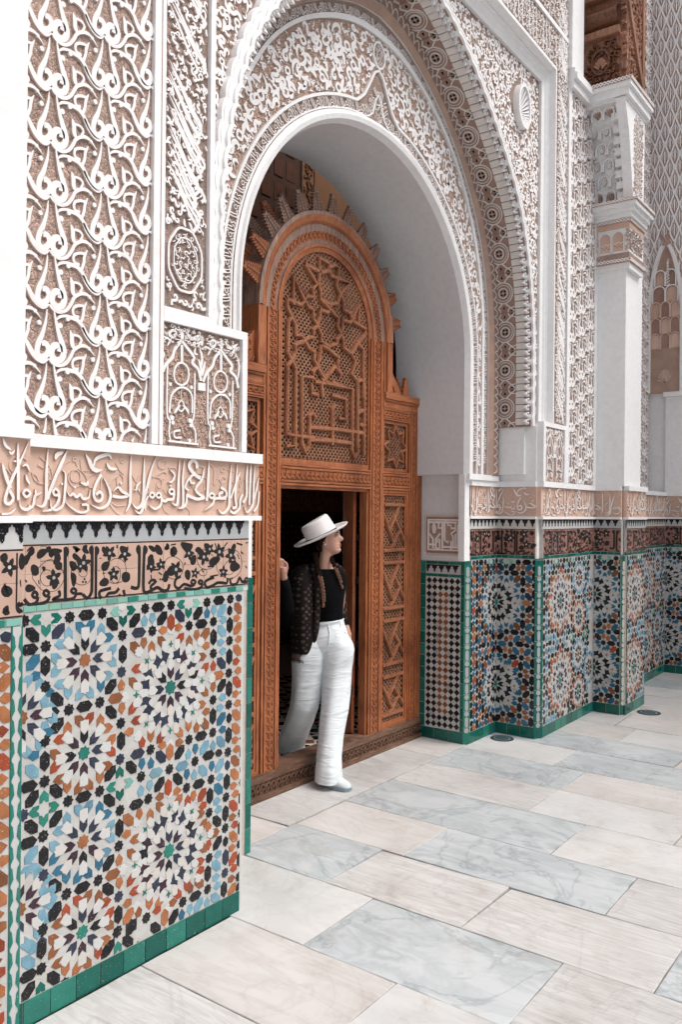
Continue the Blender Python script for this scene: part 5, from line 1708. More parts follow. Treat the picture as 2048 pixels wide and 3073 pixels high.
# masonry behind the ring face, left and right of the opening, closing off the hall
back = MB(); back.box(2.60, 3.055, 2.9, 3.5, 1.98, 4.0, 'plaster'); back.box(5.47, 6.1, 2.9, 3.5, 1.98, 4.0, 'plaster')
def hall_pt(x, z):
    if z <= 2.81: return (2.0 if x < 4.262 else 6.6, z)
    dx, dz = x-4.262, z-2.81; k = 9e9
    if abs(dx) > 1e-6: k = 2.3/abs(dx)
    if dz > 1e-6: k = min(k, 5.3/dz)
    return (4.262+dx*k, 2.81+dz*k)
band(back, I0, [hall_pt(*p) for p in I0], 3.5, 3.501, 'hall_wall'); back.build('masonry', Ar)
# ------------------------------------------------------------------ pilaster, capital, bracket and cedar corbel
E_ = wall('pilaster', 'plain white pilaster rising from tiles to a carved capital, right of the arch', (7.4, 2.6, 0), [(7.18, 7.60, 2.30, 3.5, 0, 3.82)], 'pilaster')
MEs = seg_map((7.15, 2.539), (7.15, 2.305)); MEf = seg_map((7.18, 2.27), (7.715, 2.27)); MEu = seg_map((7.15, 2.285), (7.60, 2.285))
mb = MB(); mb.boxm(MEs, -.02, .2535, 1.94, 3.83, -.05, 0, 'plaster'); mb.boxm(MEu, 0.002, .45, 1.94, 3.83, -.05, 0, 'plaster'); mb.boxm(MEs, -.02, .234, 0, 1.66, -.05, -.001, 'grout'); mb.boxm(MEf, 0, .535, 0, 1.66, -.02, -.001, 'grout'); mb.box(7.60, 7.715, 2.272, 2.60, 0, 1.95, 'plaster'); mb.build('plaster_face', E_)
zellige(E_, MEs, None, .001, .233, .086, 1.355, lambda u: u-2.236+.0, swap=True, single=120, key=lambda u, v: 0, uspan=(2.2, 2.6)); zellige(E_, MEf, None, .035, .533, .086, 1.355, lambda u: u-2.0, single=0, uspan=(1.98, 2.62))
for M_, L_ in ((MEs, .233), (MEf, .534)):
    strip_tiles(E_, M_, 0, L_, 0, .085, .11, GR); strip_tiles(E_, M_, 0, L_, 1.357, 1.382, .055, GR, stuff=True)
    tile_frieze(E_, M_, .001, L_-.001, lambda x, y: (x-1.9, y), far=True); merlons(E_, M_, 0, L_, 1.659, stuff=True); frieze(E_, M_, 0, L_, lambda x, y: (x-1.95, y), k=2)
chamfer(E_, (7.15, 2.31), (7.20, 2.267))
cap = thing('capital', 'carved capital with lattice mouldings and two small arches topping the pilaster', 'capital', (7.4, 2.4, 4.0)); mb = MB()
def block(mb, x0, y0, z0, z1, mat='plaster', x1=7.50, y1=2.56): mb.box(x0, x1, y0, y1, z0, z1, mat)
for x0, y0, z0, z1, mt in ((7.12, 2.25, 3.78, 3.83, 'plaster'), (7.09, 2.235, 3.83, 3.86, 'brown_cove'), (7.10, 2.245, 3.86, 3.91, 'carved_ground_fine'), (7.11, 2.25, 3.91, 4.12, 'stucco_white'), (7.10, 2.245, 4.12, 4.165, 'frieze_ground'), (7.09, 2.235, 4.165, 4.195, 'brown_cove'), (7.07, 2.215, 4.195, 4.235, 'plaster'), (7.04, 2.19, 4.235, 4.27, 'plaster'), (7.01, 2.165, 4.27, 4.305, 'plaster'), (7.0, 2.155, 4.305, 4.33, 'brown_cove')): block(mb, x0, y0, z0, z1, mt)
mb.build('capital_block', cap)
def interlace(mb, M, L, v0, v1, p=.030, h=.005, mat='stucco_white'):
    u = 0
    while u < L-p*.5:
        mb.ribbon(M, [(u, v0), (min(u+p, L), v1)], [.0065]*2, -.001, h, mat); mb.ribbon(M, [(u, v1), (min(u+p, L), v0)], [.0065]*2, -.001, h+.0004, mat); u += p
mb = MB()
for x0, y0, z0, z1 in ((7.09, 2.235, 3.83, 3.86), (7.09, 2.235, 4.165, 4.195), (7.0, 2.155, 4.305, 4.33)):
    interlace(mb, seg_map((x0, 2.54), (x0, y0)), 2.54-y0, z0+.002, z1-.002); interlace(mb, seg_map((x0, y0), (7.50, y0)), 7.50-x0, z0+.002, z1-.002)
Ms = seg_map((7.11, 2.535), (7.11, 2.25)); 
for c in (.085, .195):
    mb.poly(Ms, [(c-.042, 3.93)]+[(c-.044*math.cos(t*.449), 4.035+.052*math.sin(t*.449)) for t in range(8)]+[(c+.042, 3.93)], 0, .003, 'frieze_ground')
    mb.ribbon(Ms, [(c-.050, 3.925)]+[(c-.050*math.cos(t*.449), 4.035+.060*math.sin(t*.449)) for t in range(8)]+[(c+.050, 3.925)], [.007]*10, 0, .012, 'stucco_white')
    mb.ribbon(Ms, [(c-.04, 4.0), (c-.02, 3.99), (c, 4.005), (c+.02, 3.99), (c+.04, 4.0)], [.006]*5, .002, .009, 'stucco_white')
    for i in range(4): mb.disc(Ms, (c-.026+i*.017, 3.972-.012*(i % 2)), .004, .002, .0045, 'hole_shade', 6)
fill(mb, Ms, lambda x, y: 3.92 < y < 4.115 and (x < .03 or x > .25), (0, .285, 3.92, 4.115), .025, 4, 0, .008, 'frieze_ground', k=1); Mf = seg_map((7.11, 2.25), (7.50, 2.25)); fill(mb, Mf, lambda x, y: x < .37 and 3.92 < y < 4.115, (0, .38, 3.92, 4.115), .035, 4, 0, .005, 'carved_ground_fine', k=1)
mb.build('capital_relief', cap, kind='stuff')
br = thing('bracket', 'white honeycomb bracket flaring under the cedar corbel', 'bracket', (7.3, 2.4, 4.7)); mb = MB()
def bx(z): t = (z-4.33)/.77; return 7.10-.20*t-.06*max(0, t-.7)/.3, 2.215-.005*t
zs = [4.33+.77*i/10 for i in range(11)]
for a, b in zip(zs, zs[1:]):
    xa, ya = bx(a); xb, yb = bx(b); mb.add([(xa+.07, 2.56, a), (xb+.07, 2.56, b), (xb+.07, yb+.05, b), (xa+.07, ya+.05, a), (xa, ya+.08, a), (xb, yb+.08, b), (xb, yb, b), (xa, ya, a), (7.38, ya, a), (7.38, yb, b)], [(0, 1, 2, 3), (4, 5, 6, 7), (7, 6, 9, 8), (3, 2, 5, 4)], 'plaster')
mb.build('bracket_body', br, smooth=False); mb = MB()
for i in range(8):                                                    # ribbed inner edge and scalloped front edge
    z = 4.36+i*.086; x, y = bx(z); mb.box(x+.004, x+.09, y+.055+.01*math.sin(i*.9), y+.135, z, z+.060, 'plaster'); mb.box(x-.006, x+.02, y+.012, y+.062, z+.01, z+.078, 'plaster')
mb.build('rib', br)
for r in range(6):                                                    # tiers of small shell niches
    z = 4.36+r*.125; x, _ = bx(z+.06)
    for c in range(2):
        y = 2.515-c*.10-(.05 if r % 2 else 0); ms = MB(); Mq = PSX = (lambda X: (lambda u, v, h: (X-h, 2.56-u, v)))(x+.068)
        u = 2.56-y; P = [(u-.042, z)]+[(u-.044*math.cos(t*.524), z+.05+.052*math.sin(t*.524)) for t in range(7)]+[(u+.042, z)]
        ms.ribbon(Mq, P, [.012]*len(P), -.002, .030, 'plaster')
        for k in range(5):
            a = math.radians(-50+25*k); ms.ribbon(Mq, [(u, z+.02), (u+.045*math.sin(a), z+.03+.055*math.cos(a))], [.003, .011], -.002, .012, 'stucco_white' if r not in (0, 5) else 'brown_cove')
        ms.build('shell_niche', br)
mb = MB(); fill(mb, seg_map((6.98, 2.212), (7.38, 2.208)), lambda x, y: .10 < x < .34 and 4.40 < y < 5.06, (.1, .6, 4.38, 5.08), .05, 17, -.004, .010, 'stucco_white', k=1)
mb.build('front_relief', br, kind='stuff'); mb = MB()
for x0, y0, z0, z1, mt in ((6.86, 2.20, 5.085, 5.11, 'plaster'), (6.83, 2.175, 5.11, 5.17, 'plaster'), (6.80, 2.15, 5.17, 5.205, 'plaster'), (6.79, 2.145, 5.205, 5.235, 'brown_cove')): block(mb, x0, y0, z0, z1, mt, 7.42)
interlace(mb, seg_map((6.79, 2.54), (6.79, 2.145)), .39, 5.206, 5.234); interlace(mb, seg_map((6.79, 2.145), (7.42, 2.145)), .62, 5.206, 5.234); mb.build('cornice', br)
cc = thing('corbel', 'weathered carved cedar corbel high at the upper right', 'corbel', (7.2, 2.4, 5.8)); mb = MB()
mb.box(6.86, 7.42, 2.24, 2.58, 5.24, 8, 'wood_cedar'); mb.build('cedar_block', cc)
Mq = (lambda u, v, h: (6.86-h, 2.56-u, v)); mb = MB()
for i in range(3):                                                    # half-round moulded steps on the shaded side
    z = 5.62+i*.31
    mb.box(6.80-.02*i, 6.87, 2.25, 2.56, z, z+.06, 'wood_cedar'); P = [(6.86-.10*math.sin(t*.39), 2.56, z+.08+.18*(t/8)) for t in range(9)]
    mb.add([(x, 2.56, zz) for x, _, zz in P]+[(x, 2.26, zz) for x, _, zz in P], [(k, k+1, 10+k, 9+k) for k in range(8)], 'wood_cedar_dark' if i == 0 else 'wood_cedar')
mb.build('moulded_step', cc, smooth=False); mb = MB(); ins_ = lambda x, y: .02 < x < .31 and 5.26 < y < 5.60
fill(mb, Mq, ins_, (0, .33, 5.25, 5.6), .07, 9, -.002, .03, 'wood_cedar_dark', k=2, dens=.7); mb.ribbon(Mq, [(.15+.075*math.sin(t*.5236), 5.43+.10*math.cos(t*.5236)) for t in range(12)], [.018]*12, 0, .036, 'wood_cedar_dark', True)
for k in range(7): a = math.radians(-60+20*k); mb.ribbon(Mq, [(.15, 5.36), (.15+.06*math.sin(a), 5.36+.10*math.cos(a))], [.006, .02], 0, .034, 'wood_cedar')
mb.build('side_carving', cc, kind='stuff'); Mq = seg_map((6.86, 2.24), (7.80, 2.24)); mb = MB()
fill(mb, Mq, lambda x, y: x < .54 and 5.25 < y < 6.9, (0, .55, 5.25, 6.9), .11, 10, -.002, .034, 'wood_cedar', bias=lambda x, y: 0, k=2, dens=.62)
for i in range(34):
    x = random.uniform(.08, .40); y = random.uniform(5.4, 6.8); mb.poly(Mq, [(x, y), (x+.03, y+.06), (x+.015, y+.16), (x-.012, y+.1)], 0, .004, 'wood_cedar_dark')
mb.ribbon(Mq, [(.02, 5.90), (.28, 5.52), (.46, 5.26)], [.055]*3, .0, .050, 'wood_cedar'); mb.ribbon(Mq, [(.43, 5.25), (.43, 7.2)], [.055]*2, .0, .045, 'wood_cedar'); mb.ribbon(Mq, [(.04, 5.25), (.04, 7.2)], [.05]*2, 0, .03, 'wood_cedar'); mb.build('front_carving', cc, kind='stuff')
# ------------------------------------------------------------------ corner of the court
F_ = wall('carved_wall', 'strip of carved wall in the far corner of the court, right of the pilaster', (8.6, 2.9, 0), [(7.62, 9.5, 2.80, 3.5, 0, 8), (7.72, 9.42, 2.60, 2.9, 0, 1.93)])
MF = seg_map((7.72, 2.56), (9.42, 2.56)); mb = MB(); mb.boxm(MF, 0, 1.7, 0, 1.66, -.04, -.001, 'grout'); mb.build('tile_bed', F_)
zellige(F_, MF, None, .6, 1.698, .086, 1.355, lambda u: 2.64-u+.62, flip=True, single=0); strip_tiles(F_, MF, .6, 1.699, 0, .085, .12, GR, stuff=True); strip_tiles(F_, MF, .6, 1.699, 1.357, 1.382, .05, GR, stuff=True)
tile_frieze(F_, MF, .6, 1.699, lambda x, y: (x-.95, y), far=True); merlons(F_, MF, .6, 1.699, 1.659, stuff=True); frieze(F_, MF, .6, 1.699, lambda x, y: (x-.98, y), k=2)
MFu = seg_map((7.6, 2.76), (9.42, 2.76)); lattice(F_, MFu, .7, 1.82, 1.949, 8, ph=(.8, 2.0), k=1, h=.012, ground='carved_ground_fine'); 
G_ = wall('end_wall', 'far end wall of the court with diamond lattice carving', (9.6, 1.0, 0), [(9.46, 9.9, -6, 2.80, 0, 8)])
MG = seg_map((9.42, 2.76), (9.42, -6)); mb = MB(); mb.boxm(MG, .19, 8.76, 1.94, 3.0, -.05, 0, 'plaster'); mb.boxm(MG, .17, 8.76, 2.98, 3.03, -.05, .03, 'plaster'); mb.boxm(MG, .2, 8.76, 0, 1.66, -.06, -.001, 'grout'); mb.boxm(MG, 1.6, 8.76, 3.03, 8, -.05, 0, 'stucco_white'); mb.build('plaster_face', G_)
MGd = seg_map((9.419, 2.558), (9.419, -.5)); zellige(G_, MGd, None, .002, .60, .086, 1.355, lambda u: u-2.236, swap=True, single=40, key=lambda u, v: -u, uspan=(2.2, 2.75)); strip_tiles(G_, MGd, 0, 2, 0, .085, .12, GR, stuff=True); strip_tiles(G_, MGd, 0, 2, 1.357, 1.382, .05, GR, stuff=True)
tile_frieze(G_, MGd, .001, 1.2, lambda x, y: (x-1.6, y), far=True); merlons(G_, MGd, 0, 1.2, 1.659, stuff=True); frieze(G_, MGd, 0, 1.2, lambda x, y: (x-1.7, y), k=2)
def lattice2(parent, M, u0, u1, v0, v1):
    g = MB(); g.boxm(M, u0, u1, v0, v1, -.05, 0, 'carved_ground'); pn = g.build('carved_panel', parent); mb = MB(); px_, pz = .106, .27; j = 0; v = v0
    hole = lambda x, y: y < 4.70 and abs(x-.18) < .185*max(0.0, 1-max(0, (y-3.9)/.80)**1.6)+.01
    while v < v1:
        u = u0+(px_/2 if j % 2 else 0)
        while u < u1:
            for fl, w, P in (('', 18, [(0, -pz*.5), (-px_*.36, -pz*.2), (-px_*.40, 0), (-px_*.2, pz*.28), (0, pz*.5)]), ('', 18, [(0, -pz*.5), (px_*.36, -pz*.2), (px_*.40, 0), (px_*.2, pz*.28), (0, pz*.5)]), ('l', 16, [(0, -pz*.3), (0, 0), (0, pz*.25)]), ('az', 7, [(-.018, -.05), (-.024, 0), (-.006, .05)]), ('az', 7, [(.018, -.05), (.024, 0), (.006, .05)])):
                Q = [(u+x, v+y) for x, y in P]
                if all(u0 < q[0] < u1 and v0 < q[1] < v1 and not hole(*q) for q in Q): stroke(mb, M, [fl, w]+[c*1000 for q in Q for c in q], -.002, .009, 'stucco_white', k=2)
            u += px_
        v += pz/2; j += 1
    mb.build('lattice_relief', pn, kind='stuff')
lattice2(G_, MG, .0, 1.6, 3.03, 7.6)
nc = thing('niche', 'tan honeycomb arch niche in the end wall at the right edge', 'niche', (9.5, 2.58, 3.8)); mb = MB(); c0 = .180
def hw(z): return .158*max(0.0, 1-max(0, (z-3.85)/.78)**1.7)**.7
zz = [3.03+.04*i for i in range(41)]; zz = [z for z in zz if hw(z) > .004]+[4.62]
for s_ in (-1, 1): mb.ribbon(MG, [(c0+s_*(hw(z)+.022), z) for z in zz], [.034]*len(zz), -.002, .030, 'stucco_white'); mb.ribbon(MG, [(c0+s_*(hw(z)+.002), z) for z in zz], [.010]*len(zz), -.002, .022, 'plaster')
mb.build('lace_rim', nc); mb = MB()
pts = [(c0-hw(z), z) for z in zz]+[(c0+hw(z), z) for z in zz[::-1]]; mb.poly(MG, pts, .0, .003, 'brown_cove'); mb.build('niche_back', nc)
for r in range(5):
    z = 4.28-r*.17; w = hw(z)*.98; k = 2 if r < 2 else 3
    for i in range(k):
        u = c0-w+(i+.5)*2*w/k; a = w/k*.95; ms = MB(); P = [(u-a, z-.10)]+[(u-a*math.cos(t*.524), z+.02+.055*math.sin(t*.524)) for t in range(7)]+[(u+a, z-.10)]
        ms.ribbon(MG, P, [.012]*len(P), 0, .03-.004*r+.003*(i % 2), 'frieze_vine' if r > 1 else 'stucco_white'); ms.poly(MG, [(u-a*.8, z-.09)]+[(u-a*.8*math.cos(t*.524), z+.015+.045*math.sin(t*.524)) for t in range(7)]+[(u+a*.8, z-.09)], .002, .006, 'soffit_brown' if (i+r) % 2 else 'frieze_ground'); ms.build('cell_arch', nc)
mb = MB()
for k in range(11): a = math.radians(-80+16*k); mb.ribbon(MG, [(c0, 3.14), (c0+.075*math.sin(a), 3.15+.13*math.cos(a))], [.004, .014], .003, .014, 'frieze_vine')
mb.build('shell', nc); mb = MB()
for k in range(9): a = -.5+.12*k; mb.ribbon(MG, [(c0+.012, 4.18+k*.03), (c0+.045-.002*k, 4.20+k*.034)], [.012, .010], .003, .02, 'stucco_white')
mb.build('fluted_cell', nc, kind='stuff')
# courtyard walls behind and beside the camera (they close the court and bounce its light)
cw = wall('court_wall', 'plain pale wall on the far side of the court, behind the viewer', (0, -14.3, 0), [(-12, 9.9, -14.6, -14.1, 0, 7)]); cw2 = wall('court_wall', 'plain pale wall closing the court on the left, behind the viewer', (-12.2, -6, 0), [(-12.4, -12, -14.1, 3.5, 0, 7)]); cw3 = wall('court_wall', 'plain wall continuing the facade to the left of the pier, out of view', (-6, 2.8, 0), [(-12, -.2, 2.4, 3.5, 0, 8)]); cw4 = wall('court_wall', 'plain wall continuing the end wall behind the viewer', (9.7, -10, 0), [(9.46, 9.9, -14.1, -6, 0, 7)])
# ------------------------------------------------------------------ cedar door screen
DX = 4.355; YD = 3.31
Dr = thing('door_screen', 'carved cedar door screen with arched lattice and a crown of toothed finials', 'door', (DX, 3.35, 0)); MDd = PF(YD)
def bar(x0, x1, z0, z1, h=.0, mat='wood', name='rail', y1=.07):
    mb = MB(); mb.boxm(MDd, x0, x1, z0, z1, -y1, h, mat); return mb
def moulded(name, x0, x1, z0, z1, vertical, parent=Dr, carved=True, mat=None, seed=1):
    """frame bar with fine fillets and a middle band of carved scroll leaves"""
    mt = mat or ('wood' if vertical else 'wood_h'); mb = MB(); a0, a1 = (x0, x1) if vertical else (z0, z1); w = a1-a0
    L0, L1 = (z0, z1) if vertical else (x0, x1)
    def bb(s, e, h0, h1):
        if vertical: mb.boxm(MDd, a0+s*w, a0+e*w, L0, L1, h0, h1, mt)
        else: mb.boxm(MDd, L0, L1, a0+s*w, a0+e*w, h0, h1, mt)
    for s, e, h in ((0, .10, .004), (.10, .145, -.004), (.145, .24, .008), (.24, .28, -.002), (.28, .72, .001), (.72, .76, -.002), (.76, .855, .008), (.855, .90, -.004), (.90, 1, .004)): bb(s, e, -.06, h)
    o = mb.build(name, parent)
    if carved:
        c = MB(); P = .046; n = max(1, int((L1-L0)/P)); P = (L1-L0)/n; m = (a0+a1)/2; hw_ = w*.20
        for i in range(n):
            t = L0+(i+.5)*P
            for q, wd, hh in (([(-.9, -.42), (-.2, -.46), (.7, -.2), (.85, .2), (.2, .42), (-.4, .2), (-.1, -.05)], .0072, .0078), ([(.9, -.5), (.2, -.30), (-.6, .1)], .0050, .0055)):
                Q = [((m+a*hw_), t+b*P) if vertical else (t+b*P, m-a*hw_) for a, b in q]; Q = spline(Q, 2); c.ribbon(MDd, Q, [wd*(1-.5*k/len(Q)) for k in range(len(Q))], 0, hh+HJ[0]*2e-5, mt); HJ[0] = (HJ[0]+1) % 17
        c.build('carved_scroll', o, kind='stuff')
    return o
XL, XR = 3.16, 5.55
# stiles (x) and rails (z)
for x0, x1, z0, z1, cv in ((4.835, 4.995, .15, 2.91, 1), (3.715, 3.875, .15, 2.91, 1), (5.352, 5.478, .15, 2.545, 1), (3.232, 3.358, .15, 2.545, 1)): moulded('stile', x0, x1, z0, z1, True, carved=bool(cv))
for x0, x1 in ((5.478, 5.552), (3.158, 3.232)):
    mb = MB(); mb.boxm(MDd, x0, x1, .0, 2.56, -.06, .012, 'wood'); xx = x0+.020 if x0 > 4 else x1-.020; z = .2
    mb.boxm(MDd, (x1-.03 if x0 > 4 else x0), (x1 if x0 > 4 else x0+.03), .0, 2.56, .012, .020, 'wood'); mb.build('outer_stile', Dr)
    mb = MB()
    while z < 2.5: mb.ribbon(MDd, [(xx-.007, z), (xx+.007, z+.014)], [.008]*2, .010, .0175, 'wood'); z += .0165
    mb.build('rope_moulding', Dr, kind='stuff')
for x0, x1, z0, z1 in ((3.875, 4.835, 1.862, 1.995), (4.995, 5.352, 1.862, 1.995), (3.358, 3.715, 1.862, 1.995), (4.995, 5.352, 2.365, 2.455), (3.358, 3.715, 2.365, 2.455)): moulded('rail', x0, x1, z0, z1, False)
for x0, x1 in ((4.995, 5.552), (3.158, 3.715)):                         # shoulder cornice
    mb = MB(); mb.boxm(MDd, x0, x1, 2.455, 2.495, -.06, .006, 'wood_h'); mb.boxm(MDd, x0, x1, 2.495, 2.513, -.06, .012, 'wood_h'); mb.boxm(MDd, x0, x1, 2.513, 2.56, -.16, .024, 'wood_h'); o = mb.build('cornice', Dr); mb = MB(); x = x0+.01
    while x < x1-.02: mb.ribbon(MDd, [(x, 2.497), (x+.014, 2.511)], [.008]*2, .010, .018, 'wood_h'); x += .017
    mb.build('rope_moulding', o, kind='stuff')
for x0, x1, z0, z1 in ((4.815, 4.835, .15, 1.862), (3.875, 3.893, .15, 1.862)): bar(x0, x1, z0, z1, -.012, 'wood').build('door_lining', Dr)
bar(3.893, 4.815, 1.842, 1.862, -.012, 'wood_h').build('door_lining', Dr)
# sill
mb = MB(); mb.boxm(MDd, 3.10, 5.552, .0, .030, -.14, .035, 'wood_sill'); mb.boxm(MDd, 3.10, 5.552, .030, .105, -.14, .012, 'wood_sill'); mb.boxm(MDd, 3.10, 5.552, .105, .15, -.14, .022, 'wood_sill'); sill = mb.build('sill', Dr)
mb = MB(); n = 50
for i in range(n):
    t = 3.2+i*.047; Q = spline([(t-.018, .042), (t-.02, .07), (t+.004, .094), (t+.018, .075), (t+.004, .055), (t-.006, .068)], 2); mb.ribbon(MDd, Q, [.0085*(1-.5*k/len(Q)) for k in range(len(Q))], .010, .023+HJ[0]*3e-5, 'wood_sill'); HJ[0] = (HJ[0]+1) % 17
mb.build('carved_scroll', sill, kind='stuff')
# arch of the screen
ZC = 2.91
def arc(r, n=40, a0=-90, a1=90): return [(DX+r*math.sin(math.radians(a0+(a1-a0)*i/n)), ZC+r*math.cos(math.radians(a0+(a1-a0)*i/n))) for i in range(n+1)]
def ringband(name, r0, r1, h0, h1, mat, dep=-.06):
    mb = MB(); P, Q = arc(r0), arc(r1); n = len(P)
    vs = [MDd(*p, h0) for p in P]+[MDd(*p, h1) for p in Q]+[MDd(*p, dep) for p in P]+[MDd(*p, dep) for p in Q]
    mb.add(vs, [(i, i+1, n+i+1, n+i) for i in range(n-1)]+[(i, i+1, 2*n+i+1, 2*n+i) for i in range(n-1)]+[(n+i, n+i+1, 3*n+i+1, 3*n+i) for i in range(n-1)], mat); return mb.build(name, Dr)
ringband('arch_rim', .468, .50, -.012, -.002, 'wood'); ringband('arch_rim', .50, .52, .004, .004, 'wood'); ringband('arch_rim', .520, .545, -.004, -.001, 'wood_grey'); ringband('arch_rim', .545, .595, .001, .001, 'wood'); ringband('arch_rim', .595, .640, .006, .008, 'wood_grey'); ringband('arch_rim', .64, .655, .012, .012, 'wood'); ringband('arch_rim', .655, .695, .020, .034, 'wood'); oc = ringband('arch_rim', .695, .718, .034, .030, 'wood_grey', -.12)
mb = MB(); n = 40
for i in range(n):
    a = math.radians(-88+i*176/(n-1)); 
    def g(r, t): return (DX+(.57+r)*math.sin(a+t/.57), ZC+(.57+r)*math.cos(a+t/.57))
    Q = spline([g(-.020, -.018), g(.0, -.020), g(.020, -.006), g(.018, .012), g(-.004, .014), g(-.010, 0)], 2); mb.ribbon(MDd, Q, [.0085*(1-.5*k/len(Q)) for k in range(len(Q))], 0, .0085+HJ[0]*2e-5, 'wood'); HJ[0] = (HJ[0]+1) % 17
mb.build('carved_scroll', Dr, kind='stuff'); mb = MB()
for i in range(128):
    a = math.radians(-90+i*180/128); b = a+.016; mb.ribbon(MDd, [(DX+.642*math.sin(a), ZC+.642*math.cos(a)), (DX+.656*math.sin(b), ZC+.656*math.cos(b))], [.007]*2, .010, .0175, 'wood')
mb.build('rope_moulding', Dr, kind='stuff')
for s_ in (-1, 1):                                                     # straight sides of the arch below its springing
    x0, x1 = sorted((DX+s_*.655, DX+s_*.718)); mb = MB(); mb.boxm(MDd, x0, x1, 2.56, ZC, -.12, .026, 'wood'); mb.boxm(MDd, min(DX+s_*.635, DX+s_*.655), max(DX+s_*.635, DX+s_*.655), 2.456, ZC, -.06, .010, 'wood'); mb.build('arch_side', Dr)
# crown of toothed finials, two rows
def tooth(h=.136, w=.124, n=7, dep=.020, mat='wood_grey'):
    L = []
    for i in range(n):
        t = i/n; ww = w/2*(1-.60*t); L += [(ww-.013, t*h+.002), (ww, t*h+h/n*.80)]
    P = L+[(w*.10, h*.93), (w*.21, h*1.06), (0, h*.99), (-w*.21, h*1.06), (-w*.10, h*.93)]+[(-x, y) for x, y in L[::-1]]
    mb = MB(); mb.poly(lambda u, v, hh: (u, -hh, v), P, -dep, 0, mat)
    for i in range(n-1):
        t = (i+.35)/n; ww = w/2*(1-.6*t)*.66
        for s_ in (-1, 1): mb.poly(lambda u, v, hh: (u, -hh, v), [(s_*ww, t*h), (s_*ww*.25, t*h+.004), (s_*ww*.9, t*h+h/n*.62)], 0, .0012, 'wood_cedar_dark')
    mb.ribbon(lambda u, v, hh: (u, -hh, v), [(0, .008), (0, h*.86)], [.009, .006], 0, .006, mat)
    me = bpy.data.meshes.new('finial'); me.from_pydata(mb.v, [], mb.f)
    for k in mb.names: me.materials.append(MAT[k])
    me.polygons.foreach_set('material_index', mb.m); return me
TG, TW = tooth(), tooth(mat='wood')
for row, (dy, off) in enumerate(((0, 0), (.13, .0))):
    for k in range(-6, 8):
        a = math.radians(1.2+12.9*k)
        if abs(math.degrees(a)) > 88: continue
        m4 = Matrix.Translation((DX+.714*math.sin(a), YD-.012+dy, ZC+.714*math.cos(a))) @ Matrix.Rotation(a, 4, 'Y'); inst('finial', TW if abs(k) > 4 or (row and k % 3 == 0) else TG, Dr, m4)
def step_finial(x0, sgn):
    P = [(0, 0), (.165, 0)]+[q for i in range(9) for q in ((.165-.018*i, .022+.020*i), (.160-.018*i-.012, .014+.020*(i+1)))]+[(0, .21)]
    mb = MB(); mb.poly(MDd, [(x0+sgn*x, 2.56+z) for x, z in P], -.04, -.005, 'wood'); fill(mb, MDd, lambda x, z: 0 < (x-x0)*sgn < .13-(z-2.56)*.62 and z > 2.57, (min(x0, x0+sgn*.16), max(x0, x0+sgn*.16), 2.56, 2.75), .05, 3, -.006, .004, 'wood', k=2, dens=.8); mb.build('corner_finial', Dr)
    P = [(-.045, 0), (.045, 0), (.045, .02), (.036, .028), (.040, .05), (.03, .058), (.033, .08), (.022, .088), (.024, .11), (.012, .118), (.014, .14), (-.014, .14), (-.012, .118), (-.024, .11), (-.022, .088), (-.033, .08), (-.03, .058), (-.04, .05), (-.036, .028), (-.045, .02)]
    for dy in (0, .07): mb = MB(); mb.poly(PF(YD+dy), [(x0+sgn*.235+x, 2.56+z) for x, z in P], -.03, -.005, 'wood'); mb.build('corner_finial', Dr)
step_finial(DX+.718, 1); step_finial(DX-.718, -1)
# lattice grilles
def grille(name, inside, x0, x1, z0, z1, p=.0375, y=-.026, w=.0088):
    mb = MB(); Mg = PF(YD-y)
    import itertools
    for dirn in (1, -1):
        cmin = (z0-x1 if dirn > 0 else z0+x0); cmax = (z1-x0 if dirn > 0 else z1+x1); c = math.floor(cmin/p)*p
        while c < cmax:
            run = None; t = x0
            while t <= x1+.004:
                z = c+t if dirn > 0 else c-t; ok = (t <= x1) and z0 < z < z1 and inside(t, z)
                if ok and run is None: run = (t, z)
                if not ok and run is not None:
                    e = (t-.004, (c+t-.004) if dirn > 0 else (c-t+.004))
                    if e[0]-run[0] > .006: mb.ribbon(Mg, [run, e], [w, w], -.0015, .0015+(.0006 if dirn > 0 else 0), 'wood_grille', slope=1.0)
                    run = None
                t += .004
            c += p
    # turned beads on the crossings
    i0 = int(math.floor((z0-x1)/p))-1; i1 = int(math.ceil((z1-x0)/p))+1; j0 = int(math.floor((z0+x0)/p))-1; j1 = int(math.ceil((z1+x1)/p))+1
    for i in range(i0, i1):
        for j in range(j0, j1):
            x, z = (j-i)*p/2, (i+j)*p/2
            if x0+.006 < x < x1-.006 and z0+.006 < z < z1-.006 and inside(x, z): mb.poly(Mg, [(x+.0082, z), (x, z+.0082), (x-.0082, z), (x, z-.0082)], .001, .0045, 'wood_grille', .002)
    return mb.build(name, Dr, kind='stuff')
inA = lambda x, z: 2.03 < z and abs(x-DX) < .472 and (z < ZC or math.hypot(x-DX, z-ZC) < .470)
grille('lattice', inA, DX-.472, DX+.472, 2.03, 3.385)
def strap(name, lines, w=.028, h0=-.028, h1=-.004, f=None, parent=Dr, mat='wood_strap'):
    mb = MB()
    for P in lines:
        Q = [f(*p) for p in P] if f else P; jz = HJ[0]*1.5e-4; HJ[0] = (HJ[0]+1) % 17
        mb.ribbon(MDd, Q, [w]*len(Q), h0, h1-.006+jz, mat, slope=1.0); mb.ribbon(MDd, Q, [w*.55]*len(Q), h1-.008, h1+jz, mat, slope=1.35)
    return mb.build(name, parent, kind='stuff')
strap('strapwork', [[(p[0]/1000, p[1]/1000) for p in L] for L in D['strap']])
mb = MB(); 
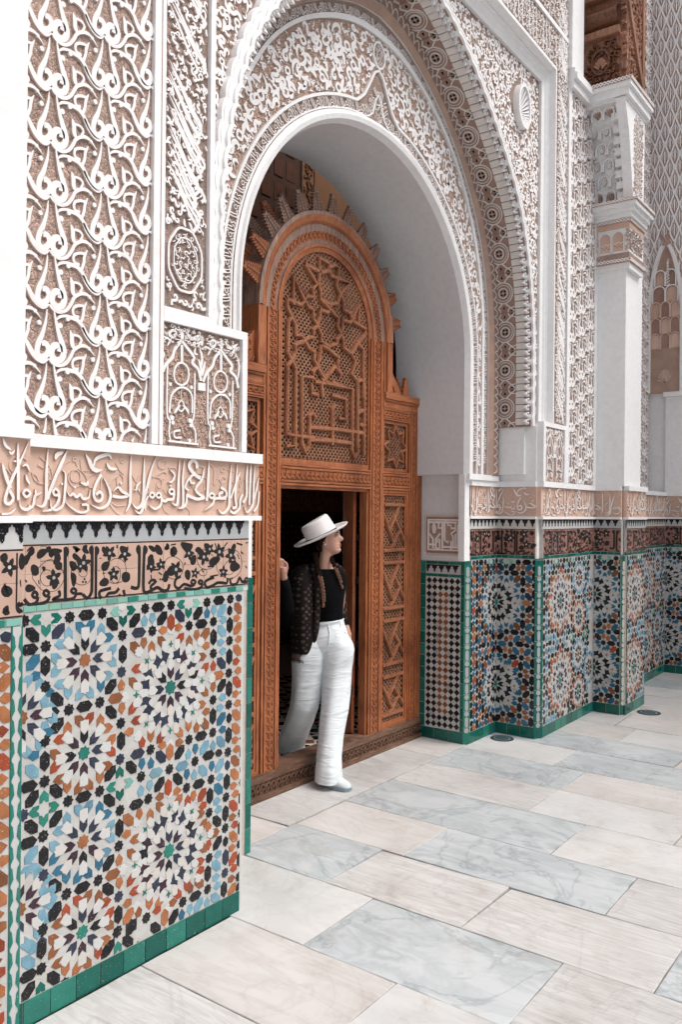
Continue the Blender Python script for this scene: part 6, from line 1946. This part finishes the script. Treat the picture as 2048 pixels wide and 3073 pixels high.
for a, b, c, d in ((DX-.482, DX-.466, 2.0, ZC), (DX+.466, DX+.482, 2.0, ZC), (DX-.466, DX+.466, 1.995, 2.028)): mb.boxm(MDd, a, b, c, d, -.06, -.010, 'wood')
mb.build('panel_frame', Dr)
for s_ in (1, -1):
    f = lambda x: DX+s_*(x-DX)
    # square star panels
    x0, x1 = sorted((f(5.02), f(5.335))); mb = MB(); frame_bars(mb, MDd, x0-.014, x1+.006, 1.998, 2.362, .022, -.012, 'wood'); mb.build('panel_frame', Dr)
    grille('lattice', lambda x, z: True, x0+.008, x1-.012, 2.02, 2.34)
    cx, cz = (x0+x1)/2, 2.18; P = []
    for i in range(8):
        a = math.radians(45*i); P.append((cx+.150*math.sin(a), cz+.158*math.cos(a))); a += math.radians(22.5); P.append((cx+.092*math.sin(a), cz+.098*math.cos(a)))
    strap('strapwork', [P+[P[0]]], .024)
    # tall lattice panels
    x0, x1 = sorted((f(5.010), f(5.345))); mb = MB(); frame_bars(mb, MDd, x0-.014, x1+.006, .15, 1.862, .020, -.004, 'wood'); frame_bars(mb, MDd, x0+.006, x1-.014, .17, 1.842, .018, -.020, 'wood'); mb.build('panel_frame', Dr)
    grille('lattice', lambda x, z: True, x0+.02, x1-.028, .18, 1.83)
    a0, a1 = x0+.024, x1-.032; L = []
    if s_ < 0: a0, a1 = a1, a0
    W_ = a1-a0
    for z in (1.755, 1.425, 1.335, 1.005, .915, .60, .51, .235): L.append([(a0, z), (a1, z)])
    for zt, zb in ((1.755, 1.425), (1.335, 1.005), (.915, .60), (.51, .235)):
        H = zt-zb; q = lambda a, b: (a0+W_*a, zb+H*b)
        L += [[q(.02, .78), q(.50, .10)], [q(.72, .97), q(.27, .42)], [q(.50, .74), q(.98, .22)], [q(.80, .46), q(.30, .0)]]
    strap('strapwork', L, .026)
# door leaf standing open inside
lf = thing('door_leaf', 'dark wooden door leaf standing open inside the doorway with iron hinges', 'door leaf', (4.80, 3.45, 0)); mb = MB(); mb.box(4.765, 4.80, 3.40, 3.47, .16, 1.84, 'wood_leaf'); Ml = seg_map((4.80, 3.47), (5.60, 4.03)); mb.boxm(Ml, 0, .9, .16, 1.84, -.035, 0, 'wood_leaf'); mb.build('leaf', lf); mb = MB()
for z in (.35, .75, 1.2, 1.5): mb.box(4.798, 4.815, 3.385, 3.41, z, z+.05, 'iron')
mb.build('hinge', lf)
# ------------------------------------------------------------------ hall behind the door
hl = thing('hall', 'dim ochre hall seen through the doorway and over the finials', 'hall', (5, 5, 0)); mb = MB()
mb.box(-1, 15, 6.6, 6.7, 0, 8, 'hall_wall'); mb.box(-1.1, -1, 3.5, 6.7, 0, 8, 'hall_wall'); mb.box(15, 15.1, 3.5, 6.7, 0, 8, 'hall_wall'); mb.box(-1, 15, 3.4, 4.9, 8, 8.1, 'hall_wall'); mb.box(-1, 15, 4.6, 6.6, 3.3, 3.5, 'hall_wall'); mb.box(9.42, 15, 3.42, 3.5, 0, 8, 'hall_wall'); mb.box(-1, 2.0, 3.46, 3.52, 0, 8, 'hall_wall'); mb.box(2.0, 2.61, 3.46, 3.52, 0, 2.0, 'hall_wall'); mb.box(6.6, 9.42, 3.47, 3.52, 0, 8, 'hall_wall'); mb.box(5.9, 6.6, 3.47, 3.52, 0, 2.0, 'hall_wall'); mb.build('walls', hl)  # slab added to shade the lower hall, roof strip left open for light
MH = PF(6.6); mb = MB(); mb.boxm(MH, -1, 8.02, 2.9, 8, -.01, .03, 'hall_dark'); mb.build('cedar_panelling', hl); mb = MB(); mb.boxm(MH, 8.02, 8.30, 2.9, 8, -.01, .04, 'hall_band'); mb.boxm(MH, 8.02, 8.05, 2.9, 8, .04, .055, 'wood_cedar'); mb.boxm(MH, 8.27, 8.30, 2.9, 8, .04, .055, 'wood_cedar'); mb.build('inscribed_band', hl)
mb = MB(); fill(mb, MH, lambda x, y: 8.06 < x < 8.26, (8.05, 8.27, 4.3, 7.4), .11, 9, .038, .055, 'hall_wall', k=1); mb.build('band_relief', hl, kind='stuff')
mb = MB(); g_ = .2
for i in range(8):
    for j in range(10): mb.boxm(MH, 6.2+i*.22, 6.2+i*.22+.16, 4.2+j*.3, 4.2+j*.3+.22, .03, .034+.004*((i+j) % 2), 'wood_cedar_dark')
mb.build('panelling_fields', hl, kind='stuff')
mb = MB(); mb.boxm(MH, -1, 15, 1.70, 1.98, -.01, .03, 'hall_band'); mb.boxm(MH, -1, 15, 1.98, 2.05, -.01, .05, 'hall_dark'); mb.boxm(MH, -1, 15, 1.62, 1.70, -.01, .05, 'hall_dark'); mb.boxm(MH, -1, 15, 0, 1.62, -.01, .02, 'glaze_black'); mb.build('wall_bands', hl)  # near-black lower wall: the hall's darkness is put into its colour
mb = MB(); inb = lambda x, y: 1.72 < y < 1.96; fill(mb, MH, inb, (6.6, 9.8, 1.7, 1.98), .12, 19, .028, .045, 'hall_wall', k=1); mb.build('band_relief', hl, kind='stuff'); mb = MB()
for i in range(40):
    for j in range(22): mb.boxm(MH, 6.7+i*.075, 6.7+i*.075+.04, .1+j*.07, .1+j*.07+.04, .018, .022, 'hall_dark' if (i+j) % 2 else 'glaze_brown')
mb.build('wall_tiles', hl, kind='stuff')
fl_ = MB(); fl_.box(-1, 15, 3.452, 6.6, -.01, .085, 'glaze_white'); hf = fl_.build('hall_floor', hl); mb = MB(); z1 = .0862
def fq(P, mat, dz=0): mb.poly(lambda u, v, h: (u, v, h), P, .08, z1+dz, mat)
for i in range(70):
    x = 3.0+i*.045
    for r in range(2): fq([(x+(.0225 if r else 0), 3.47+r*.03), (x+.0225+(.0225 if r else 0), 3.47+r*.03), (x+.0325+(.0225 if r else 0), 3.50+r*.03), (x+.010+(.0225 if r else 0), 3.50+r*.03)], 'glaze_black')
fq([(3, 3.545), (6.2, 3.545), (6.2, 3.59), (3, 3.59)], 'glaze_green')
for i in range(26):
    x = 3.0+i*.13
    for k in range(14):
        y = 3.61+k*.16; mt = 'glaze_black' if (i+k) % 3 else ('glaze_green' if k % 2 else 'glaze_brown'); fq([(x, y+.06), (x+.06, y), (x+.125, y+.06), (x+.06, y+.13)], mt); fq([(x+.07, y-.012), (x+.12, y+.03), (x+.125, y-.015)], 'glaze_black', .0002)
mb.build('floor_tiles', hl, kind='stuff')
# ------------------------------------------------------------------ floor drains
for (cx, cy, r, lb) in ((5.845, 2.768, .088, 'round floor drain nearer the door, beside the checker tiled jamb'), (7.40, 2.135, .098, 'round floor drain farther away, by the white pilaster')):
    t = thing('floor_drain', lb, 'drain', (cx, cy, 0), 'round drains set in the marble floor'); F0 = lambda u, v, h: (cx+u, cy+v, h)
    mb = MB(); mb.disc(F0, (0, 0), r, -.01, .0035, 'drain_ring', 32); mb.build('rim', t); mb = MB(); mb.disc(F0, (0, 0), r*.72, .001, .0045, 'drain_blue', 28); mb.disc(F0, (0, 0), r*.60, .002, .0050, 'drain_ring', 28); mb.disc(F0, (0, 0), r*.42, .002, .0056, 'drain_metal', 20); mb.build('grate', t); mb = MB()
    for k in range(12): a = k*.5236; mb.ribbon(F0, [(r*.44*math.cos(a), r*.44*math.sin(a)), (r*.60*math.cos(a+.1), r*.60*math.sin(a+.1))], [.006]*2, .004, .0060, 'drain_metal')
    mb.build('grate_bar', t, kind='stuff')
# ------------------------------------------------------------------ the woman stepping out over the sill
PO = Vector((4.340, 3.298, 0)); PR = Vector((.5927, -.8055, 0)); PDp = Vector((.8055, .5927, 0)); PZ = Vector((0, 0, 1))
def W3(p): return tuple(PO+PR*p[0]+PDp*p[1]+PZ*p[2])
pers = thing('person', 'woman in pale hat, patterned jacket and white trousers leaning in the doorway', 'person', (4.22, 3.12, 0))
def rnd_(t, s): return math.sin(t*12.9898+s*78.233)*.5+math.sin(t*4.1+s*17.7)*.5
def loft(mb, rings, mat, n=24, folds=0.0, seed=1, sub=3, closed=True, fr=9.0):
    """rings: (centre (x, depth, z), half width, half depth, tilt) in the figure's frame, smoothly interpolated"""
    K = [tuple(r[0])+(r[1], r[2])+((r[3],) if len(r) > 3 else (0,)) for r in rings]; m = len(K); Q = []
    for i in range(m-1):
        p0, p1, p2, p3 = K[max(i-1, 0)], K[i], K[i+1], K[min(i+2, m-1)]
        for j in range(sub):
            t = j/sub; t2, t3 = t*t, t*t*t; Q.append(tuple(.5*(2*p1[a]+(-p0[a]+p2[a])*t+(2*p0[a]-5*p1[a]+4*p2[a]-p3[a])*t2+(-p0[a]+3*p1[a]-3*p2[a]+p3[a])*t3) for a in range(6)))
    Q.append(K[-1]); vs = []; fs = []; rr = random.Random(seed); ph = [rr.uniform(0, 6.28) for _ in range(8)]
    for i, (x, c, z, rx, rc, tl) in enumerate(Q):
        for k in range(n):
            a = 6.28318*k/n; d = 1
            if folds: d += folds*(math.sin(a*2+ph[0]+z*fr*.3)*.35+math.sin(a*4+ph[1]-z*fr*.5)*.4+math.sin(a*7+ph[2]+z*fr*.9)*.3+math.sin(z*fr*3.1+a*3+ph[3])*.16+math.sin(z*fr*7+a*5+ph[4])*.10)
            dx, dc = rx*math.cos(a)*d, -rc*math.sin(a)*d; vs.append(W3((x+dx, c+dc, z+dx*tl)))
    for i in range(len(Q)-1):
        for k in range(n): fs.append((i*n+k, i*n+(k+1) % n, (i+1)*n+(k+1) % n, (i+1)*n+k))
    if closed: fs += [tuple(range(n))[::-1], tuple(range((len(Q)-1)*n, len(Q)*n))]
    mb.add(vs, fs, mat)
def limb(mb, pts, rs, mat, n=12): mb.tube([W3(p) for p in pts], rs, mat, n)
def ball(mb, c, r, mat, n=10, m=7):
    if isinstance(r, float): r = (r, r, r)
    vs = []; fs = []
    for i in range(m+1):
        b = math.pi*i/m-math.pi/2
        for k in range(n): a = 6.28318*k/n; vs.append(W3((c[0]+r[0]*math.cos(b)*math.cos(a), c[1]+r[1]*math.cos(b)*math.sin(a), c[2]+r[2]*math.sin(b))))
    for i in range(m):
        for k in range(n): fs.append((i*n+k, i*n+(k+1) % n, (i+1)*n+(k+1) % n, (i+1)*n+k))
    mb.add(vs, fs, mat)
# head frame: hx forwards, hy towards the viewer, hz up
HC = Vector((-0.0011, 0.0100, 1.5269)); ya, pi_ = RAD(14), RAD(7)
HX = Vector((math.cos(ya)*math.cos(pi_), -math.sin(ya)*math.cos(pi_), math.sin(pi_))); HY = Vector((-math.sin(ya), -math.cos(ya), 0)); HZ = HX.cross(HY)*-1
if HZ.z < 0: HZ = -HZ
def hd(x, y, z): return tuple(HC+HX*x+HY*y+HZ*z)
def tab(T, z):
    if z <= T[0][0]: return T[0][1]
    for (a, b), (c, d) in zip(T, T[1:]):
        if z <= c: return b+(d-b)*(z-a)/(c-a)
    return T[-1][1]
FR = [(-.108, .030), (-.103, .058), (-.092, .076), (-.080, .080), (-.072, .074), (-.064, .079), (-.057, .080), (-.052, .076), (-.046, .082), (-.036, .078), (-.02, .076), (.012, .074), (.022, .079), (.034, .084), (.05, .076), (.06, .066), (.085, .05), (.10, .03), (.108, .0)]
NS = [(-.036, 0), (-.029, .008), (-.022, .026), (-.013, .034), (-.004, .028), (.010, .016), (.022, .006), (.03, 0)]
BK = [(-.108, .02), (-.09, -.005), (-.07, -.03), (-.04, -.068), (0, -.088), (.04, -.088), (.075, -.06), (.10, -.035), (.108, -.0)]
WD = [(-.108, .014), (-.098, .034), (-.08, .047), (-.05, .057), (-.02, .064), (.02, .069), (.05, .070), (.08, .056), (.10, .03), (.108, .0)]
body = MB(); vs = []; fs = []; nr, ncn = 54, 44
for i in range(nr+1):
    z = -.108+.216*i/nr; f, b, w, ns = tab(FR, z), tab(BK, z), tab(WD, z), tab(NS, z)
    for k in range(ncn):
        a = 6.28318*k/ncn; ca, sa = math.cos(a), math.sin(a); mid = (f+b)/2; ext = (f-b)/2
        y = w*math.copysign(abs(sa)**.9, sa); x = mid+ext*math.copysign(abs(ca)**.82, ca)
        if ca > 0: x += ns*math.exp(-(y/.0115)**2)-.010*math.exp(-((abs(y)-.030)/.013)**2-((z-.012)/.011)**2)
        vs.append(W3(hd(x, y, z)))
for i in range(nr):
    for k in range(ncn): fs.append((i*ncn+k, i*ncn+(k+1) % ncn, (i+1)*ncn+(k+1) % ncn, (i+1)*ncn+k))
fs += [tuple(range(ncn))[::-1], tuple(range(nr*ncn, (nr+1)*ncn))]; body.add(vs, fs, 'skin')
loft(body, [(hd(-.012, 0, -.03), .050, .050), (hd(-.014, 0, -.085), .045, .046), ((-0.0170, 0.0150, 1.3661), .045, .046), ((-0.0124, 0.0200, 1.3268), .060, .055), ((-0.0079, 0.0300, 1.2957), .085, .06)], 'skin', 20)
loft(body, [((-0.0081, 0.0300, 1.3087), .08, .06), ((-0.0077, 0.0300, 1.2674), .12, .075), ((0.0023, 0.0200, 1.1489), .115, .08), ((0.0082, 0.0000, 1.0212), .095, .075), ((-0.0119, 0.0000, 0.8696), .135, .10), ((-0.0197, 0.0000, 0.7722), .12, .08)], 'skin', 20)
limb(body, [(-0.1712, 0.0400, 1.2650), (-0.2232, 0.0200, 1.1250), (-0.2437, -0.0500, 0.9993), (-0.2551, -0.1600, 1.1435), (-0.2642, -0.2600, 1.2734), (-0.2671, -0.2850, 1.3164)], [.045, .042, .038, .034, .024, .022], 'skin')
limb(body, [(0.0747, 0.0600, 1.2877), (0.0892, 0.0800, 1.1437), (0.1014, 0.0500, 1.0159), (0.1258, 0.0150, 0.9511), (0.1391, 0.0000, 0.9035), (0.1397, 0.0000, 0.8494)], [.034, .032, .028, .021, .022, .02], 'skin')
limb(body, [(-0.0938, 0.0200, 0.7681), (-0.1295, 0.0100, 0.4552), (-0.2472, 0.2200, 0.0913)], [.062, .05, .035], 'skin'); limb(body, [(0.0582, -0.0000, 0.7729), (0.0619, -0.1000, 0.4609), (0.0192, -0.2500, 0.0618)], [.062, .05, .035], 'skin')
# raised hand holding the edge of the door frame
pl = [(-0.2649, -0.2850, 1.3082), (-0.2669, -0.2900, 1.3372), (-0.2709, -0.2950, 1.3621)]; limb(body, pl, [.020, .027, .026], 'skin', 12)
FG = [[(-0.2547, -0.2920, 1.3620), (-0.2566, -0.2980, 1.3869), (-0.2703, -0.3100, 1.4039), (-0.2877, -0.3220, 1.4023)], [(-0.2646, -0.2980, 1.3664), (-0.2685, -0.3040, 1.3933), (-0.2821, -0.3160, 1.4082), (-0.2975, -0.3280, 1.4026)], [(-0.2766, -0.3020, 1.3645), (-0.2824, -0.3100, 1.3895), (-0.2939, -0.3200, 1.3981), (-0.3074, -0.3300, 1.3904)], [(-0.2845, -0.3040, 1.3544), (-0.2923, -0.3120, 1.3752), (-0.3018, -0.3220, 1.3818), (-0.3133, -0.3300, 1.3761)]]
for F_4, r in zip(FG, (.0078, .0086, .0086, .0074)): limb(body, F_4, [r*1.1, r, r*.95, r*.75], 'skin', 8)
limb(body, [(-0.2528, -0.2850, 1.3288), (-0.2442, -0.2950, 1.3542), (-0.2458, -0.3050, 1.3752), (-0.2514, -0.3150, 1.3901)], [.0115, .0095, .0085, .0065], 'skin', 8)
ear = [(-.004+.010*math.cos(t), .066+.006*math.sin(t*2)*.3, -.010+.021*math.sin(t)) for t in [i*.52 for i in range(13)]]
limb(body, [hd(*p) for p in ear], [.0055]*13, 'skin', 6)
bo = body.build('body', pers, smooth=True)
rm = bo.modifiers.new('union', 'REMESH'); rm.mode = 'VOXEL'; rm.voxel_size = .0034; rm.use_smooth_shade = True
sm = bo.modifiers.new('soften', 'SMOOTH'); sm.iterations = 2; sm.factor = .4
mb = MB()
for s_ in (1, -1):
    ball(mb, hd(.0655, s_*.030, .0115), .0092, 'eye_white', 12, 8); ball(mb, hd(.0722, s_*.0305, .0115), (.0042, .0042, .0048), 'eye_dark', 10, 6)
    limb(mb, [hd(.071, s_*.020, .0175), hd(.0745, s_*.030, .0205), hd(.066, s_*.042, .0155)], [.0012, .0018, .001], 'eye_dark', 6); limb(mb, [hd(.078, s_*.018, .028), hd(.079, s_*.030, .0325), hd(.064, s_*.046, .027)], [.0016, .0026, .001], 'hair', 6)
e = mb.build('eyes', pers, smooth=True); mb = MB()
for z, x in ((-.0475, .079), (-.0565, .0775)): limb(mb, [hd(x-.010, .020, z+.001), hd(x+.0015, .010, z), hd(x+.003, 0, z), hd(x+.0015, -.010, z), hd(x-.010, -.020, z+.001)], [.0015, .0036, .0040, .0036, .0015], 'lips', 8)
mb.build('mouth', pers, smooth=True); mb = MB(); ball(mb, hd(-.001, .074, -.036), .0055, 'pearl'); mb.build('earring', pers, smooth=True)
# hair: cap below the hat, loose strands and two braids
mb = MB(); vs = []; fs = []; n1, n2 = 16, 28
for i in range(n1+1):
    z = -.075+.175*i/n1; f0 = .030 if z > .03 else (-.018 if z > -.03 else -.028); b, w = tab(BK, z)-.010, tab(WD, z)+.010
    for k in range(n2):
        a = math.pi*(.5+k/(n2-1)); ca, sa = math.cos(a), math.sin(a); x = f0+(b-f0)*abs(ca)**.8; y = w*sa*(1+.03*rnd_(k, 1)); vs.append(W3(hd(x, y, z)))
for i in range(n1):
    for k in range(n2-1): fs.append((i*n2+k, i*n2+k+1, (i+1)*n2+k+1, (i+1)*n2+k))
mb.add(vs, fs, 'hair')
for k in range(14): t = k/13; limb(mb, [hd(.045-.05*t, .055+.01*t, .062-.02*t), hd(.012-.04*t, .072, .02-.01*t), hd(-.025-.03*t, .066, -.03-.02*t), hd(-.04-.02*t, .05, -.08)], [.004, .006, .006, .004], 'hair', 5)
mb.build('hair', pers, smooth=True)
def braid(path, r0, r1, name='braid'):
    P = []; 
    for i in range(len(path)-1):
        for j in range(6): t = j/6; P.append(tuple(path[i][a]+(path[i+1][a]-path[i][a])*t for a in range(3)))
    P.append(path[-1]); mb = MB(); n = len(P)
    for i, p in enumerate(P):
        t = i/(n-1); r = r0+(r1-r0)*t; s_ = 1 if i % 2 else -1; mt = 'hair' if t < .38 else 'hair_light'
        if t < .86: ball(mb, (p[0]+s_*r*.45, p[1]-.004, p[2]), (r*.82, r*.85, r*1.25), mt, 8, 6)
    q = P[int(n*.84)]; limb(mb, [q, P[-2], P[-1]], [r1*.8, r1*1.25, r1*.2], 'hair_light', 8); mb.build(name, pers, smooth=True)
braid([(-0.0813, -0.0300, 1.4285), (-0.0688, -0.0700, 1.3708), (-0.0523, -0.1050, 1.3052), (-0.0347, -0.1100, 1.2506), (-0.0235, -0.1100, 1.1829), (-0.0208, -0.1100, 1.1279), (-0.0268, -0.1100, 1.0896)], .0150, .0095)
braid([(0.0174, 0.0000, 1.4149), (0.0354, -0.0350, 1.3740), (0.0619, -0.0600, 1.3180), (0.0838, -0.0650, 1.2608), (0.0993, -0.0600, 1.2049)], .0125, .0085)
# clothes
mb = MB(); loft(mb, [((-0.0060, 0.0250, 1.3308), .060, .064), ((-0.0058, 0.0200, 1.3160), .094, .076), ((-0.0076, 0.0200, 1.2834), .128, .088), ((0.0019, 0.0100, 1.2149), .118, .100), ((0.0072, -0.0000, 1.1293), .104, .098), ((0.0123, 0.0000, 1.0429), .092, .088), ((0.0132, 0.0000, 0.9564), .096, .088)], 'black_knit', 28, .006, 3)
limb(mb, [(-0.1563, 0.0400, 1.2935), (-0.2131, 0.0300, 1.1458), (-0.2415, -0.0500, 0.9907), (-0.2512, -0.1500, 1.1110), (-0.2590, -0.2400, 1.2346), (-0.2659, -0.2680, 1.2863)], [.056, .054, .050, .044, .036, .031], 'black_knit', 16); limb(mb, [(0.0616, 0.0550, 1.2945), (0.0798, 0.0750, 1.2099), (0.0872, 0.0850, 1.1212), (0.0992, 0.0600, 1.0146), (0.1213, 0.0200, 0.9677)], [.040, .036, .035, .032, .025], 'black_knit', 12); mb.build('top', pers, smooth=True)
mb = MB()
loft(mb, [((-0.1473, 0.0200, 1.3559), .030, .05, .2), ((-0.1598, 0.0150, 1.3300), .066, .085, .15), ((-0.1561, -0.0050, 1.2579), .083, .105), ((-0.1544, -0.0150, 1.1293), .088, .115), ((-0.1529, -0.0200, 1.0006), .090, .118), ((-0.1473, -0.0250, 0.8936), .086, .115), ((-0.1510, -0.0250, 0.8247), .082, .112), ((-0.1509, -0.0200, 0.7937), .080, .108)], 'jacket', 34, .055, 5, 5, fr=5)
limb(mb, [(-0.1065, -0.0300, 1.3680), (-0.0787, -0.0750, 1.3070), (-0.0624, -0.0900, 1.2019), (-0.0633, -0.0900, 1.0742), (-0.0748, -0.0900, 0.9465), (-0.0866, -0.0850, 0.8286)], [.014, .020, .022, .024, .026, .022], 'jacket', 12)
limb(mb, [(0.0456, 0.0600, 1.3552), (0.0788, 0.0600, 1.3162), (0.0862, 0.0750, 1.2319), (0.0894, 0.0800, 1.1218), (0.0992, 0.0500, 1.0159), (0.1257, 0.0150, 0.9597)], [.020, .036, .040, .038, .036, .026], 'jacket', 14)
limb(mb, [(0.1408, 0.1200, 0.6097), (0.1549, 0.1200, 0.5214), (0.1511, 0.1200, 0.4550)], [.012, .020, .010], 'jacket', 8)
mb.build('jacket', pers, smooth=True); mb = MB(); loft(mb, [((-0.1531, -0.0200, 0.7959), .074, .100), ((-0.1527, -0.0200, 0.7528), .070, .098)], 'scarf_fringe', 24, .03, 2); mb.build('jacket_lining', pers, smooth=True); mb = MB()
for k in range(40):
    a = math.pi*(k/39); p = (-0.1527, -0.0200, 0.7592); x, c = p[0]+.072*math.cos(a), p[1]-.099*math.sin(a); limb(mb, [(x, c, p[2]), (x+.003*math.sin(k*3), c-.002, p[2]-.020-.004*math.sin(k*5))], [.0028, .0012], 'jacket' if k % 3 else 'scarf_fringe', 4)
mb.build('fringe', pers, kind='stuff')
mb = MB()
loft(mb, [((0.0128, -0.0000, 0.9996), .098, .090, .12), ((0.0108, -0.0000, 0.9736), .100, .092, .12), ((0.0050, -0.0050, 0.9137), .128, .108, .06), ((-0.0094, -0.0050, 0.8380), .160, .106, 0), ((-0.0198, 0.0000, 0.7873), .150, .088), ((-0.0240, 0.0100, 0.7553), .12, .05)], 'linen', 56, .016, 8, 6, fr=8)
loft(mb, [((-0.0813, -0.0050, 0.9021), .088, .098), ((-0.1023, -0.0050, 0.8371), .108, .112), ((-0.1124, -0.0050, 0.7657), .120, .118), ((-0.1160, 0.0000, 0.6739), .112, .110), ((-0.1258, 0.0000, 0.5657), .102, .104), ((-0.1402, 0.0100, 0.4443), .096, .100), ((-0.1651, 0.0500, 0.3585), .094, .098), ((-0.2076, 0.1300, 0.2367), .094, .098), ((-0.2468, 0.2100, 0.1166), .092, .096), ((-0.2614, 0.2400, 0.0358), .080, .090), ((-0.2658, 0.2450, -0.0064), .074, .084)], 'linen', 56, .055, 9, 9, fr=9)
loft(mb, [((0.0482, -0.0080, 0.9146), .088, .096), ((0.0662, -0.0120, 0.8463), .110, .112), ((0.0690, -0.0140, 0.7819), .112, .116), ((0.0657, -0.0200, 0.6794), .100, .108), ((0.0647, -0.0500, 0.5779), .095, .102), ((0.0574, -0.0900, 0.4755), .091, .098), ((0.0459, -0.1300, 0.3832), .086, .095), ((0.0346, -0.1700, 0.2882), .080, .094), ((0.0257, -0.2100, 0.1845), .079, .098), ((0.0249, -0.2400, 0.1001), .083, .104), ((0.0235, -0.2450, 0.0376), .086, .108)], 'linen', 56, .050, 10, 9, fr=9)
tr = mb.build('trousers', pers, smooth=True); mb = MB()
for dp in (-.002,):
    limb(mb, [(0.0079, -0.0940, 0.9840), (0.0193, -0.1120, 0.9293), (0.0158, -0.1240, 0.8676), (0.0057, -0.1270, 0.8257)], [.004, .0045, .004, .002], 'linen', 6)
limb(mb, [(-0.0499, -0.0800, 0.9837), (-0.0134, -0.0940, 0.9817), (0.0397, -0.0940, 0.9949), (0.0863, -0.0660, 1.0045)], [.003]*4, 'linen', 6); limb(mb, [(0.1170, -0.0550, 0.9327), (0.1368, -0.0650, 0.8702), (0.1523, -0.0600, 0.8161)], [.003, .004, .002], 'linen', 6); limb(mb, [(0.0820, -0.0550, 1.0073), (0.0888, -0.0660, 0.9661)], [.005, .005], 'linen', 6)
mb.build('waist_seams', tr)
# shoes
def shoe(heel, toe, w, name):
    H_, T_ = Vector(heel), Vector(toe); mb = MB(); d = (T_-H_); L = d.length; n = 9
    def ringat(t, z0, z1, ww, off):
        c = H_+d*t; side = Vector((d.y, -d.x, 0)).normalized(); return [(c+side*ww*math.cos(a)).to_tuple()[:2]+((z0+z1)/2+(z1-z0)/2*math.sin(a),) for a in [6.28318*k/14 for k in range(14)]]
    R_ = [(0, .010, .055, .026), (.08, .004, .085, .034), (.25, .003, .098, .038), (.42, .003, .090, .040), (.60, .003, .072, .045), (.78, .004, .058, .045), (.92, .006, .042, .034), (1.0, .012, .026, .012)]
    vs = []; fs = []
    for t, a, b, ww in R_:
        c = H_+d*t; side = Vector((d.y, -d.x, 0)).normalized()
        for k in range(16):
            an = 6.28318*k/16; q = c+side*(ww*w*math.cos(an)); zz = (a+b)/2+(b-a)/2*(math.sin(an) if math.sin(an) > 0 else max(-1, 1.6*math.sin(an))); vs.append(W3((q.x, q.y, H_.z+zz)))
    for i in range(len(R_)-1):
        for k in range(16): fs.append((i*16+k, i*16+(k+1) % 16, (i+1)*16+(k+1) % 16, (i+1)*16+k))
    fs += [tuple(range(16)), tuple(range(len(R_)*16-16, len(R_)*16))]; mb.add(vs, fs, 'shoe_suede'); o = mb.build(name, pers, smooth=True)
    mb = MB(); P = []
    for t, ww in ((0, .027), (.08, .036), (.25, .040), (.42, .042), (.6, .047), (.78, .047), (.92, .037), (1.0, .016)):
        c = H_+d*t; side = Vector((d.y, -d.x, 0)).normalized(); P.append((c+side*ww*w, c-side*ww*w))
    out = [p[0] for p in P]+[p[1] for p in P[::-1]]; m = len(out); mb.add([W3((q.x, q.y, H_.z+.001)) for q in out]+[W3((q.x, q.y, H_.z+.022)) for q in out], [tuple(range(m)), tuple(range(m, 2*m))]+[(i, (i+1) % m, m+(i+1) % m, m+i) for i in range(m)], 'shoe_side'); mb.build('sole', o)
shoe(((-0.0198, -0.2500, 0.0408)[0], -.215, .001), ((0.1581, -0.2500, 0.0013)[0], -.335, .001), 1.0, 'shoe'); shoe(((-0.3064, 0.3000, 0.0407)[0], .34, .085), ((-0.2407, 0.2000, 0.0073)[0], .12, .085), .95, 'shoe')
# hat
HB = Vector((-0.0401, 0.0000, 1.5420)); an = RAD(24.6); HU = Vector((math.cos(an), 0, math.sin(an))); HV = Vector((0, 1, .10)).normalized(); HN = HU.cross(HV)
if HN.z < 0: HN = -HN
def ht(u, v, h): return W3(tuple(HB+HU*u+HV*v+HN*h))
mb = MB(); n = 40; vs = []; RG = [(.100, .080, .004), (.105, .085, .003), (.145, .132, .001), (.180, .172, .010), (.192, .184, .020), (.191, .183, .024), (.178, .170, .014), (.144, .131, .0055), (.104, .084, .0065)]
for a, b, h in RG:
    for k in range(n): t = 6.28318*k/n; vs.append(ht(a*math.cos(t), b*math.sin(t), h-(.010*abs(math.cos(t)) if a > .15 else 0)*.6))
m = len(RG); fs = [((i % m)*n+k, (i % m)*n+(k+1) % n, ((i+1) % m)*n+(k+1) % n, ((i+1) % m)*n+k) for i in range(m) for k in range(n)]; mb.add(vs, fs, 'felt'); hat = mb.build('hat', pers, smooth=True)
mb = MB(); vs = []; RG = [(.106, .086, .002), (.106, .086, .02), (.103, .082, .05), (.100, .077, .085), (.096, .072, .105), (.088, .064, .113), (.060, .040, .104), (.03, .018, .092), (.0, .0, .09)]
for a, b, h in RG:
    for k in range(n):
        t = 6.28318*k/n; pinch = 1-.14*(h > .04)*math.exp(-((math.cos(t)-.75)/.2)**2)*min(1, h/.1); vs.append(ht(a*math.cos(t)-.10*h+.004, b*math.sin(t)*pinch, h+(.010*math.cos(t*1) if h > .08 else 0)))
fs = [(i*n+k, i*n+(k+1) % n, (i+1)*n+(k+1) % n, (i+1)*n+k) for i in range(len(RG)-1) for k in range(n)]; mb.add(vs, fs, 'felt'); mb.build('crown', hat, smooth=True)
mb = MB(); vs = []
for a, b, h in ((.1078, .0878, .006), (.1076, .0876, .017)):
    for k in range(n): t = 6.28318*k/n; vs.append(ht(a*math.cos(t)-.1*h+.004, b*math.sin(t), h))
mb.add(vs, [(k, (k+1) % n, n+(k+1) % n, n+k) for k in range(n)], 'hat_band'); mb.build('hat_band', hat)
